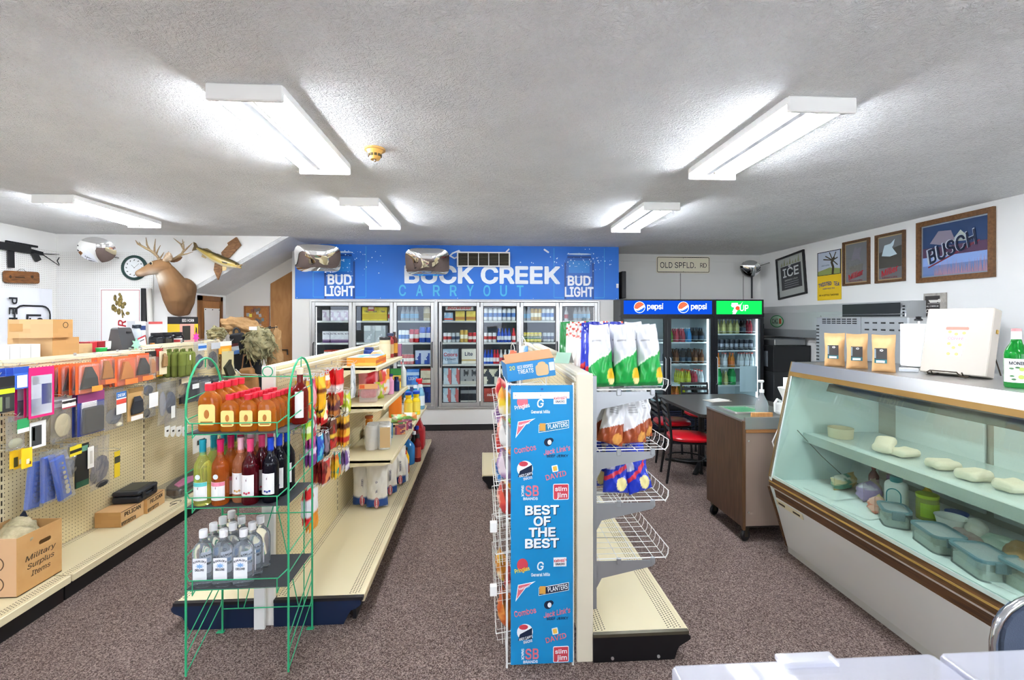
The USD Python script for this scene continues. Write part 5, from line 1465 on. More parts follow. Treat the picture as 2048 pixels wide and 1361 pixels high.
def make_pouch(loc, rot, label, group):
    t = thing('canvas_pouch', label, 'pouch', loc, rot, group)
    OL = M('#5d6626', 0.85, bump=(300.0, 0.0008))
    obj('body', rb(-0.105, 0.105, -0.045, 0.0, 0, 0.225, 0.04, 10), OL, t, smooth=50)
    obj('flap', rb(-0.107, 0.107, -0.05, 0.002, 0.09, 0.23, 0.03, 10), M('#68722c', 0.85, bump=(300.0, 0.0008)), t, smooth=50)
    for x in (-0.045, 0.045):
        obj('strap', cb(x - 0.009, x + 0.009, -0.054, -0.045, 0.02, 0.215, 0.003), OL, t)
    for x in (-0.06, 0.06):
        obj('belt_loop', tube([(x - 0.02, -0.02, 0.22), (x - 0.015, -0.02, 0.25), (x + 0.015, -0.02, 0.25), (x + 0.02, -0.02, 0.22)], 0.008, 5), OL, t)
    obj('paper_tag', cb(-0.012, 0.006, -0.058, -0.055, 0.15, 0.20, 0.001), M('#ece6d4', 0.6), t)
    return t


pouch = Kind(make_pouch)
pa, pb_ = (-2.76, 4.378, 1.504), (-2.76, 4.66, 1.216)
for j in range(4):
    pouch((-2.755 - 0.052 * j, (pa[1] + pb_[1]) / 2 - 0.015 * j, pb_[2] + 0.01), (0, 0, 90 + j), ('olive canvas pouch with paper tag, frontmost of its hook', 'olive canvas pouch, second of its hook', 'olive canvas pouch, third of its hook', 'olive canvas pouch, hindmost against the board')[j], None)
ghook((pa[1] + pb_[1]) / 2, pb_[2] + 0.27, 'olive canvas pouches')
film_bag((-2.8, 4.728, 1.528), (-2.8, 4.925, 1.256), 'clear bag of navy gloves with blue round tag behind the rack hoop', (('#20283a', 0.8, 0.5, 0, 0.05),), ('#c9d4dc', -0.4, 0.7, 0.4, 0.95, ('#2f6ab8', 0.3, 0.7)))
film_bag((-2.8, 4.942, 1.527), (-2.8, 5.177, 1.245), 'clear bag of black gloves at the far end of the top row', (('#24222a', 0.8, 0.6, 0, 0.04),), ('#b9bcc2', -0.4, 0.72, 0.4, 0.95))
film_bag((-2.77, 2.934, 1.169), (-2.77, 3.062, 0.97), 'clear bag with green card in the lower row at the near end', (('#b5b494', 0.7, 0.3, 0.0, 0.05),), ('#2f9a5c', -0.2, 0.5, 0.42, 0.92, ('#eef2ee', 0.0, 0.3)))
card_pack((-2.8, 3.089, 1.109), (-2.8, 3.196, 0.944), 'white card with a dark picture and upright black lettering', '#eeeeec', None, ((-0.42, 0.1, 0.2, 0.85, '#33383a'), (-0.36, 0.3, -0.22, 0.8, '#8ac03a')), x=-2.80, words=())
film_bag((-2.77, 3.217, 1.232), (-2.77, 3.394, 0.946), 'clear bag of beige cloth with white and red header', (('#c3b690', 0.75, 0.55, 0.08, 0.08),), ('#e9e4e0', -0.2, 0.74, 0.45, 0.95, ('#a83a4a', 0.0, 0.15), ('#3a3638', 0.6, 0.85)), n=2, words=(('ON-OFF', 0.12, 0.86, 0.05, 0.5, '#2a2628'),))
card_pack((-2.76, 3.389, 1.248), (-2.76, 3.601, 0.945), 'blue-bordered pack of black cloth with purple header', '#33428e', ('#8a3a6c', 0.76, 0.98), ((-0.36, 0.62, 0.2, 0.76, '#ece8ea'),), (0.02, 0.75), ('box', '#33353a', (0.78, 0.6, 0.04)), x=-2.76, n=2, step=0.05)
film_bag((-2.77, 3.647, 1.222), (-2.77, 3.857, 0.92), 'clear bag with flag-striped header card and grey cloth', (('#62666e', 0.8, 0.4, 0.0, 0.12), ('#d8d0b4', 0.3, 0.12, 0.25, 0.02)), ('#f2f0ee', -0.1, 0.36, 0.42, 0.92, ('#3a72b8', 0.72, 1.0), ('#d2483a', 0.45, 0.66)), words=(('DESK', 0.16, 0.80, 0.07, 0.4, '#eef2f8'),))
card_pack((-2.79, 3.875, 1.204), (-2.79, 4.049, 0.943), 'kraft card with a black and grey work glove', '#b8925c', None, ((-0.3, 0.0, 0.45, 0.14, '#efe9e4'), (-0.45, 0.86, 0.45, 1.0, '#8a6a3c')), None, ('pouch', '#2b2e34', (0.7, 0.55, 0.18)), x=-2.79)
film_bag((-2.78, 4.018, 1.215), (-2.78, 4.22, 0.929), 'clear bag with white barcode card and black straps', (('#26262a', 0.6, 0.3, 0, 0.65), ('#3a3a40', 0.4, 0.25, -0.1, 0.02)), ('#e6e6e8', -0.2, 0.3, 0.4, 0.72))
film_bag((-2.78, 4.213, 1.196), (-2.78, 4.507, 0.834), 'crumpled clear bag of grey and navy gear', (('#4a4e5e', 0.5, 0.55, 0.15, 0.2), ('#8a8c94', 0.3, 0.6, -0.25, 0.2)), ('#dcdcd8', 0.0, 0.1, 0.2, 0.4))
film_bag((-2.84, 4.477, 1.216), (-2.84, 4.656, 1.027), 'small camouflage pouch on a header card', (('#8a7a58', 0.8, 0.6, 0, 0.1),), ('#d2c4a6', -0.4, 0.7, 0.4, 0.95))
for j, (A, B, lab) in enumerate((((-2.78, 4.573, 1.194), (-2.78, 4.757, 0.961), 'black phone case pack with white tag, nearest of three'), ((-2.78, 4.774, 1.183), (-2.78, 4.958, 0.952), 'grey phone case pack with white tag, between two black ones'), ((-2.8, 5.012, 1.164), (-2.8, 5.196, 0.955), 'black phone case pack by the end upright'))):
    card_pack(A, B, lab, '#3a3c40', None, None, (0.02, 0.9), ('box', ('#1d1f23', '#55585c', '#1a1c20')[j], (0.8, 0.75, 0.06)), (-0.1, 0.55, 0.42, 0.75, '#dcdcda'), x=-2.79, n=2)
for j in range(4):
    A, B = ((-2.78, 4.316, 0.804), (-2.78, 4.396, 0.786), (-2.78, 4.472, 0.768), (-2.78, 4.558, 0.749), (-2.78, 4.648, 0.728))[j:j + 2]
    y0, y1 = A[1] + 0.004, B[1] - 0.004
    t = thing('price_flag', 'small white flag tag with black mark, %s of four below the grey bag' % ('first', 'second', 'third', 'last')[j], 'tag', (-2.80, (y0 + y1) / 2, A[2] - 0.10), 90)
    obj('card', face([(-(y1 - y0) / 2, 0.02), (0, 0), ((y1 - y0) / 2, 0.03), ((y1 - y0) / 2, 0.10), (-(y1 - y0) / 2, 0.10)], 0, 0.002), M('#e4e2dc', 0.5), t)
    obj('print', face(sbox(-0.012, 0.05, 0.014, 0.066), -0.002, 0.0006), M('#26241f', 0.5), t)
    obj('film', cb(-(y1 - y0) / 2, (y1 - y0) / 2, -0.004, 0.004, 0.10, 0.26, 0.002), FILM('#f4f4f4', 0.12, 0.1, 0.08), t)
    ghook((y0 + y1) / 2, A[2] + 0.165, '%s white flag tag' % ('first', 'second', 'third', 'last')[j])
card_pack((-2.8, 4.728, 0.676), (-2.8, 5.047, 0.446), 'wide white card with two black marks low behind the rack', '#e6e4de', None, ((-0.3, 0.3, -0.1, 0.5, '#2c2a26'), (-0.05, 0.35, 0.1, 0.5, '#2c2a26'), (-0.4, 0.8, 0.4, 0.95, '#7a766c')), x=-2.80)
card_pack((-2.8, 2.986, 0.961), (-2.8, 3.041, 0.854), 'small yellow pack with dark window, first of a pair', '#e3b81e', None, ((-0.1, 0.05, 0.35, 0.6, '#4a4a2a'),), x=-2.82)
card_pack((-2.78, 3.017, 0.965), (-2.78, 3.08, 0.845), 'small bright yellow pack in front of its twin', '#f2c61e', None, ((-0.1, 0.2, 0.2, 0.45, '#f6ecc0'), (0.18, 0.15, 0.35, 0.3, '#6a4a1a')), x=-2.78, n=2)


def make_sockets(loc, rot, label, group):
    t = thing('tool_strip', label, 'tool set', loc, rot, group)
    obj('tray', cb(-0.045, 0.045, -0.025, 0, 0, 0.29, 0.006), M('#1d57b8', 0.4), t)
    for k in range(7):
        r = 0.008 + 0.0016 * k
        obj('socket', mv(cyl(r, 0, 0.018, n=12), (0.0, -0.024, 0.25 - 0.033 * k), (90, 0, 0)), CHROME, t, smooth=40)
    obj('film', cb(-0.05, 0.05, -0.045, -0.0005, -0.005, 0.325, 0.006), FILM('#f2f6fc', 0.14, 0.1, 0.05), t)
    return t


tool_strip = Kind(make_sockets)
sa, sb_ = (-2.8, 3.121, 0.576), (-2.8, 3.259, 0.537)
tool_strip((-2.86, sa[1] + 0.03, sa[2] - 0.02), (0, 6, 90), 'blue tray of chrome sockets, rearmost of three fanned out', 'blue socket trays')
tool_strip((-2.81, sa[1] + 0.085, sa[2] + 0.005), (0, 0, 90), 'blue tray of chrome sockets, middle of three fanned out', 'blue socket trays')
tool_strip((-2.76, sa[1] + 0.15, sa[2] + 0.0), (0, -12, 90), 'blue tray of chrome sockets, frontmost and most tilted', 'blue socket trays')
ghook(sa[1] + 0.09, sa[2] + 0.32, 'blue socket trays')
film_bag((-2.79, 3.317, 0.905), (-2.79, 3.43, 0.671), 'clear bag of grey hooks with yellow and black tag', (('#7c8490', 0.7, 0.5, 0, 0.05),), ('#d8c428', -0.4, 0.66, 0.5, 0.95, ('#26241c', 0.3, 0.6)), tilt=0)
card_pack((-2.78, 3.386, 0.886), (-2.78, 3.5, 0.591), 'black card with dark green foot', '#17191a', None, ((-0.45, 0.0, 0.45, 0.14, '#1a4a34'), (-0.2, 0.82, 0.4, 0.95, '#5c8a70')), x=-2.78)
card_pack((-2.77, 3.479, 0.851), (-2.77, 3.53, 0.701), 'narrow white paper tag between black and grey packs', '#e9e6e0', None, ((-0.2, 0.2, 0.2, 0.8, '#c9c4ba'),), x=-2.77)
film_bag((-2.8, 3.526, 0.824), (-2.8, 3.608, 0.561), 'narrow clear bag of dark metal parts', (('#3c4048', 0.8, 0.4, 0, 0.02),))
film_bag((-2.76, 3.526, 0.895), (-2.76, 3.723, 0.52), 'large clear bag holding a black slingshot fork', (('#6c6a74', 0.85, 0.5, 0, 0.12), ('#2c2c30', 0.6, 0.12, 0.1, 0.0)), None)
card_pack((-2.8, 3.758, 0.741), (-2.8, 3.812, 0.544), 'narrow yellow pack half hidden by the slingshot bag', '#e4c424', ('#3a3c30', 0.55, 0.8), None, x=-2.80)
card_pack((-2.86, 5.288, 1.511), (-2.86, 5.542, 1.374), 'white-headed orange box hung at the gondola end', '#e39a2c', ('#eeeae0', 0.62, 1.0), ((-0.3, 0.1, 0.3, 0.4, '#f0bc5a'),), x=-2.86)
t = thing('holster_board', 'tan and black holster hung at the end of the left gondola', 'holster', (-2.86, (-2.86, 5.458, 1.245)[1], (-2.86, 5.458, 1.122)[2]), 90)
obj('back_card', face([(-0.12, 0.03), (0.12, 0.0), (0.12, 0.27), (-0.12, 0.28)], 0, 0.006), M('#cbbf92', 0.6), t)
obj('holster', face([(-0.10, 0.10), (-0.04, 0.0), (0.11, 0.0), (0.02, 0.13), (0.02, 0.18)], -0.006, 0.03), M('#34342a', 0.6), t)
ghook((-2.86, 5.458, 1.245)[1], (-2.86, 5.458, 1.391)[2], 'tan and black holster')

# price stars on the top rail
for (p, col, lab) in (((-2.945, 4.186, 1.495), '#9fe4b8', 'mint green star price tag on the top rail'), ((-2.945, 5.023, 1.524), '#f23fa6', 'hot pink star price tag on the top rail')):
    pts = [((0.052 if k % 2 == 0 else 0.028) * math.sin(k * math.pi / 7) * (1.1 if k else 1), 0.045 + (0.055 if k % 2 == 0 else 0.03) * math.cos(k * math.pi / 7)) for k in range(14)]
    solo('price_star', lab, 'price tag', face(pts, 0, 0.002), M(col, 0.6), p, 90)

# ------------------------------------------------------------------ on top of the left gondola
TS = 1.436
for j in range(4):
    carton((-3.10, 3.245 + 0.072 * j, TS), 'plain white carton on top of the gondola, %s in its row' % ('first', 'second', 'third', 'fourth')[j], 0.068, 0.16, 0.145, {'front': '#f0efec', 'side': '#e4e3e0', 'top': '#f4f3f0'}, rot=90, group='white cartons on top of the gondola')
KR = {'front': busy(61, ('#c9a374', '#cda878', '#c59e6e'), 6), 'side': busy(62, ('#b98c54', '#bd9058'), 5), 'top': '#c2996a'}


def kraft(loc, label, w, d, h, rot, words=(), tape=True, name='cardboard_box'):
    t = thing(name, label, 'box', loc, rot)
    obj('box_body', pbox(w, d, h, KR, 4), PRINT(0.75), t)
    if tape:
        obj('tape', bx(-w / 2 - 0.0008, w / 2 + 0.0008, d * 0.4, d * 0.6, h, h + 0.0008), M('#b58e5a', 0.35), t)
    for (s_, x, z, hh, ww, side_) in words:
        m = text(s_, x, z, hh, -0.0008, w=ww, bold=True)
        if side_:
            m = mv(m, (w / 2, d / 2, 0), (0, 0, 90))
        obj('lettering', m, M('#2c2218', 0.7), t)
    return t


kb = kraft((-3.20, 3.53, TS), 'kraft carton under another, behind the white cartons', 0.30, 0.22, 0.185, 0)
kb2 = kraft((-3.17, 3.50, TS + 0.186), 'upper kraft carton with brown paper patch, stacked on top of the gondola', 0.30, 0.16, 0.13, 0)
obj('patch', cb(-0.14, -0.05, -0.0015, 0, 0.045, 0.10, 0.0005), M('#b78a52', 0.6), kb2)
obj('ring_print', mv(face(ell(0, 0.09, 0.022, 0.022).difference(ell(0, 0.09, 0.017, 0.017)), 0, 0.0008), (0.15, 0.10, 0), (0, 0, 90)), M('#5a4428', 0.7), kb2)
st = thing('tray_stack', 'stack of four clear wrapped grey trays', 'trays', (-3.13, 3.69, TS), 90)
for k in range(4):
    obj('tray', rb(-0.068, 0.068, -0.05, 0.08, 0.035 * k, 0.035 * k + 0.031, 0.006), M(('#8f9088', '#9c9c92')[k % 2], 0.3, noise=(40.0, '#c8c8c0')), st)
kraft((-3.12, 3.875, TS), 'small kraft box with a dark tape patch beside the grey trays', 0.17, 0.18, 0.125, 90)
for j, (y, lab) in enumerate(((4.00, 'red ammunition carton beside the small kraft box'), (4.075, 'dark red carton between red boxes'), (4.16, 'white red and black striped carton beside the grey case'))):
    carton((-3.14, y, TS), lab, 0.068 if j < 2 else 0.085, 0.14, 0.135, ({'front': '#c0222c', 'side': '#9a1a22', 'top': '#d0303a'}, {'front': '#a01c26', 'side': '#8a1820', 'top': '#c0323a'}, {'front': busy(70, ('#ecebe8',), 3, ((0.3, 0.55, '#2a2a2e'), (0.0, 0.08, '#c0222c'))), 'side': busy(71, ('#8a3a34', '#c8a090', '#5a2a28'), 6), 'top': '#c83a3e'})[j], rot=90, n=8)
jar((-3.07, 3.985, TS), 'small green tumbler standing before the red cartons', 0.035, 0.09, '#1fa048', '#24a84e', None, nk=1.0, name='tumbler', cat_='cup')
cs = thing('display_case', 'dark grey slanted plastic case on top of the gondola', 'case', (-3.12, 4.30, TS), 100)
obj('shell', hull([(sx * (0.125 - 0.02 * (z > 0.1)), y, z) for sx in (-1, 1) for y, z in ((-0.06, 0), (0.08, 0), (0.05, 0.235), (-0.0, 0.235))] + [(sx * 0.09, y, 0.245) for sx in (-1, 1) for y in (0.005, 0.045)]), M('#4d4c4c', 0.5), cs)
obj('logo_plate', mv(cb(0.0, 0.08, -0.002, 0, 0.195, 0.212, 0.0005), (0, -0.012, 0), (0, 0, 0)), M('#2a2a2a', 0.4), cs)
tg = thing('shelf_card', 'tilted white info card with red back in front of the grey case', 'card', (-3.04, 4.42, TS), (0, -14, 95))
obj('card', cb(-0.05, 0.05, -0.002, 0, 0.0, 0.155, 0.0005), M('#f0eeec', 0.5), tg)
obj('print', face(unary_union([sbox(0.012, 0.03, 0.026, 0.075), sbox(-0.03, 0.13, 0.03, 0.138)]), -0.002, 0.0006), M('#3a3a40', 0.5), tg)
obj('red_back', cb(-0.04, 0.07, 0.004, 0.008, 0.02, 0.165, 0.0005), M('#c03038', 0.5), tg)
obj('green_back', cb(0.02, 0.09, 0.012, 0.016, 0.0, 0.15, 0.0005), M('#2a8a40', 0.5), tg)
bottle((-3.16, 4.50, TS), 'grey-white spray can with dark cap on top of the gondola', 0.038, 0.27, '#d3dae0', '#1d2836', '#b9c8d2', neck=0.86, shoulder=0.72, capr=0.034)
jar((-3.05, 4.54, TS), 'small orange bottle beside the spray can', 0.022, 0.10, '#e59a22', '#c87a1a', None)
for j, (y, lab, band_) in enumerate(((4.66, 'black powder jar, nearest of three', '#26262a'), (4.79, 'black powder jar with gold band, middle of three', '#3a3426'), (4.95, 'black powder jar with white and red label, last of three', '#d8d0cc'))):
    q = jar((-3.09, y, TS), lab, 0.062, 0.19, '#17171a', '#1c1c20', band_, nk=0.72)
    if j == 2:
        obj('label_print', band(0.0635, 0.09, 0.115, -150, -30), M('#b02a2c', 0.5), q)
    else:
        obj('label_print', band(0.0633, 0.045, 0.06, -120, -60), M('#c8b88a', 0.5), q)
carton((-3.28, 4.72, TS + 0.0), 'tall white box with navy foot behind the black jars', 0.14, 0.07, 0.30, {'front': busy(80, ('#e9edf2',), 3, ((0.0, 0.5, '#e0e4ea'), (0.72, 0.86, '#2a4684'))), 'side': '#d8dce2', 'top': '#d05a5a'}, rot=90, n=14)
carton((-3.28, 4.93, TS + 0.0), 'white and pink box behind the last black jar', 0.20, 0.07, 0.295, {'front': busy(81, ('#ece8e6', '#eadcdc'), 6, ((0.9, 1.0, '#d8605e'),)), 'side': '#d8d0d0', 'top': '#d05a5a'}, rot=90, n=12)
bh = thing('scope_box', 'tall retail box with black header and pink window panel on top of the gondola', 'box', (-3.12, 5.20, TS), 90)
obj('box_body', pbox(0.31, 0.12, 0.27, {'front': busy(83, ('#e3a192', '#e8aa9a'), 4), 'side': '#e2c020', 'top': '#232323'}, 8), PRINT(0.45), bh)
obj('header', cb(-0.156, 0.156, -0.002, 0.12, 0.27, 0.345, 0.001), M('#1b1b1d', 0.45), bh)
obj('lettering', text('BIG HORN', -0.02, 0.292, 0.03, -0.003, w=0.20, bold=True), M('#ecebe8', 0.5), bh)
obj('window_print', face(sbox(-0.11, 0.10, 0.02, 0.25), -0.0006, 0.0008), M('#33322f', 0.3), bh)
obj('print', face(unary_union([sbox(-0.09, 0.02, -0.03, 0.06), ell(0.0, 0.045, 0.02, 0.02)]), -0.0006, 0.0008), M('#c8842a', 0.5), bh)
obj('print', face(sbox(0.03, 0.02, 0.09, 0.07), -0.0006, 0.0008), M('#4a72b8', 0.5), bh)
obj('side_print', face(sbox(0.09, 0.0, 0.155, 0.268), -0.0006, 0.0008), M('#e4c426', 0.5), bh)
obj('side_print', face([(0.105, 0.12), (0.14, 0.10), (0.135, 0.22), (0.115, 0.24)], -0.0015, 0.0006), M('#25241f', 0.5), bh)

# ------------------------------------------------------------------ on the left gondola's deck
DZ = 0.163
mb = thing('cardboard_box', 'open kraft box with hand-written lettering and clothes inside on the gondola deck', 'box', (-2.655, 2.995, DZ), 90)
WB, DB, HB = 0.285, 0.31, 0.335
KM = M('#bf9058', 0.75, noise=(5.0, '#c9a06a'))
outl = sbox(-WB / 2, 0, WB / 2, HB).difference(rpoly(-0.01, 0.07, 0.235, 0.262, 0.013))
obj('side_panel', face(outl, 0.004, 0.004), KM, mb)
obj('side_panel', bx(-WB / 2, WB / 2, DB - 0.004, DB, 0, HB), KM, mb)
obj('end_panel', bx(-WB / 2, -WB / 2 + 0.004, 0.004, DB - 0.004, 0, HB), M('#d3ad8a', 0.75), mb)
obj('end_panel', bx(WB / 2 - 0.004, WB / 2, 0.004, DB - 0.004, 0, HB), KM, mb)
obj('floor_panel', bx(-WB / 2, WB / 2, 0, DB, 0, 0.004), KM, mb)
for k, (s_, w_) in enumerate((('Military', 0.19), ('Surplus', 0.17), ('Items', 0.12))):
    obj('lettering', mv(text(s_, 0.0, 0.175 - 0.05 * k, 0.03, -0.0005, w=w_, slant=0.25), (0.0, 0, 0), (0, 0, 0)), M('#4a3a26', 0.8), mb)
for q, (x_, z_) in enumerate(((-0.14, 0.19), (-0.14, 0.075))):
    obj('stamp_print', side(ell(0.14 - 0.02, z_, 0.05, 0.045).difference(ell(0.14 - 0.02, z_, 0.044, 0.039)), -WB / 2 - 0.001, 0.001), M('#6a5240', 0.8), mb)
for j, (x, y, z, r, c, lab) in enumerate(((-0.05, 0.10, 0.21, 0.10, '#8d8468', 'folded camouflage cloth in the open kraft box'), (0.05, 0.17, 0.22, 0.09, '#7c775c', 'second camouflage cloth in the open kraft box'))):
    solo('camo_cloth', lab, 'clothing', blob(r, r * 0.9, 0.075, 20 + j, 0.25, 3.0, 3), M(c, 0.9, noise=(18.0, '#c2b694')), (-2.655 - y, 2.995 + x, DZ + z), 0, smooth=True)
solo('dark_cloth', 'dark navy cloth corner sticking out of the open kraft box', 'clothing', hull([(0, 0, 0), (0.1, 0, 0.02), (0.04, 0.03, 0.11), (0.10, 0.05, 0.14), (0.12, 0.04, 0.02), (0.0, 0.06, 0.0)]), M('#252a38', 0.85), (-2.82, 3.03, DZ + 0.26), 90)


def pelican(loc, label, rot):
    t = kraft(loc, label, 0.245, 0.19, 0.115, rot, (('PELICAN', 0.0, 0.068, 0.03, 0.17, 0),), False, 'shipping_box')
    lb = obj('label_strip', bx(-0.115, 0.03, -0.0012, -0.0002, 0.008, 0.034), M('#241f18', 0.6), t)
    obj('lettering', text('1120 CASE', -0.043, 0.013, 0.016, -0.0014, w=0.13, bold=True), M('#bf985f', 0.6), lb)
    obj('tape', bx(-0.12, 0.1, -0.0008, 0.0, 0.111, 0.115), M('#2a2218', 0.6), t)
    return t


pelican((-2.76, 3.888, DZ), 'kraft shipping box with black lettering, nearer of two on the deck', 90)
pelican((-2.75, 4.14, DZ + 0.0), 'kraft shipping box with black lettering, farther of two on the deck', 95)
hc = thing('hard_case', 'black hard plastic case lying on the two kraft shipping boxes', 'case', (-2.755, 4.06, DZ + 0.117), 95)
obj('shell', rb(-0.13, 0.13, 0.0, 0.20, 0, 0.055, 0.016), M('#1d2028', 0.45), hc, smooth=50)
obj('lid', rb(-0.132, 0.132, -0.002, 0.202, 0.058, 0.095, 0.016), M('#20232b', 0.45), hc, smooth=50)
obj('lid_plate', cb(-0.09, 0.09, 0.04, 0.16, 0.094, 0.097, 0.001), M('#34352e', 0.5), hc)
for x in (-0.075, 0.075):
    obj('latch', cb(x - 0.022, x + 0.022, -0.012, 0.0, 0.03, 0.082, 0.004), M('#15171c', 0.4), hc)
obj('handle', tube([(-0.045, -0.002, 0.045), (-0.04, -0.02, 0.045), (0.04, -0.02, 0.045), (0.045, -0.002, 0.045)], 0.006, 6), BLACK, hc)
bb = thing('bow_case', 'long black and pink archery case wrapped in clear film on the deck', 'case', (-2.70, 4.78, DZ), 88)
ol = [(-0.42, 0.02), (-0.36, -0.02), (0.30, -0.03), (0.42, 0.04), (0.40, 0.13), (0.20, 0.20), (-0.10, 0.20), (-0.34, 0.13)]
obj('body', prism(Polygon(ol).buffer(0.02), 0, 0.07), M('#17151a', 0.6), bb)
obj('pink_panel', prism(Polygon([(-0.36, 0.03), (-0.05, 0.0), (0.0, 0.08), (-0.12, 0.15), (-0.30, 0.11)]), 0.07, 0.078), M('#b8478c', 0.5, noise=(30.0, '#e080b4')), bb)
obj('pink_panel', prism(Polygon([(0.06, 0.02), (0.30, 0.02), (0.34, 0.08), (0.15, 0.12)]), 0.07, 0.078), M('#8a3a6a', 0.5, noise=(30.0, '#3a2030')), bb)
obj('film', rb(-0.45, 0.45, -0.05, 0.22, 0.0, 0.088, 0.02), FILM('#f4f4f6', 0.14, 0.1, 0.04), bb)
solo('cord_loop', 'thin black cord loop lying on the deck edge', 'cord', tube([(0.03 * math.cos(a), 0.045 * math.sin(a), 0.003) for a in np.linspace(0.3, 6.0, 16)] + [(0.035, -0.06, 0.003), (0.04, -0.085, 0.005)], 0.0022, 5), BLACK, (-2.66, 4.25, DZ + 0.001), -20)


# ================================================================== things on the far left walls
def chain(pts, n=10):
    """Continuous tapered body through (x, y, z, radius) joints."""
    s = [manifold3d.Manifold.sphere(r, n).translate((x, y, z)) for x, y, z, r in pts]
    return [manifold3d.Manifold.batch_hull([s[i], s[i + 1]]) for i in range(len(s) - 1)]


def fuse(parts, edge=0.012, smooth=8):
    m = manifold3d.Manifold.batch_boolean(parts, manifold3d.OpType.Add)
    if edge:
        m = m.refine_to_length(edge)
    q = m.to_mesh()
    t = trimesh.Trimesh(q.vert_properties[:, :3], q.tri_verts, process=True)
    if smooth:
        trimesh.smoothing.filter_taubin(t, lamb=0.5, nu=0.53, iterations=smooth)
    return t


dx_, dy_ = -4.10, 6.828
deer = thing('deer_mount', 'mounted deer head with broad antlers on the white wall', 'deer mount', (dx_, dy_, 2.0))
base = chain([(-0.09, -0.10, -0.08, 0.12), (-0.06, -0.13, 0.08, 0.185), (-0.08, -0.20, 0.22, 0.165), (-0.105, -0.29, 0.36, 0.128), (-0.125, -0.36, 0.46, 0.088)], 16)
low = [manifold3d.Manifold.batch_hull([manifold3d.Manifold.sphere(r, 14).translate(p) for p, r in (((-0.15, -0.09, -0.02), 0.085), ((0.04, -0.085, 0.0), 0.08), ((-0.06, -0.13, 0.12), 0.16), ((-0.01, -0.09, 0.18), 0.15), ((-0.09, -0.06, -0.15), 0.055), ((0.0, -0.06, -0.14), 0.05))])]
head = chain([(-0.11, -0.36, 0.455, 0.095), (-0.165, -0.40, 0.435, 0.092), (-0.25, -0.43, 0.395, 0.065), (-0.320, -0.45, 0.360, 0.050), (-0.343, -0.455, 0.350, 0.045)], 14)
brow = chain([(-0.13, -0.36, 0.50, 0.055), (-0.20, -0.41, 0.475, 0.045)], 10)
dm = fuse(base + low + head + brow, 0.02, 14)
keep = dm.vertices[:, 1].copy()
dm.vertices[:, 1] = np.minimum(dm.vertices[:, 1], -0.003)
pv = np.array(dm.vertices)
sh = meshkit.fbm(pv * 9, 3, 4)
colr = np.array([lin('#84603c')] * len(pv)) * (0.82 + 0.36 * sh)[:, None]
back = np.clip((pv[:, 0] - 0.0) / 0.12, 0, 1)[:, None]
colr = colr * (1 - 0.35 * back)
thr = np.exp(-(((pv - (-0.17, -0.33, 0.30)) / (0.08, 0.2, 0.075)) ** 2).sum(1))[:, None]
muz = np.exp(-(((pv - (-0.315, -0.44, 0.345)) / (0.045, 0.06, 0.03)) ** 2).sum(1))[:, None]
nose = np.exp(-(((pv - (-0.392, -0.46, 0.36)) / (0.025, 0.05, 0.035)) ** 2).sum(1))[:, None]
brl = np.exp(-(((pv - (-0.02, -0.10, -0.15)) / (0.12, 0.2, 0.07)) ** 2).sum(1))[:, None]
thr = np.minimum(1, 1.4 * thr)
colr = colr * (1 - thr) + np.array(lin('#eadfce')) * thr
colr = colr * (1 - 0.7 * muz) + np.array(lin('#e2d2bc')) * 0.7 * muz
colr = colr * (1 - nose) + np.array(lin('#2a211c')) * nose
colr = colr * (1 - 0.6 * brl) + np.array(lin('#6a4630')) * 0.6 * brl
obj('body', (pv, np.array(dm.faces), colr), PRINT(0.9), deer, smooth=True)
for (p, sgn) in (((-0.178, -0.486, 0.478), 1), ((-0.105, -0.30, 0.505), 0)):
    if sgn:
        e = obj('eye', mv(trimesh.creation.icosphere(subdivisions=2, radius=0.0165), p), M('#0e0a08', 0.08), deer, smooth=True)
        obj('eyelid', mv(lathe([(0.016, -0.003), (0.025, 0.0), (0.016, 0.004), (0.016, -0.003)], 18, False), (p[0], p[1] + 0.006, p[2]), (90, 0, -25)), M('#d8c6aa', 0.8), e, smooth=True)


def ear(base_, tip, w, col):
    b, t_ = np.array(base_), np.array(tip)
    d = t_ - b
    side_ = np.cross(d / np.linalg.norm(d), (0, 1.0, 0.2))
    side_ /= np.linalg.norm(side_)
    out_ = np.cross(side_, d / np.linalg.norm(d))
    v, f = [], []
    prof_ = [(0.0, 0.35), (0.2, 0.8), (0.45, 1.0), (0.7, 0.85), (0.9, 0.45), (1.0, 0.05)]
    for k, ww in prof_:
        for j in range(7):
            q = (j - 3) / 3
            v.append(b + d * k + side_ * w * ww * q + out_ * (w * 0.7 * ww * (q * q) - 0.01))
    for i in range(5):
        for j in range(6):
            a = i * 7 + j
            f += [(a, a + 1, a + 8), (a, a + 8, a + 7)]
    v = np.array(v)
    n_ = len(v)
    v2 = v - out_ * 0.006
    f2 = [(a + n_, c + n_, b2 + n_) for a, b2, c in f]
    return (np.vstack([v, v2]), np.array(f + f2))


obj('ear', ear((-0.075, -0.40, 0.525), (0.065, -0.47, 0.615), 0.052, 0), M('#8a6848', 0.9, noise=(20.0, '#d8c4aa')), deer, smooth=True)
obj('ear', ear((-0.07, -0.28, 0.53), (0.05, -0.22, 0.60), 0.034, 0), M('#7a5a3e', 0.9), deer, smooth=True)
ANT = M('#a8926e', 0.45, noise=(14.0, '#7a6244'))


def antler(main, tines):
    ps = chain(main, 8)
    for t_ in tines:
        ps += chain(t_, 8)
    return fuse(ps, 0, 0)


def apx(p, r):
    return (p[0] - dx_, p[1] - dy_, p[2] - 2.0, r)


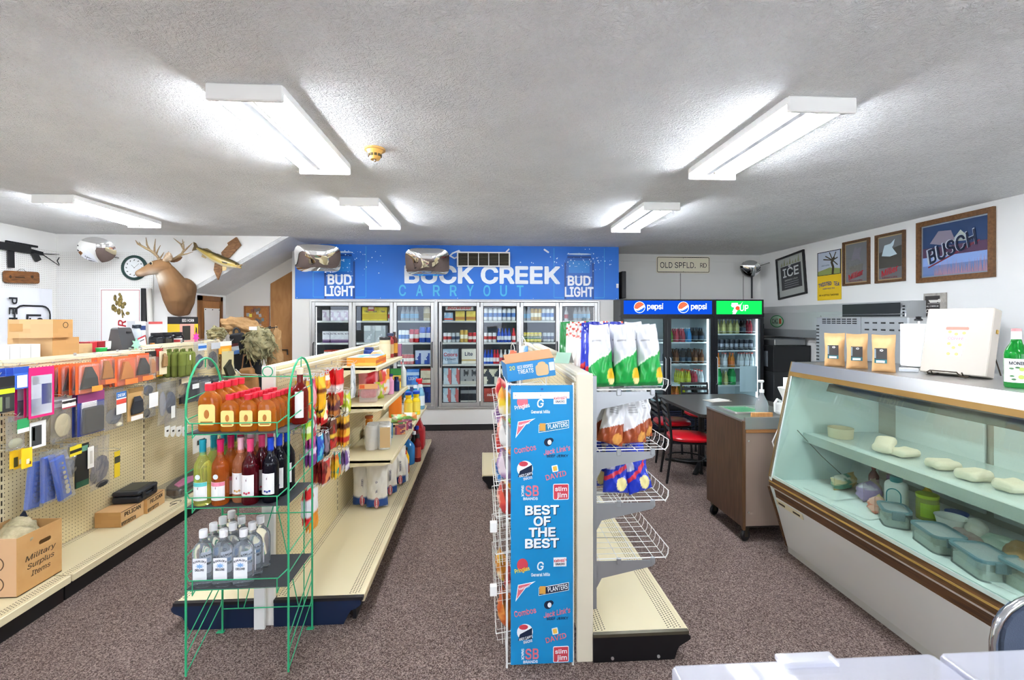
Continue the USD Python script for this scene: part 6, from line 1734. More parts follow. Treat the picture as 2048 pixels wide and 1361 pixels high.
obj('antler', antler([apx((-4.224, 6.45, 2.493), 0.022), apx((-4.248, 6.42, 2.58), 0.018), apx((-4.31, 6.4, 2.642), 0.017), apx((-4.39, 6.38, 2.691), 0.015), apx((-4.464, 6.38, 2.735), 0.012), apx((-4.509, 6.4, 2.784), 0.004)],
    [[apx((-4.329, 6.4, 2.655), 0.013), apx((-4.373, 6.41, 2.728), 0.011), apx((-4.392, 6.42, 2.827), 0.003)], [apx((-4.279, 6.41, 2.618), 0.012), apx((-4.286, 6.42, 2.698), 0.010), apx((-4.287, 6.44, 2.812), 0.003)], [apx((-4.261, 6.41, 2.599), 0.011), apx((-4.229, 6.4, 2.663), 0.008), apx((-4.185, 6.38, 2.719), 0.003)], [apx((-4.236, 6.43, 2.543), 0.012), apx((-4.185, 6.4, 2.578), 0.010), apx((-4.128, 6.36, 2.625), 0.003)], [apx((-4.427, 6.38, 2.716), 0.010), apx((-4.438, 6.36, 2.758), 0.003)]]), ANT, deer, smooth=50)
obj('antler', antler([apx((-4.219, 6.5, 2.485), 0.022), apx((-4.155, 6.48, 2.53), 0.018), apx((-4.048, 6.45, 2.56), 0.017), apx((-3.941, 6.42, 2.616), 0.016), apx((-3.916, 6.42, 2.668), 0.014), apx((-3.972, 6.44, 2.75), 0.010), apx((-4.073, 6.46, 2.825), 0.003)],
    [[apx((-3.922, 6.42, 2.682), 0.012), apx((-3.922, 6.42, 2.734), 0.009), apx((-3.941, 6.43, 2.808), 0.003)], [apx((-3.928, 6.42, 2.636), 0.013), apx((-3.853, 6.4, 2.699), 0.010), apx((-3.785, 6.38, 2.755), 0.003)], [apx((-3.972, 6.43, 2.597), 0.012), apx((-3.866, 6.4, 2.614), 0.008), apx((-3.778, 6.38, 2.638), 0.003)], [apx((-4.187, 6.48, 2.503), 0.012), apx((-4.13, 6.44, 2.564), 0.010), apx((-4.098, 6.4, 2.644), 0.003)], [apx((-3.966, 6.44, 2.737), 0.009), apx((-3.934, 6.46, 2.78), 0.003)]]), ANT, deer, smooth=50)

# fish on driftwood
fp = (-3.708, 6.78, 2.62)
fish = thing('fish_mount', 'mounted yellow walleye on two slabs of driftwood', 'fish mount', fp)
spx = lambda p: (p[0] - fp[0], p[2] - fp[2])
DRIFT = WOOD('#6a4424', '#9a7048', (3, 3, 9), 0.7)
wd = [(-3.627, 6.78, 2.592), (-3.647, 6.78, 2.69), (-3.553, 6.78, 2.795), (-3.566, 6.78, 2.823), (-3.445, 6.78, 2.908), (-3.385, 6.78, 2.797), (-3.54, 6.78, 2.621)]
obj('driftwood', face([spx(p) for p in wd][::-1], 0.045, 0.03), DRIFT, fish)
wd2 = [(-3.734, 6.78, 2.543), (-3.748, 6.78, 2.445), (-3.694, 6.78, 2.307), (-3.627, 6.78, 2.488), (-3.647, 6.78, 2.543)]
obj('driftwood', face([spx(p) for p in wd2], 0.045, 0.03), DRIFT, fish)
spine = [spx(p) + (r,) for p, r in (((-3.945, 6.74, 2.743), 0.018), ((-3.885, 6.74, 2.709), 0.030), ((-3.799, 6.74, 2.662), 0.050), ((-3.699, 6.74, 2.607), 0.064), ((-3.579, 6.74, 2.553), 0.066), ((-3.485, 6.74, 2.526), 0.056), ((-3.418, 6.74, 2.506), 0.040), ((-3.371, 6.74, 2.485), 0.022), ((-3.351, 6.74, 2.478), 0.006))]
sp_ = np.array(spine)
tt = np.linspace(0, len(sp_) - 1, 28)
cxz = np.stack([np.interp(tt, np.arange(len(sp_)), sp_[:, k]) for k in range(3)], 1)
v, cols_ = [], []
n = 16
for i, (x, z, r) in enumerate(cxz):
    tg_ = cxz[min(i + 1, 27), :2] - cxz[max(i - 1, 0), :2]
    tg_ /= np.linalg.norm(tg_)
    nr = np.array([-tg_[1], tg_[0]])
    if nr[1] < 0:
        nr = -nr
    for j in range(n):
        a = 2 * math.pi * j / n
        u_ = math.cos(a)
        v.append((x + nr[0] * r * u_, -0.03 + 0.6 * r * math.sin(a), z + nr[1] * r * u_))
        nz = meshkit.noise(np.array([x * 60, u_ * 4, a]), 3)
        cols_.append(lin('#4c4226') if u_ > 0.62 + 0.2 * (nz - 0.5) else lin('#8a7434') if u_ > 0.25 + 0.5 * (nz - 0.5) else lin('#c6ac56') if u_ > -0.45 else lin('#ddd2ae'))
f = [q for i in range(27) for j in range(n) for q in ((i * n + j, i * n + (j + 1) % n, (i + 1) * n + (j + 1) % n), (i * n + j, (i + 1) * n + (j + 1) % n, (i + 1) * n + j))]
f += [(0, j + 1, j) for j in range(1, n - 1)] + [(27 * n, 27 * n + j, 27 * n + j + 1) for j in range(1, n - 1)]
obj('body', (np.array(v), np.array(f), np.array(cols_)), PRINT(0.3), fish, smooth=True)
FIN = M('#6d5a34', 0.45)
for nm_, pts_ in (('tail_fin', [(-3.925, 6.74, 2.75), (-3.958, 6.74, 2.812), (-3.992, 6.74, 2.826), (-3.985, 6.74, 2.764), (-4.011, 6.74, 2.701), (-3.952, 6.74, 2.716)]), ('dorsal_fin', [(-3.859, 6.74, 2.717), (-3.865, 6.74, 2.737), (-3.806, 6.74, 2.738), (-3.752, 6.74, 2.704), (-3.726, 6.74, 2.662)]), ('second_dorsal_fin', [(-3.686, 6.74, 2.635), (-3.672, 6.74, 2.67), (-3.606, 6.74, 2.643), (-3.565, 6.74, 2.615), (-3.632, 6.74, 2.601)]), ('anal_fin', [(-3.872, 6.74, 2.661), (-3.885, 6.74, 2.62), (-3.832, 6.74, 2.599), (-3.806, 6.74, 2.62)]), ('pelvic_fin', [(-3.606, 6.74, 2.49), (-3.606, 6.74, 2.428), (-3.559, 6.74, 2.435), (-3.545, 6.74, 2.484)])):
    obj(nm_, face(Polygon([spx(p) for p in pts_]).buffer(0), -0.027, 0.006), FIN if 'dorsal' in nm_ or 'tail' in nm_ else M('#c8b07a', 0.45), fish)
obj('pectoral_fin', face(Polygon([spx(p) for p in ((-3.596, 6.71, 2.556), (-3.516, 6.71, 2.536), (-3.53, 6.71, 2.522), (-3.583, 6.71, 2.535))]).buffer(0), -0.068, 0.005), M('#3a3020', 0.5), fish)
ep = spx((-3.412, 6.74, 2.52))
obj('eye', mv(trimesh.creation.icosphere(subdivisions=1, radius=0.009), (ep[0], -0.055, ep[1])), M('#1a160e', 0.1), fish, smooth=True)
mp = [spx(p) for p in ((-3.398, 6.74, 2.499), (-3.344, 6.74, 2.513), (-3.378, 6.74, 2.492), (-3.358, 6.74, 2.464), (-3.405, 6.74, 2.478))]
obj('jaw', face(Polygon(mp).buffer(0.004), -0.02, 0.03), M('#b89a62', 0.5), fish)

# clock
ck = thing('wall_clock', 'round clock with dark green rim on the white pegboard', 'clock', (-4.805, 6.81, 2.469), 0)
obj('rim', mv(lathe([(0.135, 0.0), (0.172, 0.0), (0.172, 0.02), (0.155, 0.035), (0.138, 0.03), (0.135, 0.012), (0.135, 0.0)], 36, False), (0, 0, 0), (90, 0, 0)), M('#1e3c38', 0.35), ck, smooth=30)
obj('dial', mv(cyl(0.137, 0.004, 0.012, n=36), (0, 0, 0), (90, 0, 0)), M('#eef0f0', 0.5), ck)
for k in range(12):
    a = math.radians(30 * k)
    obj('hour_mark', mv(face(ell(0, 0, 0.006, 0.013, 10), 0, 0.001), (0.105 * math.sin(a), -0.0125, 0.105 * math.cos(a)), (0, 30 * k + 40, 0)), M('#4c5048', 0.6), ck)
for a, l_, w_ in ((-45, 0.055, 0.004), (48, 0.085, 0.003)):
    obj('hand', mv(face(sbox(-w_ / 2, -0.01, w_ / 2, l_), 0, 0.001), (0, -0.0145, 0), (0, a, 0)), BLACK, ck)
obj('lens', mv(cyl(0.138, 0.024, 0.026, n=36), (0, 0, 0), (90, 0, 0)), PANE('#ffffff', 0.8), ck)

# convex mirrors
MIR = M('#f2f2f2', 0.03, 1.0)


def dome_mesh(rx, rz, depth, seed=0, sq=1.0, n=40, m=8):
    v, f = [], []
    for i in range(m + 1):
        k = i / m
        for j in range(n):
            a = 2 * math.pi * j / n
            e = 2 / 4.5 if sq > 1 else 1.0
            x = np.sign(math.cos(a)) * abs(math.cos(a)) ** e
            z = np.sign(math.sin(a)) * abs(math.sin(a)) ** e
            v.append((rx * k * x, -depth * (1 - k * k), rz * k * z))
    for i in range(m):
        for j in range(n):
            a, b = i * n + j, i * n + (j + 1) % n
            f += [(a, a + n, b + n), (a, b + n, b)]
    return (np.array(v), np.array(f))


def convex(name, label, p, rx, rz, depth, rot, sq=1.0, arm=None, rim='#2a2a2a'):
    t = thing(name, label, 'mirror', p, rot)
    obj('mirror_face', dome_mesh(rx, rz, depth, sq=sq), MIR, t, smooth=True)
    v, f = dome_mesh(rx, rz, -0.012, sq=sq)
    obj('backing', (v + (0, 0.004, 0), f[:, ::-1]), M(rim, 0.5), t, smooth=True)
    if arm is not None:
        obj('bracket', tube([(0, 0.015, 0)] + list(arm), 0.009, 8), M('#8a8a88', 0.4, 0.6), t, smooth=40)
    return t


convex('convex_mirror', 'large oblong convex mirror at the stair end of the blue banner', (-2.417, 7.06, 2.645), 0.315, 0.225, 0.10, (32, 0, 16), 2.0, [(0.06, 0.22, 0.05), (0.05, 0.40, -0.10)])
convex('convex_mirror', 'oblong convex mirror in the middle of the blue banner', (-0.832, 7.12, 2.613), 0.325, 0.228, 0.10, (32, 0, 4), 2.0, [(0, 0.16, -0.02), (0, 0.34, -0.12)])
convex('convex_mirror', 'round convex mirror on an arm above the single drink cooler', (4.662, 7.95, 2.642), 0.165, 0.155, 0.06, (22, 0, -28), 1.0, [(0.08, 0.08, 0.0), (0.25, 0.19, 0.02), (0.315, 0.23, 0.03)])
convex('convex_mirror', 'pale round convex mirror tilted above the pegboard corner', (-5.024, 6.45, 2.663), 0.21, 0.17, 0.05, (20, 0, 14), 1.0, [(0.06, 0.12, -0.10), (0.10, 0.37, -0.20)], '#e4e2dc')
solo('conduit', 'dark electrical conduit rising from the single drink cooler', 'pipe', bx(-0.012, 0.012, -0.02, 0, 0, 0.40), M('#3a3a3c', 0.5), (4.878, 8.27, 2.141))

# toy rifle on the left wall (local +x runs toward the stair, faces +x of the room)
gp = (-5.82, 6.421, 2.522)
rf = thing('toy_rifle', 'black toy carbine with folding wire stock hung on the pegboard', 'rifle', (X0 + 0.032, gp[1], gp[2]), 90)
GUN = M('#17181b', 0.4)
yz = lambda p: (p[1] - gp[1], p[2] - gp[2])
tp = lambda q: (q[0], q[1])
pt = {k: yz(v_) for k, v_ in dict(rail0=(-5.82, 6.091, 2.706), rail1=(-5.82, 6.495, 2.701), rec0=(-5.82, 5.986, 2.646), rec1=(-5.82, 6.381, 2.639), stk0=(-5.82, 6.557, 2.619), stk1=(-5.82, 6.843, 2.652), stk2=(-5.82, 6.782, 2.555), stk3=(-5.82, 6.827, 2.485), grip0=(-5.82, 6.447, 2.623), grip1=(-5.82, 6.509, 2.521), mag0=(-5.82, 6.152, 2.611), mag1=(-5.82, 6.158, 2.39)).items()}
bar = lambda a, b, w_: LineString([a, b]).buffer(w_, cap_style=2)
obj('receiver', face(unary_union([bar(pt['rec0'], pt['rec1'], 0.045), bar(pt['rec1'], pt['stk0'], 0.022)]), 0, 0.04), GUN, rf)
obj('top_rail', face(bar(pt['rail0'], pt['rail1'], 0.013), -0.01, 0.02), GUN, rf)
for k in (0.3, 0.75):
    a = (pt['rail0'][0] + k * (pt['rail1'][0] - pt['rail0'][0]), pt['rail0'][1] + k * (pt['rail1'][1] - pt['rail0'][1]))
    obj('rail_post', face(bar(a, (a[0] + 0.005, a[1] - 0.07), 0.009), -0.012, 0.015), GUN, rf)
obj('magazine', face(bar(pt['mag0'], pt['mag1'], 0.030), -0.005, 0.028), GUN, rf)
obj('grip', face(bar(pt['grip0'], pt['grip1'], 0.034), -0.005, 0.03), GUN, rf)
obj('wire_stock', tube([(q[0], -0.02, q[1]) for q in (pt['stk0'], pt['stk1'], pt['stk2'], pt['stk3'], pt['stk0'])], 0.007, 6), GUN, rf, smooth=40)
# wooden plaque
wp = (-5.82, 6.296, 2.286)
pq = thing('wood_plaque', 'dark-edged wooden plaque hung by a wire below the toy rifle', 'plaque', (X0 + 0.032, wp[1], wp[2]), (0, -3, 90))
obj('board', face(rpoly(-0.22, 0.22, -0.075, 0.075, 0.03), 0, 0.03), WOOD('#5a3414', '#8a5826', (2, 2, 10), 0.5), pq)
obj('hanger', tube([(-0.05, -0.01, 0.075), (-0.02, -0.012, 0.10), (0.03, -0.012, 0.10), (0.06, -0.01, 0.075)], 0.002, 5), BLACK, pq)
obj('burnt_mark', face(unary_union([sbox(-0.10, -0.01, 0.02, 0.004), ell(0.12, 0.01, 0.02, 0.018), ell(-0.16, 0.0, 0.015, 0.02)]), -0.03, 0.0006), M('#3a2410', 0.6), pq)
# white banner with PERF and rounded logo
bp = (-5.82, 6.737, 1.581)
yy0, yy1, zz1 = (-5.82, 5.963, 2.107)[1], bp[1], (-5.82, 6.7, 2.141)[2]
wv = [(yy0 - 0.6 + (yy1 - yy0 + 0.6) * k / 16, -0.02 - 0.012 * math.sin(k * 1.1)) for k in range(17)]
fb = thing('wall_banner', 'white cloth banner with black rounded logo and upright lettering on the pegboard', 'banner', (X0 + 0.017, 0, 0), 90)
vv = np.array([(y, d_, z + (0.03 * abs(y - yy0) / 1.0)) for y, d_ in wv for z in (0.95, zz1)])
obj('cloth', (vv, np.array([q for i in range(16) for q in ((2 * i, 2 * i + 2, 2 * i + 3), (2 * i, 2 * i + 3, 2 * i + 1))])), M('#e6e8ee', 0.8), fb, smooth=True)
lg = (-5.8, 6.466, 1.75)
rr = rpoly(lg[1] - 0.28, lg[1] + 0.22, lg[2] - 0.55, lg[2] + 0.19, 0.12)
obj('logo_outline', face(rr.difference(rr.buffer(-0.022)), -0.036, 0.001), M('#1d1f24', 0.7), fb)
obj('logo_print', face(unary_union([sbox(lg[1] - 0.12, lg[2] - 0.45, lg[1] - 0.09, lg[2] + 0.07), sbox(lg[1] - 0.12, lg[2] + 0.045, lg[1] + 0.08, lg[2] + 0.07)]), -0.036, 0.001), M('#1d1f24', 0.7), fb)
obj('lettering', text('LO', lg[1] + 0.02, lg[2] - 0.11, 0.13, -0.036, w=0.2, bold=True), M('#1d1f24', 0.7), fb)
for k, ch in enumerate('PERF'):
    obj('lettering', mv(text(ch, 0, -0.045, 0.10, 0, w=0.085, bold=True), ((-5.8, 6.174, 1.997)[1], -0.036, (-5.8, 6.174, 1.985)[2] - 0.125 * k), (0, 90, 0)), M('#1d1f24', 0.7), fb)
# paper banner with the turkey and red letters
tbp = (-4.988, 6.8, 2.184)
tb_ = thing('wall_banner', 'white paper banner with a dark turkey picture and red lettering', 'banner', (tbp[0], 6.805, tbp[2]), 0)
hw_ = ((-4.712, 6.8, 2.185)[0] - (-5.257, 6.8, 2.183)[0]) / 2
obj('sheet', bx(-hw_, hw_, -0.006, -0.002, -0.95, 0), M('#eeedec', 0.7), tb_)
obj('red_border', face(sbox(-hw_ + 0.02, -0.93, hw_ - 0.02, -0.02).difference(sbox(-hw_ + 0.026, -0.924, hw_ - 0.026, -0.026)), -0.006, 0.0008), M('#b85a5e', 0.6), tb_)
rng = random.Random(3)
tur = unary_union([ell(0.0 + rng.gauss(0, 0.05), -0.20 + rng.gauss(0, 0.06), rng.uniform(0.012, 0.035), rng.uniform(0.02, 0.05), 8) for _ in range(14)] + [ell(-0.01, -0.085, 0.018, 0.022), LineString([(0.02, -0.30), (0.03, -0.40)]).buffer(0.01), LineString([(0.02, -0.30), (0.05, -0.37)]).buffer(0.008)])
obj('picture_print', face(tur, -0.006, 0.0009), M('#3a3420', 0.7, noise=(40.0, '#a8904a')), tb_)
for k, ch in enumerate('ER'):
    obj('lettering', mv(text(ch, 0, -0.05, 0.10, 0, w=0.085, bold=True, slant=0.2), (0.02, -0.0066, -0.60 + 0.11 * k), (0, -90, 0)), M('#b0242c', 0.6), tb_)
solo('rolled_banner', 'black rolled banner standing beside the turkey banner', 'banner', cyl(0.04, 0, 1.0, n=14), M('#1b1b1d', 0.6), ((-4.638, 6.75, 1.75)[0], 6.75, 1.18))
solo('rolled_banner', 'white rolled banner leaning beside the black one', 'banner', cyl(0.032, 0, 1.02, n=14), M('#dddbd4', 0.7), ((-4.565, 6.75, 1.75)[0] + 0.02, 6.75, 1.16), (0, -2, 0))
# alcove: cork board, plywood sheet, paper on the door
cbp = (-3.79, 7.7, 1.972)
ck2 = thing('cork_board', 'cork board crowded with small photos in the alcove under the stair', 'notice board', (((-3.79, 7.7, 1.972)[0] + (-3.382, 7.7, 1.973)[0]) / 2, 7.712, 1.30))
hwc = ((-3.382, 7.7, 1.973)[0] - (-3.79, 7.7, 1.972)[0]) / 2 - 0.01
obj('cork', bx(-hwc, hwc, -0.012, 0, 0, 0.67), M('#a8703a', 0.85, noise=(60.0, '#8a5628')), ck2)
obj('frame', face(sbox(-hwc, 0, hwc, 0.67).difference(sbox(-hwc + 0.022, 0.022, hwc - 0.022, 0.648)), -0.012, 0.012), M('#8a5224', 0.5), ck2)
rng = random.Random(12)
for k in range(34):
    x_, z_ = rng.uniform(-hwc + 0.05, hwc - 0.05), rng.uniform(0.12, 0.62)
    obj('photo', mv(cb(-0.02, 0.02, -0.0145 - 0.0004 * k, -0.0125, -0.026, 0.026, 0.0003), (x_, 0, z_), (0, rng.uniform(-12, 12), 0)), M(rng.choice(('#8f8f92', '#b9b4ac', '#6a5a4c', '#d8c84a', '#4a4a50', '#b8a890', '#5c6a74', '#7a4a3a')), 0.4), ck2)
ply = solo('plywood_sheet', 'tan paper-covered plywood sheet in the alcove beside the cork board', 'plywood', hull([(x, y, z) for x, z in ((0, 0), (0, 2.32), (0.43, 2.58), (0.43, 0)) for y in (0, -0.015)]), WOOD('#8e602f', '#a57642', (2, 2, 0.6), 0.7), ((-3.374, 7.7, 2.068)[0], 7.715, 0.005))
hk_ = thing('wall_hook', 'black angled hook rod on the plywood sheet', 'hook', (-3.324, 7.69, 1.273), 0)
obj('rod', tube([(0, 0, -0.25), (0, -0.02, 0.0), (0.22, -0.02, 0.0), (0.225, -0.02, -0.08)], 0.011, 6), BLACK, hk_)
pp = thing('door_paper', 'white crinkled paper sheet pinned on the brown door', 'paper', (-4.040, 7.275, 1.30), 90)
vpp = np.array([(x, -0.004 - 0.006 * (math.sin(7 * x + 9 * z) + 1) * 0.5, z) for x in np.linspace(-0.20, 0.20, 7) for z in np.linspace(0, 0.62, 7)])
obj('sheet', (vpp, np.array([q for i in range(6) for j in range(6) for q in ((i * 7 + j, i * 7 + j + 7, i * 7 + j + 8), (i * 7 + j, i * 7 + j + 8, i * 7 + j + 1))])), M('#e6e4e0', 0.8), pp, smooth=True)
for x_ in (-0.18, 0.0, 0.18):
    obj('push_pin', mv(cyl(0.006, 0, 0.01, n=8), (x_, -0.008, 0.60), (90, 0, 0)), BLACK, pp)
# TV on the cooler's side wall
tv = thing('television', 'black television hung edge-on on the side wall beside the blue banner', 'television', (2.19, 7.79, 2.30), 90)
obj('case', cb(-0.29, 0.29, -0.13, -0.06, -0.2, 0.24, 0.008), BLACK, tv)
obj('screen', cb(-0.265, 0.265, -0.133, -0.13, -0.17, 0.215, 0.001), M('#0b0c10', 0.12), tv)
obj('mount', cb(-0.1, 0.1, -0.06, -0.001, -0.08, 0.1, 0.004), BLACK, tv)

# ================================================================== hunting clothes on a stand behind the left gondola
hs = thing('garment_stand', 'dark metal garment stand behind the gondola end carrying hunting gear', 'stand', (-2.80, 6.05, 0))
obj('pole', cyl(0.016, 0, 1.68, n=10), BLACK, hs)
obj('base', cyl(0.22, 0, 0.02, n=24), BLACK, hs)
for a in (10, 75, 140, 205, 300):
    obj('arm', tube([(0, 0, 1.62), (0.22 * math.cos(math.radians(a)), 0.22 * math.sin(math.radians(a)), 1.66)], 0.008, 6), BLACK, hs)


def cloth(name, label, cat_, p, r, seed, col, col2, amp=0.25, freq=2.2, rot=0, noise=14.0, mat=None):
    return solo(name, label, cat_, blob(r[0], r[1], r[2], seed, amp, freq, 4), mat or M(col, 0.95, noise=(noise, col2, 5)), p, rot, smooth=True)


TANM = M('#8e6c44', 0.95, noise=(5.0, '#a9855a'), bump=(7.0, 0.06))
cloth('hunting_jacket', 'tan hunting jacket heaped over the top of the garment stand', 'jacket', (-2.97, 5.98, 1.50), (0.27, 0.13, 0.125), 31, '', '', 0.42, 2.0, (0, 14, 0), mat=TANM)
cloth('hunting_jacket', 'long tan jacket hanging down at the far side of the garment stand', 'jacket', (-2.62, 6.10, 0.75), (0.10, 0.09, 0.42), 32, '', '', 0.3, 2.4, 0, mat=TANM)
CAMO = M('#5f5c40', 0.95, noise=(16.0, '#a79a70', 5), bump=(14.0, 0.04))
cloth('camo_hat', 'camouflage cap and gloves bunch beside the gondola end', 'cap', (-3.12, 5.72, 1.49), (0.10, 0.09, 0.085), 33, '', '', 0.4, 3.0, 0, mat=CAMO)
gc = thing('gun_case', 'long black padded gun case hanging on the garment stand', 'gun case', (-2.83, 5.86, 0.78), (0, -9, 0))
obj('case', rb(-0.085, 0.085, -0.05, 0.03, 0, 0.82, 0.035, 10), M('#17181c', 0.75), gc, smooth=50)
obj('carry_loop', tube([(0.0 + 0.035 * math.cos(a), -0.01, 0.83 + 0.05 * math.sin(a)) for a in np.linspace(-0.3, math.pi + 0.3, 10)], 0.012, 6), M('#202226', 0.7), gc, smooth=40)
obj('hang_card', cb(-0.075, 0.02, -0.056, -0.052, 0.57, 0.70, 0.001), M('#c9d3de', 0.5), gc)
obj('card_stripe', cb(-0.075, 0.02, -0.0575, -0.056, 0.57, 0.615, 0.0003), M('#5a8ad0', 0.5), gc)
obj('card_stripe', cb(-0.075, 0.02, -0.0575, -0.056, 0.665, 0.70, 0.0003), M('#5a2a30', 0.5), gc)
gs2 = thing('gun_case', 'second black gun case slanting toward the middle gondola', 'gun case', (-2.60, 5.92, 0.62), (0, -17, 0))
obj('case', rb(-0.07, 0.07, -0.04, 0.04, 0, 1.02, 0.03, 10), M('#24262b', 0.7), gs2, smooth=50)
obj('white_tag', cb(-0.045, -0.01, -0.046, -0.042, 0.52, 0.60, 0.001), M('#dedcd6', 0.6), gs2)
rng = random.Random(9)
gn = thing('camo_net', 'bundled camouflage net with ragged tan and green strips', 'net', (-2.66, 5.80, 1.27))
obj('bundle', blob(0.165, 0.12, 0.19, 35, 0.3, 2.5, 4), M('#6a684c', 0.95, noise=(14.0, '#a59a74', 5)), gn, smooth=True)
strips = []
for k in range(150):
    a, b = rng.uniform(0, 2 * math.pi), rng.uniform(-1.1, 1.3)
    c_ = np.array((0.165 * math.cos(a) * math.cos(b), 0.125 * math.sin(a) * math.cos(b) - 0.01, 0.19 + 0.19 * math.sin(b)))
    d_ = np.array((rng.uniform(-0.07, 0.07), rng.uniform(-0.03, 0.03), rng.uniform(-0.09, 0.02)))
    strips.append(tube([c_, c_ + d_ * 0.5 + (0, -0.015, 0.01), c_ + d_], rng.uniform(0.005, 0.010), 4))
meta(obj('strips', cat(strips), M('#8f8560', 0.95, noise=(9.0, '#4c4c34', 5)), gn), kind='stuff')
obj('paper_tag', cb(-0.06, 0.03, -0.15, -0.146, 0.36, 0.40, 0.001), M('#f2f2f0', 0.6), gn)
bag_ = thing('leather_bag', 'brown leather pouch bag hanging low on the garment stand', 'bag', (-2.72, 5.72, 0.72), (0, -6, 0))
obj('body', rb(-0.115, 0.115, -0.07, 0.03, 0, 0.40, 0.05, 10), M('#7a5228', 0.6, noise=(7.0, '#9a6c3a')), bag_, smooth=50)
obj('flap', rb(-0.08, 0.08, -0.075, 0.03, 0.30, 0.47, 0.035, 8), M('#8a6032', 0.6), bag_, smooth=50)
obj('strap', tube([(-0.06, -0.02, 0.44), (-0.02, -0.02, 0.62), (0.03, -0.02, 0.62), (0.06, -0.02, 0.44)], 0.009, 5), M('#6a4420', 0.6), bag_)
CAMO2 = M('#6d6a52', 0.95, noise=(9.0, '#b2a888', 5))
cloth('camo_vest', 'camouflage vest hanging behind the green rack', 'vest', (-2.93, 5.62, 0.85), (0.13, 0.08, 0.17), 36, '', '', 0.25, 2.4, 0, mat=CAMO2)
solo('wire_hook', 'bare wire hook sticking out from the middle gondola toward the stair', 'hook', tube([(0, 0, 0), (-0.16, 0, 0.01), (-0.19, 0, 0.04)], 0.003, 5), HOOKM, (-1.263, 2.86, 1.42))


# ================================================================== drinks in the cooler
def can_kind(col, band_col, r=0.033, h=0.125, top='#c8c8ca'):
    def make(loc, rot, label, group):
        t = thing('drink_can', label, 'can', loc, rot, group)
        obj('body', lathe([(r * 0.78, 0.0), (r * 0.94, 0.006), (r, 0.014), (r, h * 0.90), (r * 0.82, h * 0.985)], 14), M(col, 0.28, 0.35), t, smooth=40)
        obj('band', lathe([(r * 1.004, h * 0.3), (r * 1.004, h * 0.62), (r * 0.99, h * 0.62), (r * 0.99, h * 0.3), (r * 1.004, h * 0.3)], 14, False), M(band_col, 0.35, 0.2), t, smooth=40)
        obj('lid', lathe([(r * 0.82, h * 0.98), (r * 0.84, h), (r * 0.72, h * 0.99), (0, h * 0.985)], 14), M(top, 0.3, 0.9), t)
        return t
    return Kind(make)


def bottle_kind(col, cap, lab, r=0.032, h=0.23, trans=0.0, shoulder=0.5):
    def make(loc, rot, label, group):
        t = thing('drink_bottle', label, 'bottle', loc, rot, group)
        obj('body', lathe([(r * 0.9, 0), (r, 0.006), (r, h * shoulder), (r * 0.85, h * (shoulder + 0.1)), (r * 0.42, h * (shoulder + 0.28)), (r * 0.38, h * 0.94)], 14), M(col, 0.12 if trans else 0.3, 0.0 if trans else 0.25, trans=trans, ior=1.36), t, smooth=50)
        obj('cap', lathe([(r * 0.48, h * 0.92), (r * 0.5, h * 0.99), (0, h)], 12), M(cap, 0.4), t)
        if lab:
            obj('label', lathe([(r * 1.006, h * 0.16), (r * 1.006, h * 0.44), (r * 0.99, h * 0.44), (r * 0.99, h * 0.16), (r * 1.006, h * 0.16)], 14, False), M(lab, 0.45), t)
        return t
    return Kind(make)


def case_kind(w, d, h, front, side_, words=(), seed=0, bands=()):
    def make(loc, rot, label, group):
        t = thing('drink_carton', label, 'drink carton', loc, rot, group)
        obj('carton_body', pbox(w, d, h, {'front': busy(seed, front, 9, bands), 'side': side_, 'top': side_}, 10), PRINT(0.4), t)
        for (s_, z, hh, fw, c_) in words:
            obj('lettering', text(s_, 0, h * z, h * hh, -0.0006, w=w * fw, bold=True), M(c_, 0.45), t)
        return t
    return Kind(make)


ORDN = ORD + ['eighth']
ROWN = ['front row', 'second row', 'third row', 'back row']
LAST = ['lowest', 'second lowest', 'middle', 'second highest', 'topmost']


def stock(door, level, items, y=7.64):
    """items: (Kind, what, x fraction across the door, width) set along a shelf's front."""
    a, b = DOORS[door]
    nth = {}
    for k, what, fr_, deep in items:
        for j in range(deep):
            nth[what] = nth.get(what, 0) + (j == 0)
            k((a + 0.06 + fr_ * (b - a - 0.12), y + j * 0.075, SHZ[level] + 0.001), 0, '%s, %s%s, %s shelf, %s cooler door' % (what, ORDN[nth[what] - 1], (' front', ' behind')[j] if deep > 1 else '', LAST[level], ORD[door]), '%ss, %s shelf, %s door' % (what, LAST[level], ORD[door]))


def row(kind, what, f0, f1, n, deep=1):
    return [(kind, what, f0 + (f1 - f0) * (i + 0.5) / n, deep) for i in range(n)]


c_white, c_silver, c_blue, c_red, c_yel, c_gold = can_kind('#e4e6e8', '#c03a3a', h=0.155), can_kind('#b9c0c6', '#3a4a6a', h=0.155), can_kind('#1c4aa8', '#c8d4e8', h=0.16), can_kind('#b8202a', '#e8e0d8', h=0.16), can_kind('#e2d24a', '#4a7a4a', h=0.16), can_kind('#c8a24a', '#f0e8d0', h=0.20)
tall_red, tall_blue, tall_wht = can_kind('#c02430', '#e8dcd8', 0.042, 0.215), can_kind('#1e50b4', '#dfe6f2', 0.055, 0.25), can_kind('#dfe3e6', '#4a78b8', 0.036, 0.20)
al_blue, al_red, al_wht, b_clear, b_beige = bottle_kind('#1c4ab0', '#1a3a8a', '#dfe6f0'), bottle_kind('#c82434', '#b01c2c', '#f0dcd8'), bottle_kind('#d8dadc', '#c8c8ca', '#b8323a'), bottle_kind('#dfeaf0', '#8ab0c8', '#7aa8c8', 0.036, 0.25, 0.6), bottle_kind('#c9bd96', '#8a7a50', '#a8985c', 0.055, 0.27, 0.0, 0.7)
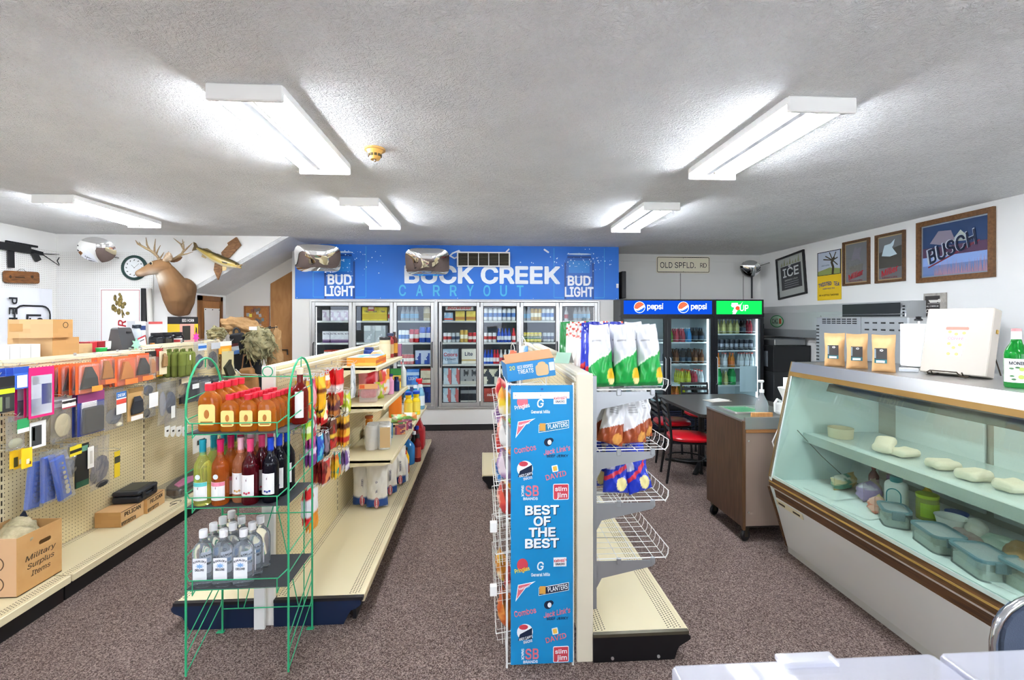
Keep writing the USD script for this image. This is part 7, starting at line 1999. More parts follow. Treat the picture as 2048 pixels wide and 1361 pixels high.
seltz = case_kind(0.125, 0.16, 0.18, ('#eceaee', '#e4e2e8'), '#d8d6dc', (('NUTRL', 0.72, 0.12, 0.75, '#4a3a58'),), 1, ((0.0, 0.22, '#6a4a78'), (0.22, 0.3, '#b8a0b8')))
redwht = case_kind(0.14, 0.2, 0.23, ('#e6e2de', '#d8d4d0', '#2a2a2e'), '#c8432c', (), 2, ((0.92, 1.0, '#c8432c'), (0.0, 0.06, '#c8432c')))
bluebx = case_kind(0.15, 0.2, 0.22, ('#20429a', '#2a52b0', '#c8d4ec'), '#1a3680', (), 3)
tea = case_kind(0.135, 0.16, 0.215, ('#e8cf1e', '#f0d838', '#e0c010'), '#c8a80c', (('TEA', 0.62, 0.12, 0.5, '#2a3a6a'),), 4, ((0.14, 0.5, '#d8b818'),))
slv = case_kind(0.17, 0.2, 0.27, ('#c9cfd4', '#b4bcc2', '#e4e8ea'), '#a8b0b6', (), 5)
budl = case_kind(0.20, 0.2, 0.25, ('#3a7cd0', '#4a8cdc', '#2a68bc'), '#2458a8', (('LIGHT', 0.3, 0.18, 0.7, '#e8eef6'),), 6, ((0.6, 0.85, '#c4d8ee'),))
budr = case_kind(0.21, 0.2, 0.25, ('#dcd0b4', '#e4dac0'), '#b84a3a', (('Budweiser', 0.32, 0.12, 0.8, '#3a2a2a'),), 7, ((0.88, 1.0, '#b8443a'), (0.0, 0.12, '#b8443a')))
navy = case_kind(0.135, 0.2, 0.28, ('#14307c', '#1a3a90', '#10286a'), '#10246a', (), 8)
mini_b, mini_y = case_kind(0.14, 0.12, 0.13, ('#a8c4dc', '#d0dce6', '#8ab0d0'), '#8aa8c0', (), 9, ((0.1, 0.35, '#d84a3a'),)), case_kind(0.15, 0.12, 0.155, ('#ecd04a', '#f0d860'), '#c8a830', (), 10, ((0.15, 0.4, '#c8862a'),))
coors = case_kind(0.245, 0.2, 0.24, ('#b8c8d8', '#d0dce6', '#9cb4ca'), '#8aa4bc', (('Coors', 0.52, 0.22, 0.9, '#b42a30'), ('LIGHT', 0.24, 0.13, 0.7, '#33405c')), 11)
lite = case_kind(0.23, 0.2, 0.24, ('#e6e2d6', '#e0dccf'), '#c8c4b4', (('Lite', 0.55, 0.24, 0.55, '#1c2a50'),), 12, ((0.22, 0.3, '#c8a860'),))
ltbl = case_kind(0.125, 0.2, 0.26, ('#b4c8d4', '#cad8e0', '#98b8cc', '#c86a6a'), '#9ab4c4', (), 13)
dkgr = case_kind(0.13, 0.2, 0.26, ('#34383e', '#4a4e54', '#9a9c9e'), '#2a2d32', (), 14, ((0.0, 0.18, '#c8c4b8'),))
litev = case_kind(0.125, 0.2, 0.28, ('#191c24', '#20242e'), '#14161c', (), 15, ((0.08, 0.22, '#d8d4c8'), (0.6, 0.85, '#8a8c90')))
cream = case_kind(0.17, 0.2, 0.24, ('#d8d2b8', '#e2dcc6', '#3a4048'), '#b8b298', (), 16)
redd = case_kind(0.26, 0.2, 0.25, ('#a83a2c', '#b4463a', '#9a3024'), '#8a2a20', (('REDD', 0.5, 0.14, 0.6, '#f0e4dc'),), 17, ((0.0, 0.14, '#d8ccc0'),))
S = stock
S(0, 4, row(case_kind(0.13, 0.14, 0.17, ('#e8e4ea', '#d8c8d8', '#c8b4cc'), '#d0c8d4', (), 20), 'white and lilac carton', 0.1, 1.0, 4))
S(0, 3, row(seltz, 'white seltzer carton with purple mountains', 0.1, 1.0, 4))
S(0, 2, row(redwht, 'white and red carton', 0.15, 0.65, 2) + [(bluebx, 'navy carton with white print', 0.85, 1)])
S(0, 1, row(bluebx, 'navy carton', 0.0, 1.0, 3)); S(0, 0, row(redwht, 'white and red carton', 0.0, 1.0, 3))
S(1, 4, row(tea, 'yellow tea carton', 0.1, 0.85, 3) + [(al_wht, 'silver bottle', 0.95, 1)])
S(1, 3, row(slv, 'silver-wrapped multipack', 0.15, 0.8, 2)); S(1, 2, row(c_silver, 'silver can', 0.0, 1.0, 7)); S(1, 1, row(slv, 'silver multipack', 0.0, 1.0, 3)); S(1, 0, row(navy, 'navy carton', 0.0, 1.0, 4))
S(2, 4, row(b_clear, 'clear water bottle', 0.05, 0.6, 4) + [(b_beige, 'wide beige jug', 0.85, 1)])
S(2, 3, row(tall_red, 'tall red can', 0.32, 0.62, 2) + row(tall_blue, 'big blue can', 0.62, 1.02, 2) + row(tall_wht, 'tall white can', 0.0, 0.3, 3))
S(2, 2, row(bluebx, 'navy can pack', 0.5, 1.05, 2) + row(c_red, 'red can', 0.05, 0.45, 4)); S(2, 1, [(budl, 'sky blue beer carton', 0.42, 1), (budr, 'cream and red beer carton', 0.86, 1)]); S(2, 0, row(navy, 'navy beer carton', 0.3, 1.05, 3))
S(3, 4, [(mini_b, 'small blue and white carton', 0.16, 1)] + row(mini_y, 'small yellow carton', 0.34, 1.0, 2))
S(3, 3, row(c_white, 'white can', 0.0, 0.25, 2, 2) + row(c_silver, 'silver can', 0.25, 0.5, 2, 2) + row(c_gold, 'tall gold can', 0.5, 0.75, 2, 2) + row(c_red, 'red can', 0.75, 1.0, 2, 2))
S(3, 2, [(coors, 'pale blue beer carton with red script', 0.22, 1), (lite, 'cream beer carton with navy lettering', 0.77, 1)])
S(3, 1, row(ltbl, 'pale blue can carton', 0.0, 0.5, 2) + row(dkgr, 'dark grey can carton', 0.52, 1.0, 2)); S(3, 0, row(ltbl, 'pale blue upright carton', 0.0, 0.46, 2) + row(litev, 'black upright carton with white lettering', 0.52, 1.0, 2))
S(4, 4, row(tall_wht, 'tall white can', 0.0, 1.0, 7)); S(4, 3, row(c_white, 'white can', 0.0, 0.4, 3, 2) + row(al_blue, 'blue aluminium bottle', 0.42, 0.85, 4) + [(al_red, 'red aluminium bottle', 0.94, 1)])
S(4, 2, row(al_blue, 'blue aluminium bottle', 0.0, 0.3, 3) + row(al_red, 'red aluminium bottle', 0.3, 0.48, 2) + row(al_wht, 'white aluminium bottle', 0.48, 1.0, 4)); S(4, 1, row(cream, 'cream carton with dark picture', 0.0, 1.0, 3)); S(4, 0, row(redd, 'brick red apple ale carton', 0.0, 1.05, 2))
S(5, 4, row(c_gold, 'tall gold can', 0.25, 0.6, 3) + row(tall_wht, 'tall white can', 0.6, 1.0, 3) + row(b_clear, 'clear bottle', 0.0, 0.25, 2)); S(5, 3, row(c_yel, 'yellow can', 0.0, 0.6, 5, 2) + row(c_silver, 'silver can', 0.65, 1.0, 3)); S(5, 2, row(c_blue, 'blue can', 0.0, 1.0, 7)); S(5, 1, row(navy, 'navy carton', 0.0, 1.0, 4)); S(5, 0, row(budl, 'sky blue carton', 0.0, 1.0, 3))
S(6, 4, row(al_wht, 'silver aluminium bottle', 0.05, 0.3, 1) + row(b_clear, 'clear bottle', 0.4, 0.95, 4)); S(6, 3, row(c_white, 'white can', 0.0, 1.0, 7)); S(6, 2, row(c_red, 'red can', 0.0, 1.0, 7)); S(6, 1, row(slv, 'silver multipack', 0.0, 1.0, 3)); S(6, 0, row(redwht, 'white and red carton', 0.0, 1.0, 4))
pst = thing('cooler_sticker', 'red script beer sign strip inside the top of the fourth cooler door', 'sign', (-0.374, 7.53, 1.90))
obj('strip', cb(-0.22, 0.22, -0.004, 0, 0, 0.10, 0.001), M('#d8d4cc', 0.5), pst)
obj('lettering', text('Budweiser', 0, 0.02, 0.06, -0.0045, w=0.38, bold=True, slant=0.25), M('#d01c2c', 0.4), pst)
pst2 = thing('cooler_sticker', 'small red and white price sign hung behind the second cooler door', 'sign', (-1.76, 7.53, 1.89))
obj('card', cb(-0.05, 0.05, -0.003, 0, 0, 0.085, 0.001), M('#9a2c34', 0.5), pst2)
obj('print', face(sbox(-0.04, 0.025, 0.04, 0.065), -0.003, 0.0006), M('#e4ccc8', 0.5), pst2)

# drinks in the two lit coolers
soda = lambda c, cap, lab, h=0.225, r=0.032: bottle_kind(c, cap, lab, r, h, 0.35, 0.52)
k_lime, k_red, k_blue_, k_dark, k_brown, k_org, k_yel2, k_wht, k_grn, k_pale = (soda('#8ac832', '#e8e8e8', '#6aa828'), soda('#c8384a', '#e0e0e0', '#a82838'), soda('#3a9ad8', '#e8e8e8', '#2a7ab8'), soda('#2a2422', '#2a3a4a', '#3a4a5c'), soda('#6a3a1e', '#3a2a1c', '#8a5a34'),
    soda('#e88a2a', '#e0562a', '#d87030'), soda('#c8c82a', '#e04a2a', '#b8b830'), soda('#e4e6e6', '#e05a4a', '#d8dadc'), soda('#1e9a4a', '#e8e8e8', '#2ab05a', 0.30, 0.045), soda('#d8d08a', '#e0e0d8', '#c8c078'))
sl_can = can_kind('#3a3a44', '#a8a8b4', 0.028, 0.165)


def crate_row(x0, x1, z, kinds, what_where, deep=3, y=7.23):
    n = len(kinds)
    for i, (k, what) in enumerate(kinds):
        x = x0 + (x1 - x0) * (i + 0.5) / n
        for j in range(deep):
            k((x, y + 0.085 * j, z + 0.001), 0, '%s %s, %s file, %s' % (what, what_where, ORDN[i], ROWN[j]), '%ss %s' % (what, what_where))


D2 = PX0 + 0.74
crate_row(D2 + 0.06, D2 + 0.66, 1.40, [(k_lime, 'lime green bottle'), (k_red, 'pink-red bottle'), (k_red, 'pink-red bottle'), (k_blue_, 'sky blue bottle'), (k_dark, 'dark bottle'), (k_dark, 'dark bottle')], 'on the two-door cooler top shelf')
crate_row(D2 + 0.06, D2 + 0.66, 1.06, [(k_dark, 'dark cola bottle'), (k_brown, 'brown bottle'), (k_dark, 'dark cola bottle'), (k_dark, 'dark cola bottle'), (k_brown, 'brown bottle'), (k_brown, 'brown bottle')], 'on the two-door cooler second shelf', 4)
crate_row(D2 + 0.25, D2 + 0.66, 0.73, [(k_yel2, 'yellow-green bottle'), (k_yel2, 'yellow-green bottle'), (k_red, 'red bottle'), (k_wht, 'white bottle')], 'on the two-door cooler third shelf', 4)
crate_row(D2 + 0.06, D2 + 0.66, 0.50, [(k_org, 'orange bottle'), (k_org, 'orange bottle'), (k_yel2, 'yellow bottle'), (k_wht, 'white bottle'), (k_dark, 'black-capped bottle'), (k_wht, 'white bottle')], 'on the two-door cooler lowest shelf', 3)
crate_row(PX0 + 0.08, PX0 + 0.66, 1.40, [(k_grn, 'large green bottle'), (k_grn, 'large green bottle'), (k_lime, 'lime bottle')], 'behind the two-door cooler first door', 2)
D3 = PX1 + 0.02
crate_row(D3 + 0.06, D3 + 0.70, 1.53, [(k_pale, 'pale lemonade bottle'), (k_pale, 'pale lemonade bottle'), (k_pale, 'pale lemonade bottle'), (k_pale, 'pale lemonade bottle'), (k_dark, 'green-red bottle'), (k_red, 'dark red bottle')], 'on the green-sign cooler top shelf', 2)
crate_row(D3 + 0.06, D3 + 0.70, 1.27, [(sl_can, 'slim dark can')] * 8, 'on the green-sign cooler second shelf', 4)
crate_row(D3 + 0.06, D3 + 0.42, 1.0, [(k_org, 'orange-red bottle'), (k_wht, 'pale pink bottle'), (k_org, 'orange-red bottle')], 'on the green-sign cooler third shelf', 2)
crate_row(D3 + 0.46, D3 + 0.72, 1.0, [(k_wht, 'clear water bottle'), (k_wht, 'clear water bottle'), (k_wht, 'clear water bottle')], 'at the green-sign cooler wall side', 2)
crate_row(D3 + 0.08, D3 + 0.42, 0.72, [(k_grn, 'large green soda bottle'), (k_pale, 'pale soda bottle'), (k_grn, 'large green soda bottle')], 'on the green-sign cooler fourth shelf', 2)
ps = thing('paper_sign', 'white paper sign taped inside the green-sign cooler door', 'sign', (D3 + 0.56, 7.13, 0.62))
obj('sheet', bx(-0.14, 0.14, -0.002, 0, 0, 0.40), M('#eef2f4', 0.7), ps)


# ================================================================== food in the case
FS = 0.9065
CHZ = M('#e8dec6', 0.55, noise=(6.0, '#f2ead8'))
for j, (p, r, lab) in enumerate((((2.487, 2.833, 0.97), 35, 'leaning white wrapped bread block on the case shelf'), ((2.536, 2.747, 0.97), 5, 'white wrapped bread block behind the leaning one'), ((2.539, 2.505, 0.97), -8, 'white wrapped bread block in the middle of the case shelf'), ((2.525, 2.326, 0.97), 4, 'white wrapped bread block, second from the aisle camera end'), ((2.544, 2.153, 0.97), 0, 'white wrapped bread block nearest the chrome chair'))):
    m = rb(-0.072, 0.072, -0.055, 0.055, 0, 0.052, 0.024, 10).subdivide()
    m.vertices += (meshkit.fbm(np.array(m.vertices) * 22 + j, 2, j)[:, None] - 0.5) * 0.012
    solo('wrapped_block', lab, 'wrapped food', m, CHZ, (p[0] + 0.06, p[1], FS + (0.03 if j == 0 else 0.0)), ((0, -25, r) if j == 0 else r), smooth=True)
tbp = (2.493, 3.275, 0.92)
tub = thing('round_tub', 'round cream tub at the far end of the case shelf', 'tub', (2.56, 3.22, FS))
obj('wall', lathe([(0.075, 0), (0.08, 0.07), (0.073, 0.07), (0.068, 0.01), (0.0, 0.01), (0, 0), (0.075, 0)], 28, False), M('#d9cfb2', 0.5), tub, smooth=40)
DZ2 = 0.556
TEALG = M('#8cc0c4', 0.06, trans=0.75, ior=1.3)


def dish(p, label, w, d, h, rot=0, lid='#8a9aa0', food='#e2d8bc'):
    t = thing('lidded_dish', label, 'food container', p, rot)
    ol = rpoly(-w / 2, w / 2, -d / 2, d / 2, 0.035)
    obj('glass', prism(ol.difference(ol.buffer(-0.004)), 0, h), FILM('#f3faf9', 0.10, 0.04, 0.06), t)
    obj('base', prism(ol, 0, 0.004), FILM('#f3faf9', 0.10, 0.04, 0.06), t)
    if food:
        obj('food', prism(ol.buffer(-0.008), 0.005, h * 0.55), M(food, 0.6, noise=(20.0, '#f0ead8')), t)
    obj('lid', prism(ol.buffer(0.006), h, h + 0.008), FILM('#eef4f5', 0.14, 0.05, 0.3), t)
    obj('lid_rim', prism(ol.buffer(0.007).difference(ol.buffer(-0.008)), h + 0.002, h + 0.013), M('#6d8a92', 0.35), t)
    for sx in (-1, 1):
        obj('clip', cb(sx * (w / 2 + 0.003), sx * (w / 2 + 0.012), -0.03, 0.03, h - 0.035, h + 0.012, 0.003), M('#6d8085', 0.4), t)
    obj('front_clip', cb(-0.03, 0.03, -d / 2 - 0.014, -d / 2 - 0.005, h - 0.035, h + 0.012, 0.003), M('#4c6468', 0.4), t)
    return t


for (p, lab, w, d, h, r, lid, food) in (((2.363, 2.61, 0.556), 'small clear dish with teal lid, first along the case window', 0.17, 0.13, 0.085, 60, '#5f8288', '#d8e2dc'), ((2.347, 2.327, 0.556), 'clear dish with cloudy lid and yellow food spot behind the case window', 0.21, 0.15, 0.08, 75, '#a8b4b0', '#e6e0d0'),
                                        ((2.322, 2.083, 0.556), 'clear dish with grey lid and brown clip behind the case window', 0.22, 0.16, 0.085, 75, '#94a6ac', '#dcdad0'), ((2.375, 1.898, 0.556), 'blue-rimmed clear tub nearest the chrome chair', 0.22, 0.16, 0.10, 85, '#7ab0d8', '#d8cba8')):
    dish((p[0] + 0.04, p[1], DZ2), lab, w, d, h, r, lid, food)
for j, (p, lab) in enumerate((((2.32, 3.105, 0.56), 'white cutting board at the far end of the case floor'), ((2.294, 2.808, 0.56), 'white tray under the bagged rolls'), ((2.335, 2.24, 0.56), 'long white tray under the lidded dishes'), ((2.34, 1.97, 0.56), 'white board under the blue-rimmed tub'))):
    solo('white_tray', lab, 'tray', prism(rpoly(-0.14, 0.14, -0.13, 0.13, 0.03), 0, 0.006), M('#ecefed', 0.4), (p[0] + 0.10, p[1], DZ2 + 0.0005), 10) if j != 2 else None
pack(((2.421, 3.166, 0.56)[0] + 0.12, (2.421, 3.166, 0.56)[1], DZ2 + 0.007), 'clear bag of round rolls with green end label', 0.22, 0.10, 0.12, busy(90, ('#c9a86a', '#e0cda0', '#5a8a74', '#e8e4d8'), 14), 20, 1, 'roll_bag', 'bread bag')
pack(((2.455, 2.962, 0.56)[0] + 0.10, (2.455, 2.962, 0.56)[1], DZ2 + 0.007), 'purple-printed clear bag of buns', 0.20, 0.12, 0.13, busy(91, ('#b49ac8', '#e8dcec', '#d8b89a', '#c4a8d4'), 16), 30, 2, 'bun_bag', 'bread bag')
pack(((2.369, 2.788, 0.56)[0] + 0.06, (2.369, 2.788, 0.56)[1] - 0.03, DZ2 + 0.007), 'red and yellow printed bun bag end', 0.11, 0.10, 0.09, busy(92, ('#d8705a', '#f0d090', '#e8b0a0'), 12), 35, 3, 'bun_bag', 'bread bag')
mj = thing('mayonnaise_jar', 'large white squeeze jar with teal arched label', 'jar', (2.62, 2.83, DZ2), -60)
obj('body', rb(-0.06, 0.06, -0.04, 0.04, 0, 0.17, 0.03, 10), M('#e8eceb', 0.3), mj, smooth=50)
obj('cap', cyl(0.032, 0.165, 0.20, n=18), M('#3fa0a8', 0.4), mj, smooth=40)
obj('label', face(unary_union([sbox(-0.04, 0.02, 0.04, 0.09), ell(0, 0.09, 0.04, 0.04)]), -0.041, 0.001), M('#cfe2e0', 0.5), mj)
obj('label_border', face(unary_union([sbox(-0.04, 0.02, 0.04, 0.09), ell(0, 0.09, 0.04, 0.04)]).difference(unary_union([sbox(-0.034, 0.026, 0.034, 0.09), ell(0, 0.09, 0.034, 0.034)])), -0.042, 0.0006), M('#2f8a94', 0.5), mj)
jar((2.66, 2.66, DZ2), 'pickle jar with lime lid and green label in the case', 0.055, 0.15, '#8a9648', '#b0c838', '#a8c83a', nk=0.95)
jar((2.72, 2.95, DZ2), 'purple jelly jar with lilac lid behind the white squeeze jar', 0.045, 0.16, '#7a6690', '#8a78a8', '#b8aac8', nk=0.9)
bottle((2.68, 3.07, DZ2), 'dark red sauce bottle at the back of the case', 0.03, 0.19, '#6a3a3e', '#8a3a40', '#c8a0a0')
bottle((2.75, 2.75, DZ2), 'yellow mustard bottle at the back of the case', 0.032, 0.18, '#d8b83a', '#b89020', None)
jar((2.74, 2.56, DZ2), 'blue-lidded tub at the back of the case', 0.05, 0.08, '#c8d0d8', '#3f58a0', None, nk=1.0)
tub2 = thing('plastic_cup', 'translucent white plastic tub behind the dishes', 'tub', (2.62, 2.48, DZ2))
obj('wall', lathe([(0.05, 0), (0.07, 0.085), (0.075, 0.09), (0.066, 0.085), (0.046, 0.006), (0, 0.006), (0, 0), (0.05, 0)], 24, False), M('#e4e6e0', 0.4), tub2, smooth=40)
for j, (p, lab, r, c1, c2, rot) in enumerate((((2.58, 2.36, DZ2), 'clear pack of pink sliced meat on the case floor', (0.13, 0.06, 0.03), '#c89c94', '#ecdcd8', 60), ((2.66, 2.22, DZ2), 'pale green bag of salad on the case floor', (0.16, 0.08, 0.035), '#a8c8b8', '#dfe8da', 80), ((2.72, 2.02, DZ2), 'pale yellow bagged cheese on the case floor', (0.15, 0.07, 0.04), '#dcd2a0', '#efe8c8', 70), ((2.52, 1.98, DZ2), 'brown deli meat log wrapped in film at the case window', (0.14, 0.10, 0.075), '#9a7650', '#b89468', 80), ((2.42, 2.2, DZ2), 'teal-lidded flat container between the clear dishes', (0.13, 0.06, 0.03), '#8fc4c0', '#bfe0da', 75), ((2.68, 2.40, DZ2 + 0.0), 'crumpled clear film bag at the back of the case', (0.10, 0.05, 0.05), '#d8d4c4', '#f0eee8', 40))):
    solo('deli_pack', lab, 'packed food', blob(*r, 50 + j, 0.22, 1.8, 3), M(c1, 0.3, noise=(9.0, c2)), p, rot, smooth=True)
solo('sagging_cord', 'thin dark cord sagging inside the far end of the food case', 'cord', tube([(2.33, 3.355, 0.93), (2.38, 3.32, 0.86), (2.45, 3.26, 0.76), (2.58, 3.2, 0.62), (2.7, 3.14, 0.562)], 0.003, 5), M('#6a6e6a', 0.5))
solo('power_cord', 'white power cord looping behind the far end of the food case', 'cord', tube([(2.34, 3.418, 1.02), (2.24, 3.44, 0.92), (2.20, 3.45, 0.82), (2.22, 3.44, 0.74), (2.30, 3.405, 0.68)], 0.005, 6), WHITE)

# ------------------------------------------------------------------ on top of the food case
TOPZ = 1.4345
KRAFT = M('#c89a64', 0.6, noise=(4.0, '#d8ae7a'))


def coffee(loc, rot, label, group):
    t = thing('coffee_bag', label, 'coffee bag', loc, rot, group)
    v, f, c, _ = bag(0.115, 0.225, 0.07, lambda u, v_, fr: '#ffffff', 12, 18, 4, crimp=0.13, wrinkle=0.003, gusset=0.25)
    obj('pouch', trimesh.Trimesh(v, f, process=True), KRAFT, t, smooth=40)
    lb = obj('label', face(sbox(-0.038, 0.055, 0.022, 0.145), -0.039, 0.0015), M('#43403f', 0.5), t)
    obj('label_strip', face(sbox(-0.038, 0.055, 0.022, 0.078), -0.0408, 0.0006), M('#2f7078', 0.5), lb)
    obj('label_panel', face(sbox(-0.03, 0.058, 0.012, 0.072), -0.0416, 0.0006), M('#dfe6e4', 0.5), lb)
    obj('flower_mark', face(unary_union([ell(-0.004 + 0.006 * math.cos(a), 0.132 + 0.005 * math.sin(a), 0.004, 0.003, 8) for a in np.arange(5) * 1.257]), -0.0408, 0.0006), M('#d8d8d4', 0.5), lb)
    obj('side_strip', face(sbox(-0.038, 0.085, -0.03, 0.14), -0.0408, 0.0006), M('#8fa0a8', 0.5), lb)
    return t


cof = Kind(coffee)
cof((2.37, 3.035, TOPZ), -38, 'kraft coffee bag closest to the far end of the case top', 'kraft coffee bags on the food case')
cof((2.40, 2.88, TOPZ), -30, 'kraft coffee bag in the middle of the three', 'kraft coffee bags on the food case')
cof((2.41, 2.69, TOPZ), -50, 'kraft coffee bag standing apart, beside the paper towel roll', 'kraft coffee bags on the food case')
pr_ = thing('paper_towel', 'white paper towel roll on a steel stand on the case top', 'paper towels', (2.77, 2.83, TOPZ))
obj('stand', lathe([(0.095, 0), (0.095, 0.014), (0.085, 0.02), (0, 0.02)], 28), CHROME, pr_, smooth=40)
obj('roll', lathe([(0.02, 0.022), (0.088, 0.022), (0.09, 0.03), (0.09, 0.285), (0.088, 0.29), (0.02, 0.29)], 36), M('#f2f1ef', 0.8), pr_, smooth=40)
obj('rod', cyl(0.008, 0.02, 0.31, n=12), CHROME, pr_)
obj('knob', lathe([(0.0, 0.305), (0.022, 0.31), (0.022, 0.318), (0.012, 0.325), (0.016, 0.335), (0, 0.338)], 16), BLACK, pr_, smooth=40)
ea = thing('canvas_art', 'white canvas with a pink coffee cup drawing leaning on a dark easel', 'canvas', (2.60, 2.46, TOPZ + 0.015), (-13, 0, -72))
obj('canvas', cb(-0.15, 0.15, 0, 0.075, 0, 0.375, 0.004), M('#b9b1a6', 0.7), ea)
cup = Polygon([(-0.045, 0.255), (0.048, 0.255), (0.034, 0.10), (-0.034, 0.10)])
obj('cup_print', face(cup, 0, 0.0008), M('#edd3d2', 0.7), ea)
obj('cup_lid_print', face(unary_union([rpoly(-0.05, 0.053, 0.25, 0.266, 0.006)]), -0.001, 0.0008), M('#dc8272', 0.7), ea)
obj('cup_top_print', face(rpoly(-0.04, 0.045, 0.268, 0.288, 0.004), 0, 0.0008), M('#f0e2e0', 0.7), ea)
obj('dot_print', face(unary_union([ell(x, z, 0.0085, 0.0085, 12) for x, z in ((-0.03, 0.238), (0.0, 0.226), (0.034, 0.232), (-0.028, 0.17), (0.022, 0.165), (-0.005, 0.148), (-0.025, 0.112), (0.012, 0.112))]), -0.001, 0.0006), M('#e8b070', 0.7), ea)
obj('lettering', text('COFFEE', 0.0, 0.193, 0.016, -0.001, w=0.07), M('#d87a8e', 0.7), ea)
obj('clasp', cb(0.15, 0.157, 0.035, 0.05, 0.24, 0.262, 0.002), M('#b8964a', 0.3, 0.8), ea)
es = thing('wire_easel', 'dark bent-wire easel holding the coffee cup canvas', 'easel', (2.60, 2.46, TOPZ), -72)
IRON = M('#3a3026', 0.4, 0.6)
for x in (-0.07, 0.07):
    obj('leg', tube([(x * 1.5, 0.25, 0.004), (x, 0.185, 0.26), (x, 0.115, 0.012), (x, -0.035, 0.008), (x, -0.05, 0.03)], 0.0035, 6), IRON, es, smooth=40)
obj('front_scroll', tube([(-0.08, -0.05, 0.006), (-0.085, -0.055, 0.02), (-0.07, -0.055, 0.03), (0.05, -0.055, 0.03), (0.065, -0.055, 0.012), (0.085, -0.052, 0.006), (0.10, -0.05, 0.012)], 0.0035, 6), IRON, es, smooth=40)
sy = thing('syrup_bottle', 'green glass syrup bottle with white printed label on the case top', 'bottle', (2.485, 2.045, TOPZ), -45)
obj('glass', lathe([(0.0, 0.005), (0.038, 0.0), (0.042, 0.006), (0.042, 0.15), (0.04, 0.165), (0.035, 0.18), (0.022, 0.205), (0.017, 0.225), (0.0155, 0.262)], 28), M('#0f9a34', 0.04, trans=0.55, ior=1.4), sy, smooth=50)
obj('neck_label', lathe([(0.018, 0.225), (0.0175, 0.262), (0.016, 0.262), (0.016, 0.225), (0.018, 0.225)], 20, False), M('#e8ecec', 0.4), sy)
obj('cap', lathe([(0.0175, 0.262), (0.0175, 0.274), (0, 0.276)], 18), M('#d89a9a', 0.4), sy)
lb = obj('label', band(0.0425, 0.025, 0.135, -165, -15, 16), M('#eef0ee', 0.5), sy)
obj('lettering', text('MONIN', 0, 0.108, 0.014, -0.043, w=0.055, bold=True), M('#2a2c30', 0.5), lb)
obj('leaf_print', face(unary_union([ell(x, z, 0.008, 0.004, 10) for x, z in ((-0.02, 0.09), (-0.018, 0.055), (0.0, 0.095), (-0.012, 0.04))]), -0.0432, 0.0006), M('#4a7a4a', 0.5), lb)
obj('fruit_print', face(unary_union([ell(0.014, 0.088, 0.009, 0.009, 14), ell(0.012, 0.052, 0.010, 0.010, 14)]), -0.0434, 0.0006), M('#b4d860', 0.5), lb)
fr_ = thing('picture_frame', 'small dark picture frame standing behind the syrup bottle', 'picture frame', (2.66, 2.16, TOPZ), (-12, 0, -45))
obj('frame', face(sbox(-0.06, 0, 0.06, 0.085).difference(sbox(-0.05, 0.01, 0.05, 0.075)), 0, 0.012), M('#1c1c1c', 0.4), fr_)
obj('picture', cb(-0.051, 0.051, -0.006, -0.002, 0.009, 0.076, 0.001), M('#b9b6ae', 0.5), fr_)
obj('strut', bx(-0.008, 0.008, 0.0, 0.004, 0.0, 0.07), BLACK, fr_)
solo('card_box', 'small white carton lying on the case top beside the towel roll', 'box', cb(-0.045, 0.045, -0.02, 0.02, 0, 0.022, 0.003), M('#d8dce2', 0.5), (2.58, 2.70, TOPZ), -40)

# ------------------------------------------------------------------ on the sink cart
CZ = 0.9655
sp2 = thing('syrup_pump', 'clear pump bottle with white pump on the wheeled cart', 'pump bottle', (2.33, 3.80, CZ))
obj('glass', lathe([(0.0, 0.004), (0.048, 0.0), (0.05, 0.008), (0.05, 0.07), (0.044, 0.10), (0.022, 0.145), (0.016, 0.16), (0.016, 0.18)], 22), M('#dfe4e6', 0.05, trans=0.8, ior=1.25), sp2, smooth=50)
obj('pump_collar', cyl(0.019, 0.175, 0.20, n=16), WHITE, sp2)
obj('pump_stem', cyl(0.0075, 0.20, 0.26, n=10), WHITE, sp2)
obj('pump_head', rb(-0.035, 0.018, -0.012, 0.012, 0.258, 0.28, 0.008), WHITE, sp2)
jg = thing('water_jug', 'white plastic jug with a loop handle on the wheeled cart', 'jug', (2.47, 3.74, CZ), 20)
obj('body', rb(-0.045, 0.045, -0.045, 0.045, 0, 0.10, 0.02), M('#e6e6e2', 0.4), jg, smooth=50)
obj('handle', tube([(-0.045, 0, 0.02), (-0.085, 0, 0.035), (-0.09, 0, 0.10), (-0.06, 0, 0.13), (-0.02, 0, 0.11)], 0.011, 8), M('#ecece8', 0.4), jg, smooth=40)
fl = thing('filter_funnel', 'white funnel-topped container behind the cart end', 'container', (2.56, 3.78, CZ), 0)
obj('body', lathe([(0.0, 0), (0.05, 0), (0.055, 0.13), (0.085, 0.20), (0.09, 0.215), (0, 0.215)], 24), M('#ecebe6', 0.4), fl, smooth=40)
obj('carton', cb(-0.04, 0.04, -0.03, 0.03, 0.215, 0.30, 0.003), M('#e2e0da', 0.5), fl)
obj('carton_print', cb(-0.03, 0.03, -0.0312, -0.03, 0.26, 0.29, 0.0003), M('#2a2420', 0.5), fl)
for j, (x, y, lab, c) in enumerate(((2.16, 3.95, 'shallow green plastic basin sunk in the cart top', '#4a9a6a'),)):
    t = thing('wash_basin', lab, 'basin', (x + 0.08, y, CZ))
    ol = rpoly(-0.14, 0.14, -0.15, 0.15, 0.03)
    obj('rim', prism(ol.difference(ol.buffer(-0.02)), 0, 0.012), M('#c8c8c4', 0.3, 0.8), t)
    obj('water', prism(ol.buffer(-0.021), 0, 0.004), M(c, 0.15), t)
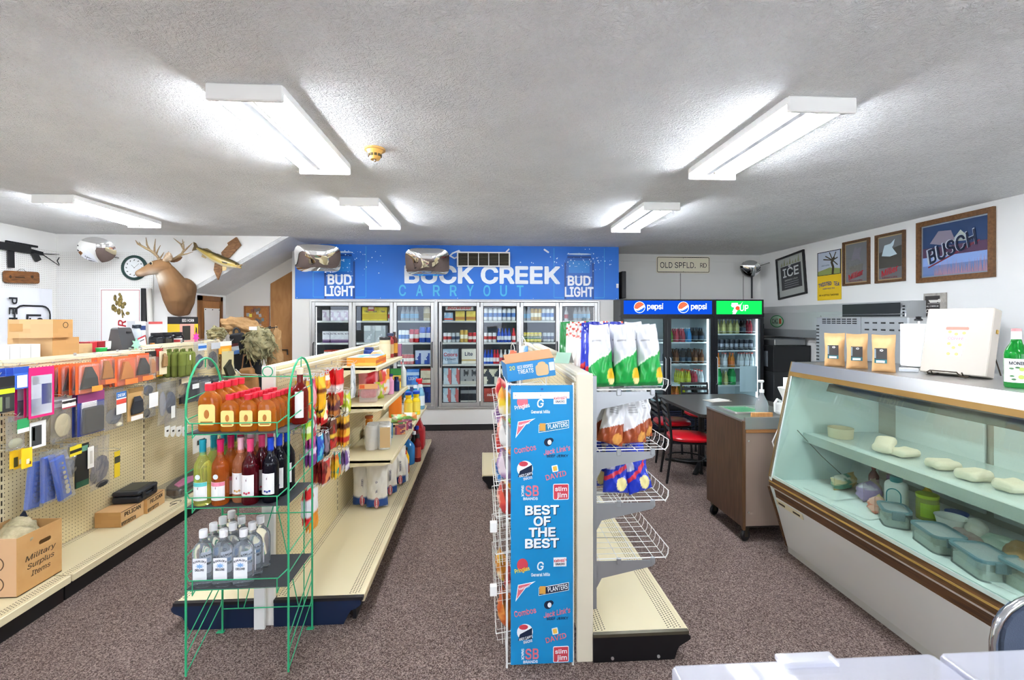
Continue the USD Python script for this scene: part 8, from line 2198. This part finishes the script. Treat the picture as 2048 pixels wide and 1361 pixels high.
sb2 = solo('cutting_board', 'small wooden board standing against the steel splash plate', 'board', cb(-0.09, 0.09, -0.008, 0.008, 0, 0.045, 0.004), WOOD('#a8743c', '#c8925a', (8, 2, 2), 0.5), (2.22, 3.62, CZ))
mn = thing('menu_papers', 'white paper menus lying on the dining table', 'papers', (2.84, 5.55, 0.7665), 12)
obj('sheet', cb(-0.14, 0.14, -0.09, 0.09, 0, 0.002, 0.0005), M('#ded7c8', 0.7), mn)
obj('top_sheet', mv(cb(-0.12, 0.12, -0.08, 0.08, 0.0025, 0.0045, 0.0005), (0.03, 0.02, 0), (0, 0, 14)), M('#e8e4da', 0.7), mn)

# ================================================================== right wall: pictures, hood, oven
RW = X1 - 0.003
OAK = WOOD('#5e3d1e', '#7d5630', (6, 6, 6), 0.4)


def framed(label, TL, BR, fr_w, fr_mat, art, name='framed_sign', tilt=0):
    """A framed picture on the right-hand wall; art(t, w, h) draws on it (local x runs away from the back wall)."""
    w, h = TL[1] - BR[1], TL[2] - BR[2]
    t = thing(name, label, 'picture', (RW, (TL[1] + BR[1]) / 2, BR[2]), (0, tilt, -90))
    if fr_w:
        f = sbox(-w / 2, 0, w / 2, h)
        obj('frame', face(f.difference(f.buffer(-fr_w, join_style=2)), 0, 0.028), fr_mat, t)
        obj('glass', face(f.buffer(-fr_w, join_style=2), -0.019, 0.001), PANE('#ffffff', 0.7), t)
    art(t, w, h)
    return t


def P_(t, poly, col, lay=1, rough=0.5, metal=0.0):
    obj('picture_print', face(poly, -0.008 - 0.0009 * lay, 0.0008), M(col, rough, metal), t)


def art_busch(t, w, h):
    a, b = w / 2, h
    P_(t, sbox(-a + 0.03, 0.03, a - 0.03, b - 0.03), '#b8c4d0', 0, 0.25, 0.6)
    P_(t, sbox(-a + 0.07, 0.07, a - 0.07, b - 0.07), '#6e86b8', 1)
    P_(t, sbox(-a + 0.07, b * 0.55, a - 0.07, b - 0.07), '#24406c', 2)
    P_(t, sbox(-a + 0.07, b * 0.40, a - 0.07, b * 0.55), '#5a3d58', 2)
    P_(t, sbox(-a + 0.07, b * 0.26, a - 0.07, b * 0.40), '#8aa6dc', 3)
    rng = random.Random(4)
    P_(t, unary_union([Polygon([(x, 0.10 * b), (x + 0.008, 0.10 * b), (x + 0.004 + rng.uniform(-0.01, 0.01), b * rng.uniform(0.2, 0.36))]) for x in np.linspace(-a * 0.5, a * 0.85, 46)]), '#c08e90', 4)
    P_(t, unary_union([Polygon([(-0.26, b * 0.62), (-0.16, b * 0.80), (-0.02, b * 0.78), (0.02, b * 0.63), (-0.12, b * 0.57)])]), '#8d8494', 4)
    P_(t, Polygon([(-0.02, b * 0.60), (0.08, b * 0.76), (0.20, b * 0.58)]), '#a8b0a8', 3)
    P_(t, unary_union([LineString([(-a * 0.65, b * 0.24), (a * 0.65, b * 0.56)]).buffer(0.008)]), '#7a2a38', 6)
    obj('lettering', text('BUSCH', -0.012, b * 0.40, b * 0.23, -0.0172, w=w * 0.66, bold=True, rot=17, slant=0.15), M('#b4bcc8', 0.4), t)
    obj('lettering', text('BUSCH', -0.0, b * 0.40, b * 0.22, -0.0184, w=w * 0.64, bold=True, rot=17, slant=0.15), M('#18223c', 0.4), t)


framed('large oak-framed beer picture with lake scene and slanted dark lettering', (5.04, 5.162, 2.871), (5.04, 4.329, 2.174), 0.055, OAK, art_busch)


def art_miller(bird):
    def art(t, w, h):
        a, b = w / 2, h
        P_(t, sbox(-a + 0.03, 0.03, a - 0.03, b - 0.03), '#a8906a', 0)
        P_(t, sbox(-a + 0.045, 0.045, a - 0.045, b - 0.045), '#8e9094', 1, 0.25, 0.5)
        if bird == 0:
            P_(t, Polygon([(-0.09, b * 0.55), (-0.02, b * 0.86), (0.02, b * 0.80), (0.10, b * 0.84), (0.06, b * 0.66), (0.09, b * 0.50), (0.02, b * 0.58)]), '#77747e', 2)
            P_(t, Polygon([(-0.12, b * 0.42), (0.12, b * 0.46), (0.10, b * 0.32), (-0.10, b * 0.30)]), '#6d6a64', 2)
        else:
            P_(t, Polygon([(-a + 0.05, b * 0.30), (a - 0.05, b * 0.30), (a - 0.05, b * 0.72), (-a + 0.05, b * 0.62)]), '#4d4a44', 2)
            P_(t, Polygon([(-0.12, b * 0.55), (-0.08, b * 0.76), (0.01, b * 0.78), (0.07, b * 0.86), (0.05, b * 0.74), (0.03, b * 0.70), (0.10, b * 0.55), (0.0, b * 0.52)]), '#c4d6de', 3)
        obj('lettering', text('Miller', 0, b * 0.17, b * 0.12, -0.0125, w=w * 0.58, bold=True, rot=14, slant=0.2), M('#b8202c', 0.4), t)
        obj('lettering', text('HIGH LIFE', 0, b * 0.085, b * 0.03, -0.0125, w=w * 0.5, bold=True), M('#7a2428', 0.4), t)
    return art


OAK2 = WOOD('#4e3420', '#6c4a2c', (6, 6, 6), 0.4)
framed('oak-framed beer mirror with a grey turkey, closest to the yellow sign', (5.04, 6.285, 2.829), (5.04, 5.833, 2.22), 0.028, OAK2, art_miller(0))
framed('oak-framed beer mirror with a pale leaping bird, beside the big lake picture', (5.04, 5.739, 2.829), (5.04, 5.317, 2.216), 0.028, OAK2, art_miller(1))


def art_tea(t, w, h):
    a, b = w / 2, h
    obj('plate', bx(-a, a, -0.008, 0, 0, h), M('#e6be1e', 0.4), t)
    P_(t, sbox(-a, b * 0.51, a, b), '#1e2230', 0)
    P_(t, sbox(-a + 0.015, b * 0.52, a - 0.015, b * 0.985), '#b4bccc', 1)
    P_(t, Polygon([(-a + 0.015, b * 0.52), (a - 0.015, b * 0.52), (a - 0.015, b * 0.62), (0.02, b * 0.66), (-a + 0.015, b * 0.60)]), '#8f9a5a', 2)
    br = [LineString([(0.08, b * 0.53), (0.09, b * 0.66), (0.06, b * 0.76), (0.10, b * 0.84)]).buffer(0.02)] + [LineString([(0.08, b * 0.80), p]).buffer(0.008) for p in ((-0.06, b * 0.90), (0.02, b * 0.96), (0.14, b * 0.95), (0.17, b * 0.84), (-0.10, b * 0.84), (0.17, b * 0.70))]
    P_(t, unary_union(br).intersection(sbox(-a + 0.015, b * 0.52, a - 0.015, b * 0.98)), '#3d3322', 3)
    obj('lettering', text('LIVE A LITTLE', -0.06, b * 0.70, b * 0.024, -0.0125, w=w * 0.34), M('#3a4468', 0.5), t)
    for k, ch in enumerate('TWISTED TEA'):
        q = (k - 5) / 5
        if ch == ' ':
            continue
        obj('lettering', text(ch, w * 0.40 * q, b * 0.30 - 0.02 * q * q, b * 0.075, -0.0095, w=w * 0.075, bold=True, rot=-7 * q), M('#2c3c8c', 0.4), t)
    obj('lettering', text('HARD ICED TEA', 0, b * 0.22, b * 0.03, -0.0095, w=w * 0.5), M('#2c3c8c', 0.4), t)
    obj('lettering', text('BE A LITTLE TWISTED', 0, b * 0.085, b * 0.032, -0.0095, w=w * 0.82, bold=True), M('#4a3a14', 0.4), t)


framed('metal sign with a gnarled tree above a yellow panel with blue lettering', (5.04, 6.798, 2.754), (5.04, 6.331, 2.039), 0, None, art_tea, 'metal_sign')


def art_ice(t, w, h):
    a, b = w / 2, h
    P_(t, sbox(-a + 0.02, 0.02, a - 0.02, b - 0.02), '#b9bdb8', 0, 0.3, 0.3)
    rng = random.Random(8)
    P_(t, unary_union([Polygon([(x, b * 0.78), (x + 0.05, b * 0.78), (x + 0.035, b * rng.uniform(0.85, 0.95))]) for x in np.linspace(-a * 0.7, a * 0.5, 7)]), '#8a8f6a', 1)
    P_(t, sbox(-a * 0.72, b * 0.20, a * 0.72, b * 0.76), '#23242a', 1)
    obj('lettering', text('ICE', 0, b * 0.50, b * 0.20, -0.0115, w=w * 0.56, bold=True), M('#d4d8d8', 0.4), t)
    obj('lettering', text('BREWED COLD', 0, b * 0.40, b * 0.035, -0.0115, w=w * 0.45), M('#c8ccc8', 0.4), t)
    P_(t, unary_union([sbox(-a * 0.5, b * z, a * 0.5, b * (z + 0.015)) for z in (0.25, 0.30, 0.35)]), '#8a8c90', 2)


framed('crooked black-framed ice beer sign near the back corner', (5.04, 7.722, 2.825), (5.04, 7.017, 2.123), 0.03, BLACK, art_ice, tilt=-6)


def art_coffee(t, w, h):
    a, b = w / 2, h
    obj('plank_back', bx(-a, a, -0.012, 0, 0, h), WOOD('#8d8880', '#b8b2a8', (3, 3, 3), 0.7), t)
    P_(t, sbox(-a + 0.02, 0.02, a - 0.07, b - 0.03), '#3b3634', 5)
    P_(t, unary_union([Polygon([(-0.07, b * 0.80), (0.05, b * 0.80), (0.03, b * 0.72), (-0.05, b * 0.72)]), sbox(-0.08, b * 0.69, 0.06, b * 0.70), ell(0.055, b * 0.77, 0.02, 0.02)]), '#d8d4cc', 6)
    for s_, z, hh, f_ in (('ALL I NEED IS', 0.60, 0.035, 0.55), ('Coffee', 0.42, 0.11, 0.6), ('AND', 0.33, 0.03, 0.2), ('Jesus', 0.15, 0.12, 0.6)):
        obj('lettering', text(s_, -0.025, b * z, b * hh, -0.0142, w=w * f_, bold=True, slant=0.15), M('#e8e6e0', 0.5), t)


framed('dark coffee quote board on weathered wood above the paper towel roll', (5.04, 5.081, 2.048), (5.04, 4.819, 1.668), 0, None, art_coffee, 'wall_board')
# road sign
r0, r1 = (3.108, 8.26, 2.89), (4.096, 8.26, 2.591)
rs = thing('road_sign', 'cream road name sign with black border on the back wall', 'sign', ((r0[0] + r1[0]) / 2, Y1 - 0.013, r1[2]))
rw_, rh_ = r1[0] - r0[0], r0[2] - r1[2]
obj('plate', face(rpoly(-rw_ / 2, rw_ / 2, 0, rh_, 0.03), 0, 0.006), M('#ece4cc', 0.45), rs)
q_ = rpoly(-rw_ / 2 + 0.012, rw_ / 2 - 0.012, 0.012, rh_ - 0.012, 0.025)
obj('border', face(q_.difference(q_.buffer(-0.010)), -0.006, 0.0008), M('#1d1c1a', 0.5), rs)
obj('lettering', text('OLD SPFLD.', -0.10, rh_ * 0.31, rh_ * 0.34, -0.0062, w=rw_ * 0.66), M('#1d1c1a', 0.5), rs)
obj('lettering', text('RD', rw_ * 0.375, rh_ * 0.34, rh_ * 0.27, -0.0062, w=rw_ * 0.12), M('#1d1c1a', 0.5), rs)
for z in (0.03, rh_ - 0.03):
    obj('bolt', mv(cyl(0.006, 0, 0.003, n=8), (0, -0.006, z), (90, 0, 0)), M('#6a665c', 0.4, 0.6), rs)

# range hood on the right wall with its green oval badge
hx0 = 4.28
hd = thing('range_hood', 'stainless range hood with green oval badge on the side wall', 'range hood', (0, 0, 0))
HY0, HY1 = 5.05, 7.98
obj('body', along([(4.80, 1.60), (4.80, 1.86), (4.86, 1.97), (5.04, 1.97), (5.04, 1.60)], HY0, HY1), M('#bfc2c2', 0.5, 0.35), hd)
obj('lower_skirt', along([(4.80, 1.60), (4.86, 1.48), (5.04, 1.48), (5.04, 1.60)], HY0, HY1), M('#a4a8aa', 0.5, 0.35), hd)
obj('control_panel', along([(4.795, 1.66), (4.795, 1.95), (4.80, 1.95), (4.80, 1.66)], HY0 + 0.08, HY0 + 0.95), M('#2b2c2f', 0.45), hd)
obj('lock', mv(cyl(0.015, 0, 0.01, n=12), (4.795, HY0 + 0.5, 1.75), (0, -90, 0)), CHROME, hd)
for k in range(7):
    obj('vent_hole', bx(4.797, 4.803, HY0 + 0.025, HY0 + 0.05, 1.68 + 0.036 * k, 1.70 + 0.036 * k), M('#2c2c2e', 0.5), hd)
for z0, z1 in ((1.80, 1.86), (1.60, 1.68)):
    obj('corner_patch', along([(4.797, z0), (4.797, z1), (4.80, z1), (4.80, z0)], HY1 - 0.22, HY1), M('#20222a', 0.5), hd)
bd = obj('badge', mv(face(ell(0, 0, 0.17, 0.10), 0, 0.004), (4.795, 7.40, 1.725), (0, 0, -90)), M('#bfe0c4', 0.3, 0.2), hd)
obj('badge_ring', mv(face(ell(0, 0, 0.17, 0.10).difference(ell(0, 0, 0.155, 0.088)), 0, 0.006), (4.795, 7.40, 1.725), (0, 0, -90)), M('#2f8a48', 0.4), bd)
obj('lettering', mv(text('C.H.I.', -0.04, -0.035, 0.075, -0.0045, w=0.16, bold=True), (4.795, 7.40, 1.725), (0, 0, -90)), M('#2a3a2e', 0.4), bd)
obj('flame_mark', mv(face(sbox(0.06, -0.04, 0.12, 0.045), -0.004, 0.001), (4.795, 7.40, 1.725), (0, 0, -90)), M('#c05a34', 0.4), bd)
# fryer unit and work table under the hood, conveyor oven nearer
fy = thing('fryer', 'dark fryer unit with steel top under the range hood', 'fryer', (4.70, 7.30, 0))
obj('cabinet', cb(-0.25, 0.34, -0.35, 0.35, 0.0, 0.95, 0.006), M('#3a3c3e', 0.4, 0.5), fy)
obj('steel_top', cb(-0.26, 0.34, -0.36, 0.36, 0.95, 1.35, 0.006), M('#2a2b2d', 0.35, 0.4), fy)
obj('guard', cb(-0.20, 0.30, -0.30, 0.30, 1.35, 1.45, 0.01), M('#9a9d9e', 0.35, 0.8), fy)
obj('window', bx(-0.268, -0.26, -0.22, 0.22, 1.02, 1.26), M('#b8c2cc', 0.1, 0.6), fy)
bt = thing('work_table', 'stainless work table along the side wall behind the food case', 'table', (4.45, 4.3, 0))
obj('tabletop', cb(-0.55, 0.55, -1.3, 1.3, 0.88, 0.92, 0.004), STEEL, bt)
for x in (-0.5, 0.5):
    for y in (-1.25, 1.25):
        obj('leg', cyl(0.022, 0, 0.88, x, y, 10), STEEL, bt)
obj('lower_shelf', cb(-0.53, 0.53, -1.28, 1.28, 0.25, 0.28, 0.004), STEEL, bt)
ov = thing('conveyor_oven', 'stainless conveyor oven with slotted vent rows behind the coffee bags', 'oven', (4.4, 4.72, 0.921), 0)
OVM = M('#b9bcbc', 0.4, 0.7)
obj('body', cb(-0.42, 0.38, -0.55, 0.68, 0.06, 0.86, 0.012), OVM, ov)
for k in range(4):
    obj('foot', cyl(0.02, 0, 0.06, (-0.36, 0.38)[k % 2], (-0.45, 0.55)[k // 2], 10), BLACK, ov)
for r_ in range(3):
    for k in range(7):
        obj('vent_slot', bx(-0.424, -0.418, 0.06 + 0.075 * k, 0.115 + 0.075 * k, 0.785 + 0.022 * r_, 0.797 + 0.022 * r_), M('#2c2c2c', 0.6), ov)
for r_ in range(2):
    for k in range(5):
        obj('vent_slot', bx(-0.424, -0.418, -0.5 + 0.10 * k, -0.45 + 0.10 * k, 0.72 + 0.07 * r_, 0.735 + 0.07 * r_), M('#2c2c2c', 0.6), ov)
for k in range(16):
    obj('side_slot', bx(-0.422, -0.416, 0.62, 0.665, 0.15 + 0.04 * k, 0.165 + 0.04 * k), M('#2c2c2c', 0.6), ov)
obj('seam', bx(-0.4225, -0.42, 0.0, 0.004, 0.06, 0.86), M('#7a7c7c', 0.5), ov)
obj('top_rail', tube([(-0.40, -0.5, 0.86), (-0.40, -0.5, 0.885), (-0.40, 0.62, 0.885), (-0.40, 0.62, 0.86)], 0.006, 6), CHROME, ov)


# ================================================================== white snack rack with the blue sign at its end
wr = thing('snack_rack', 'white wire snack rack with sloping baskets behind the blue sign', 'rack', (0.12, 2.36, 0))
RD = 1.0
for x in (0.0, 0.335):
    for y in (0.0, RD):
        obj('post', tube([(x, y, 0), (x, y, 1.43)], 0.006, 6), WHITE_WIRE, wr)
for z in (0.02, 0.75, 1.425):
    obj('frame_bar', tube([(0, 0, z), (0.335, 0, z), (0.335, RD, z), (0, RD, z)], 0.004, 5, closed=True), WHITE_WIRE, wr)
BZ = (0.10, 0.30, 0.50, 0.69, 0.87, 1.04, 1.20)
for z in BZ:
    b_ = obj('basket_rim', tube([(-0.055, 0.02, z + 0.06), (-0.055, RD, z + 0.06), (0.30, RD, z + 0.11), (0.30, 0.02, z + 0.11)], 0.0028, 5, closed=True), WHITE_WIRE, wr)
    for y in np.linspace(0.06, RD - 0.04, 12):
        obj('cross_wire', tube([(-0.055, y, z + 0.06), (-0.045, y, z), (0.30, y, z + 0.05), (0.30, y, z + 0.11)], 0.0016, 4), WHITE_WIRE, b_)
    for x in (-0.02, 0.06, 0.14, 0.22):
        obj('long_wire', tube([(x, 0.02, z + 0.003 + (x + 0.045) * 0.14), (x, RD, z + 0.003 + (x + 0.045) * 0.14)], 0.0016, 4), WHITE_WIRE, b_)
for z in (0.68, 0.36):
    obj('clip', cb(-0.085, -0.05, 0.0, 0.03, z, z + 0.05, 0.002), WHITE, wr)
PAL = ((6, ('#e8762a', '#f0a050', '#c85a1e'), 'orange'), (5, ('#e6e2de', '#c8303a', '#e89a8a'), 'white and red'), (6, ('#e05a4a', '#f0d8c8', '#b83a3a'), 'coral'), (5, ('#8ac03a', '#e8e4c0', '#c83a3a'), 'green'), (4, ('#e8c83a', '#e89a3a', '#f4ecd0'), 'yellow'), (4, ('#b08ab8', '#e8d8e0', '#7a5a8a'), 'lilac'), (1, ('#2a7ac0', '#e0e8f0', '#1a5aa0'), 'blue'))
LV = ('bottom', 'sixth', 'fifth', 'fourth', 'third', 'second', 'top')
for j, z in enumerate(BZ):
    if j in (1, 2):
        continue
    for k in range(3):
        n_, cols, nm = PAL[(j * 3 + k * 2) % 7]
        pack((0.135 + 0.05 * (k % 2), 2.52 + 0.22 * k, z + 0.03), '%s snack pack, %s in the %s basket of the white rack' % (nm, ('nearest', 'middle', 'farthest')[k], LV[j]), 0.17, 0.16, 0.08, busy(100 + j * 5 + k, cols, 12), (12, 0, -90), j + k, 'snack_pack', 'snack pack', nu=7, nv=8)
tr_ = thing('treat_carton', 'open cyan carton of cereal treats tilted on top of the white rack', 'box', (0.262, 2.50, 1.435), (0, -7, 4))
obj('body', pbox(0.26, 0.24, 0.095, {'front': '#1d86c4', 'side': '#1a76b0', 'top': '#b98a5e'}), PRINT(0.4), tr_)
obj('torn_lid', mv(cb(-0.13, 0.13, 0, 0.10, 0, 0.004, 0.001), (0, 0.0, 0.095), (24, 0, 0)), M('#b58660', 0.7), tr_)
obj('lettering', text('20', -0.10, 0.06, 0.02, -0.001, w=0.03, bold=True), M('#f0dc50', 0.5), tr_)
obj('lettering', text('RICE KRISPIES', -0.03, 0.062, 0.016, -0.001, w=0.085, bold=True), M('#f2f4f6', 0.5), tr_)
obj('lettering', text('TREATS', -0.03, 0.034, 0.022, -0.001, w=0.085, bold=True), M('#f2f4f6', 0.5), tr_)
obj('picture_print', face(unary_union([rpoly(0.025, 0.095, 0.01, 0.07, 0.015), ell(0.06, 0.072, 0.022, 0.012)]), 0, 0.001), M('#dcb98a', 0.6), tr_)
obj('barcode_print', face(sbox(0.10, 0.03, 0.128, 0.075), 0, 0.0012), M('#dfe4ea', 0.5), tr_)
sgn = thing('sign_board', 'tall blue snack brand sign board at the end of the white rack', 'sign', (0.296, 2.352, 0.02))
obj('board', cb(-0.157, 0.157, -0.004, 0.002, 0, 1.40, 0.001), M('#1489c4', 0.35), sgn)
Wt, Pk, Rd_, Nv = M('#f2f4f6', 0.4), M('#e0707e', 0.4), M('#c8404e', 0.4), M('#142440', 0.4)
K = 2.375 / 940
gx = lambda u: (u - 1084) * K
gz_ = lambda v: 1.73 - (v - 640) * K


def gt(s, u, v, px, m, wpx=None, rot=0, lay=0, bold=True, slant=0.0):
    obj('lettering', text(s, gx(u), gz_(v), px * K, -0.0043 - 0.0009 * lay, w=wpx * K if wpx else None, bold=bold, rot=rot, slant=slant), m, sgn)


def gp_(poly, m, lay=0):
    obj('logo_print', face(poly, -0.0041 - 0.0009 * lay, 0.0009), m, sgn)


gp_(sbox(gx(1026), gz_(797), gx(1139), gz_(784)), Wt, 1)
for x in (1031, 1081):
    gp_(ell(gx(x), gz_(790), 0.002, 0.002, 8), M('#55606a', 0.5), 2)
gp_(ell(gx(1084), gz_(778), 0.006, 0.006, 14), M('#1a5aa8', 0.4))
for o, full in ((0, 0), (324, 1)):
    gp_(ell(gx(1045), gz_(803 + o), 11 * K, 13 * K).difference(sbox(-1, gz_(798 + o), 1, 3) if not full else sbox(5, 5, 6, 6)), Rd_ if full else Pk)
    gt('Pringles', 1045, 816 + o, 8, M('#f0d84a', 0.4) if full else Wt, 30, 12, 1)
    gt('G', 1080, 814 + o, 16, Wt, 13, slant=0.1); gt('General Mills', 1081, 826 + o, 6, Wt, 38)
    gp_(sbox(gx(1107), gz_(808 + o), gx(1133), gz_(790 + o)), Wt); gt("Kellogg's", 1121, 798 + o, 5, Rd_, 26, 6, 1); gt('SNACKS', 1120, 805 + o, 4, Nv, 18, 0, 1)
    tri = Polygon([(gx(1031), gz_(875 + o)), (gx(1036), gz_(842 + o)), (gx(1071), gz_(836 + o)), (gx(1052), gz_(848 + o))])
    gp_(tri, Wt); gp_(tri.buffer(-0.004), Pk, 1); gt('Nabisco', 1049, 849 + o, 4, Wt, 22, 18, 2)
    pl = Polygon([(gx(1077), gz_(865 + o)), (gx(1077), gz_(849 + o)), (gx(1138), gz_(840 + o)), (gx(1138), gz_(856 + o))])
    gp_(pl, Wt); gp_(pl.buffer(-0.003), Nv if full else M('#147aa8', 0.4), 1); gt('PLANTERS', 1116, 855 + o, 9, Wt, 40, 8, 2)
    gp_(sbox(gx(1079), gz_(861 + o), gx(1091), gz_(846 + o)), M('#d8a04a', 0.4), 2)
    gt('Combos', 1051, 902 + o, 11, Pk, 44, 10)
    gp_(unary_union([ell(gx(1096), gz_(884 + o), 8 * K, 8 * K), ell(gx(1101), gz_(880 + o), 6 * K, 5 * K)]), Nv); gp_(ell(gx(1099), gz_(884 + o), 4 * K, 5 * K), Wt, 1)
    gt("Jack Link's", 1114, 905 + o, 10, Pk, 54, 10, slant=0.2); gt('BEEF JERKY', 1115, 914 + o, 5, Nv, 43)
    gp_(ell(gx(1050), gz_(936 + o), 16 * K, 16 * K), Wt); gp_(Polygon([(gx(1036), gz_(952 + o)), (gx(1040), gz_(940 + o)), (gx(1064), gz_(928 + o)), (gx(1064), gz_(950 + o))]), Nv, 1); gp_(ell(gx(1047), gz_(926 + o), 9 * K, 5 * K), Rd_, 1)
    gt("ANDY CAPP'S", 1052, 950 + o, 5, Wt, 28, 12, 2); gt('SNACKS', 1056, 957 + o, 5, Wt, 18, 12, 2)
    gp_(affinity.rotate(rpoly(gx(1104), gx(1116), gz_(943 + o), gz_(930 + o), 0.004), 10), Wt); gp_(affinity.rotate(rpoly(gx(1106), gx(1114), gz_(941 + o), gz_(932 + o), 0.003), 10), M('#e8b84a', 0.4), 1)
    gt('DAVID', 1113, 955 + o, 10, Pk, 42, 13)
    gt('SB', 1064, 990 + o, 20, Pk, 27); gt('BRANDS', 1061, 998 + o, 5, Wt, 29)
    obj('lettering', mv(text('SNACK', 0, 0, 5 * K, 0, w=22 * K, bold=True), (gx(1043), -0.0043, gz_(980 + o)), (0, 90, 0)), Wt, sgn)
    sj = rpoly(gx(1106), gx(1138), gz_(999 + o), gz_(967 + o), 0.008)
    gp_(sj, Wt); gp_(sj.buffer(-0.004), Rd_, 1); gt('slim', 1122, 981 + o, 8, Wt, 24, 0, 2); gt('jim', 1124, 994 + o, 9, Wt, 20, 0, 2)
for k, (s_, w_) in enumerate((('BEST', 68), ('OF', 34), ('THE', 54), ('BEST', 68))):
    gt(s_, 1084 + 1.5, 1027 + 22 * k + 1.5, 17, Nv, w_, bold=2)
    gt(s_, 1084, 1027 + 22 * k, 17, Wt, w_, 0, 1, bold=2)
for j, (p, nm, cols) in enumerate((((0.36, 5.285, 1.254), 'yellow pack with white loop handle', ('#f0c81e', '#e8b414', '#e86a4a')), ((0.36, 3.928, 1.381), 'blue and green toy pack', ('#4a8ac8', '#e4e8ec', '#2a8a4a')))):
    h_ = pack((p[0] - 0.02, p[1], p[2]), '%s hung over the far snack hooks' % nm, 0.13, 0.15, 0.06, busy(140 + j, cols, 10), -60, j, 'toy_pack', 'toy pack')
    obj('loop', tube([(-0.04, 0, 0.13), (-0.03, -0.01, 0.20), (0.0, -0.01, 0.23), (0.03, -0.01, 0.20), (0.04, 0, 0.13)], 0.004, 5), WHITE, h_)
    hook((RX0 + 0.003, p[1], p[2] + 0.222), -90, 'wire hook that holds the %s' % nm)
pc = thing('price_card', 'folded green and white price card on the gondola top rail', 'card', (0.50, 2.92, 1.479), (0, 0, -35))
obj('front_leaf', mv(cb(-0.05, 0.05, -0.001, 0.001, 0, 0.075, 0.0005), (0, -0.02, 0), (-30, 0, 0)), M('#a8cdb4', 0.6), pc)
obj('back_leaf', mv(cb(-0.05, 0.05, -0.001, 0.001, 0, 0.075, 0.0005), (0, 0.055, 0), (30, 0, 0)), M('#e4e4de', 0.6), pc)

# ================================================================== service counter and chair by the camera
cn_ = thing('service_counter', 'pale service counter in front of the camera under clear bins', 'counter', (0.95, 0.58, 0))
obj('top', cb(-0.75, 0.85, -0.22, 0.24, 0.95, 0.99, 0.005), M('#c8c8cc', 0.4), cn_)
obj('base', cb(-0.70, 0.80, -0.18, 0.20, 0, 0.95, 0.005), M('#b0aca6', 0.5), cn_)
ACR = FILM('#e6e8fa', 0.22, 0.04, 0.28)
for (x0, x1, lab, c) in ((0.305, 0.757, 'long clear acrylic bin with pale tickets on the service counter', '#d4d2ea'), (0.768, 1.25, 'second clear acrylic bin beside the long one', '#d8dcea')):
    ab = thing('acrylic_bin', lab, 'bin', ((x0 + x1) / 2, 0.60, 0.991))
    w = (x1 - x0) / 2
    obj('shell', rb(-w, w, -0.17, 0.15, 0, 0.197, 0.008), ACR, ab, smooth=50)
    for k in range(5):
        obj('ticket', mv(cb(-w + 0.03 + k * (2 * w - 0.06) / 5, -w + 0.015 + (k + 1) * (2 * w - 0.06) / 5, -0.12, 0.11, 0.02, 0.16, 0.002), (0, 0, 0)), M(('#e8e8f0', c, '#f4f2f0', '#c8cce0', '#eceaf4')[k], 0.6), ab)
    obj('lid_tab', cb(-0.05 if x0 < 0.5 else -0.02, 0.045, 0.125, 0.15, 0.197, 0.207, 0.002), FILM('#eef0f8', 0.3, 0.05, 0.3), ab)
sc_ = thing('chrome_chair', 'chair with blue-grey padded back and chrome tube beside the food case', 'chair', (1.925, 1.5, 0))
BLU = M('#4a5468', 0.85, bump=(200.0, 0.002))
obj('back_pad', face(rpoly(-0.165, 0.165, 0.42, 0.775, 0.12), 0.03, 0.045), BLU, sc_)
obj('back_tube', tube([(-0.18, 0.0, 0.44), (-0.185, 0.0, 0.62)] + [(0.185 * math.cos(a), 0.0, 0.65 + 0.15 * math.sin(a)) for a in np.linspace(math.pi, 0, 13)] + [(0.185, 0, 0.62), (0.18, 0, 0.44)], 0.0125, 8), M('#d4d6da', 0.1, 1.0), sc_, smooth=50)
obj('seat', rb(-0.19, 0.19, -0.42, -0.02, 0.42, 0.48, 0.025), BLU, sc_, smooth=50)
for x in (-0.18, 0.18):
    obj('leg', tube([(x, 0.0, 0.45), (x, 0.04, 0.012), (x, -0.40, 0.012), (x, -0.38, 0.42)], 0.0125, 8), M('#d4d6da', 0.1, 1.0), sc_, smooth=50)
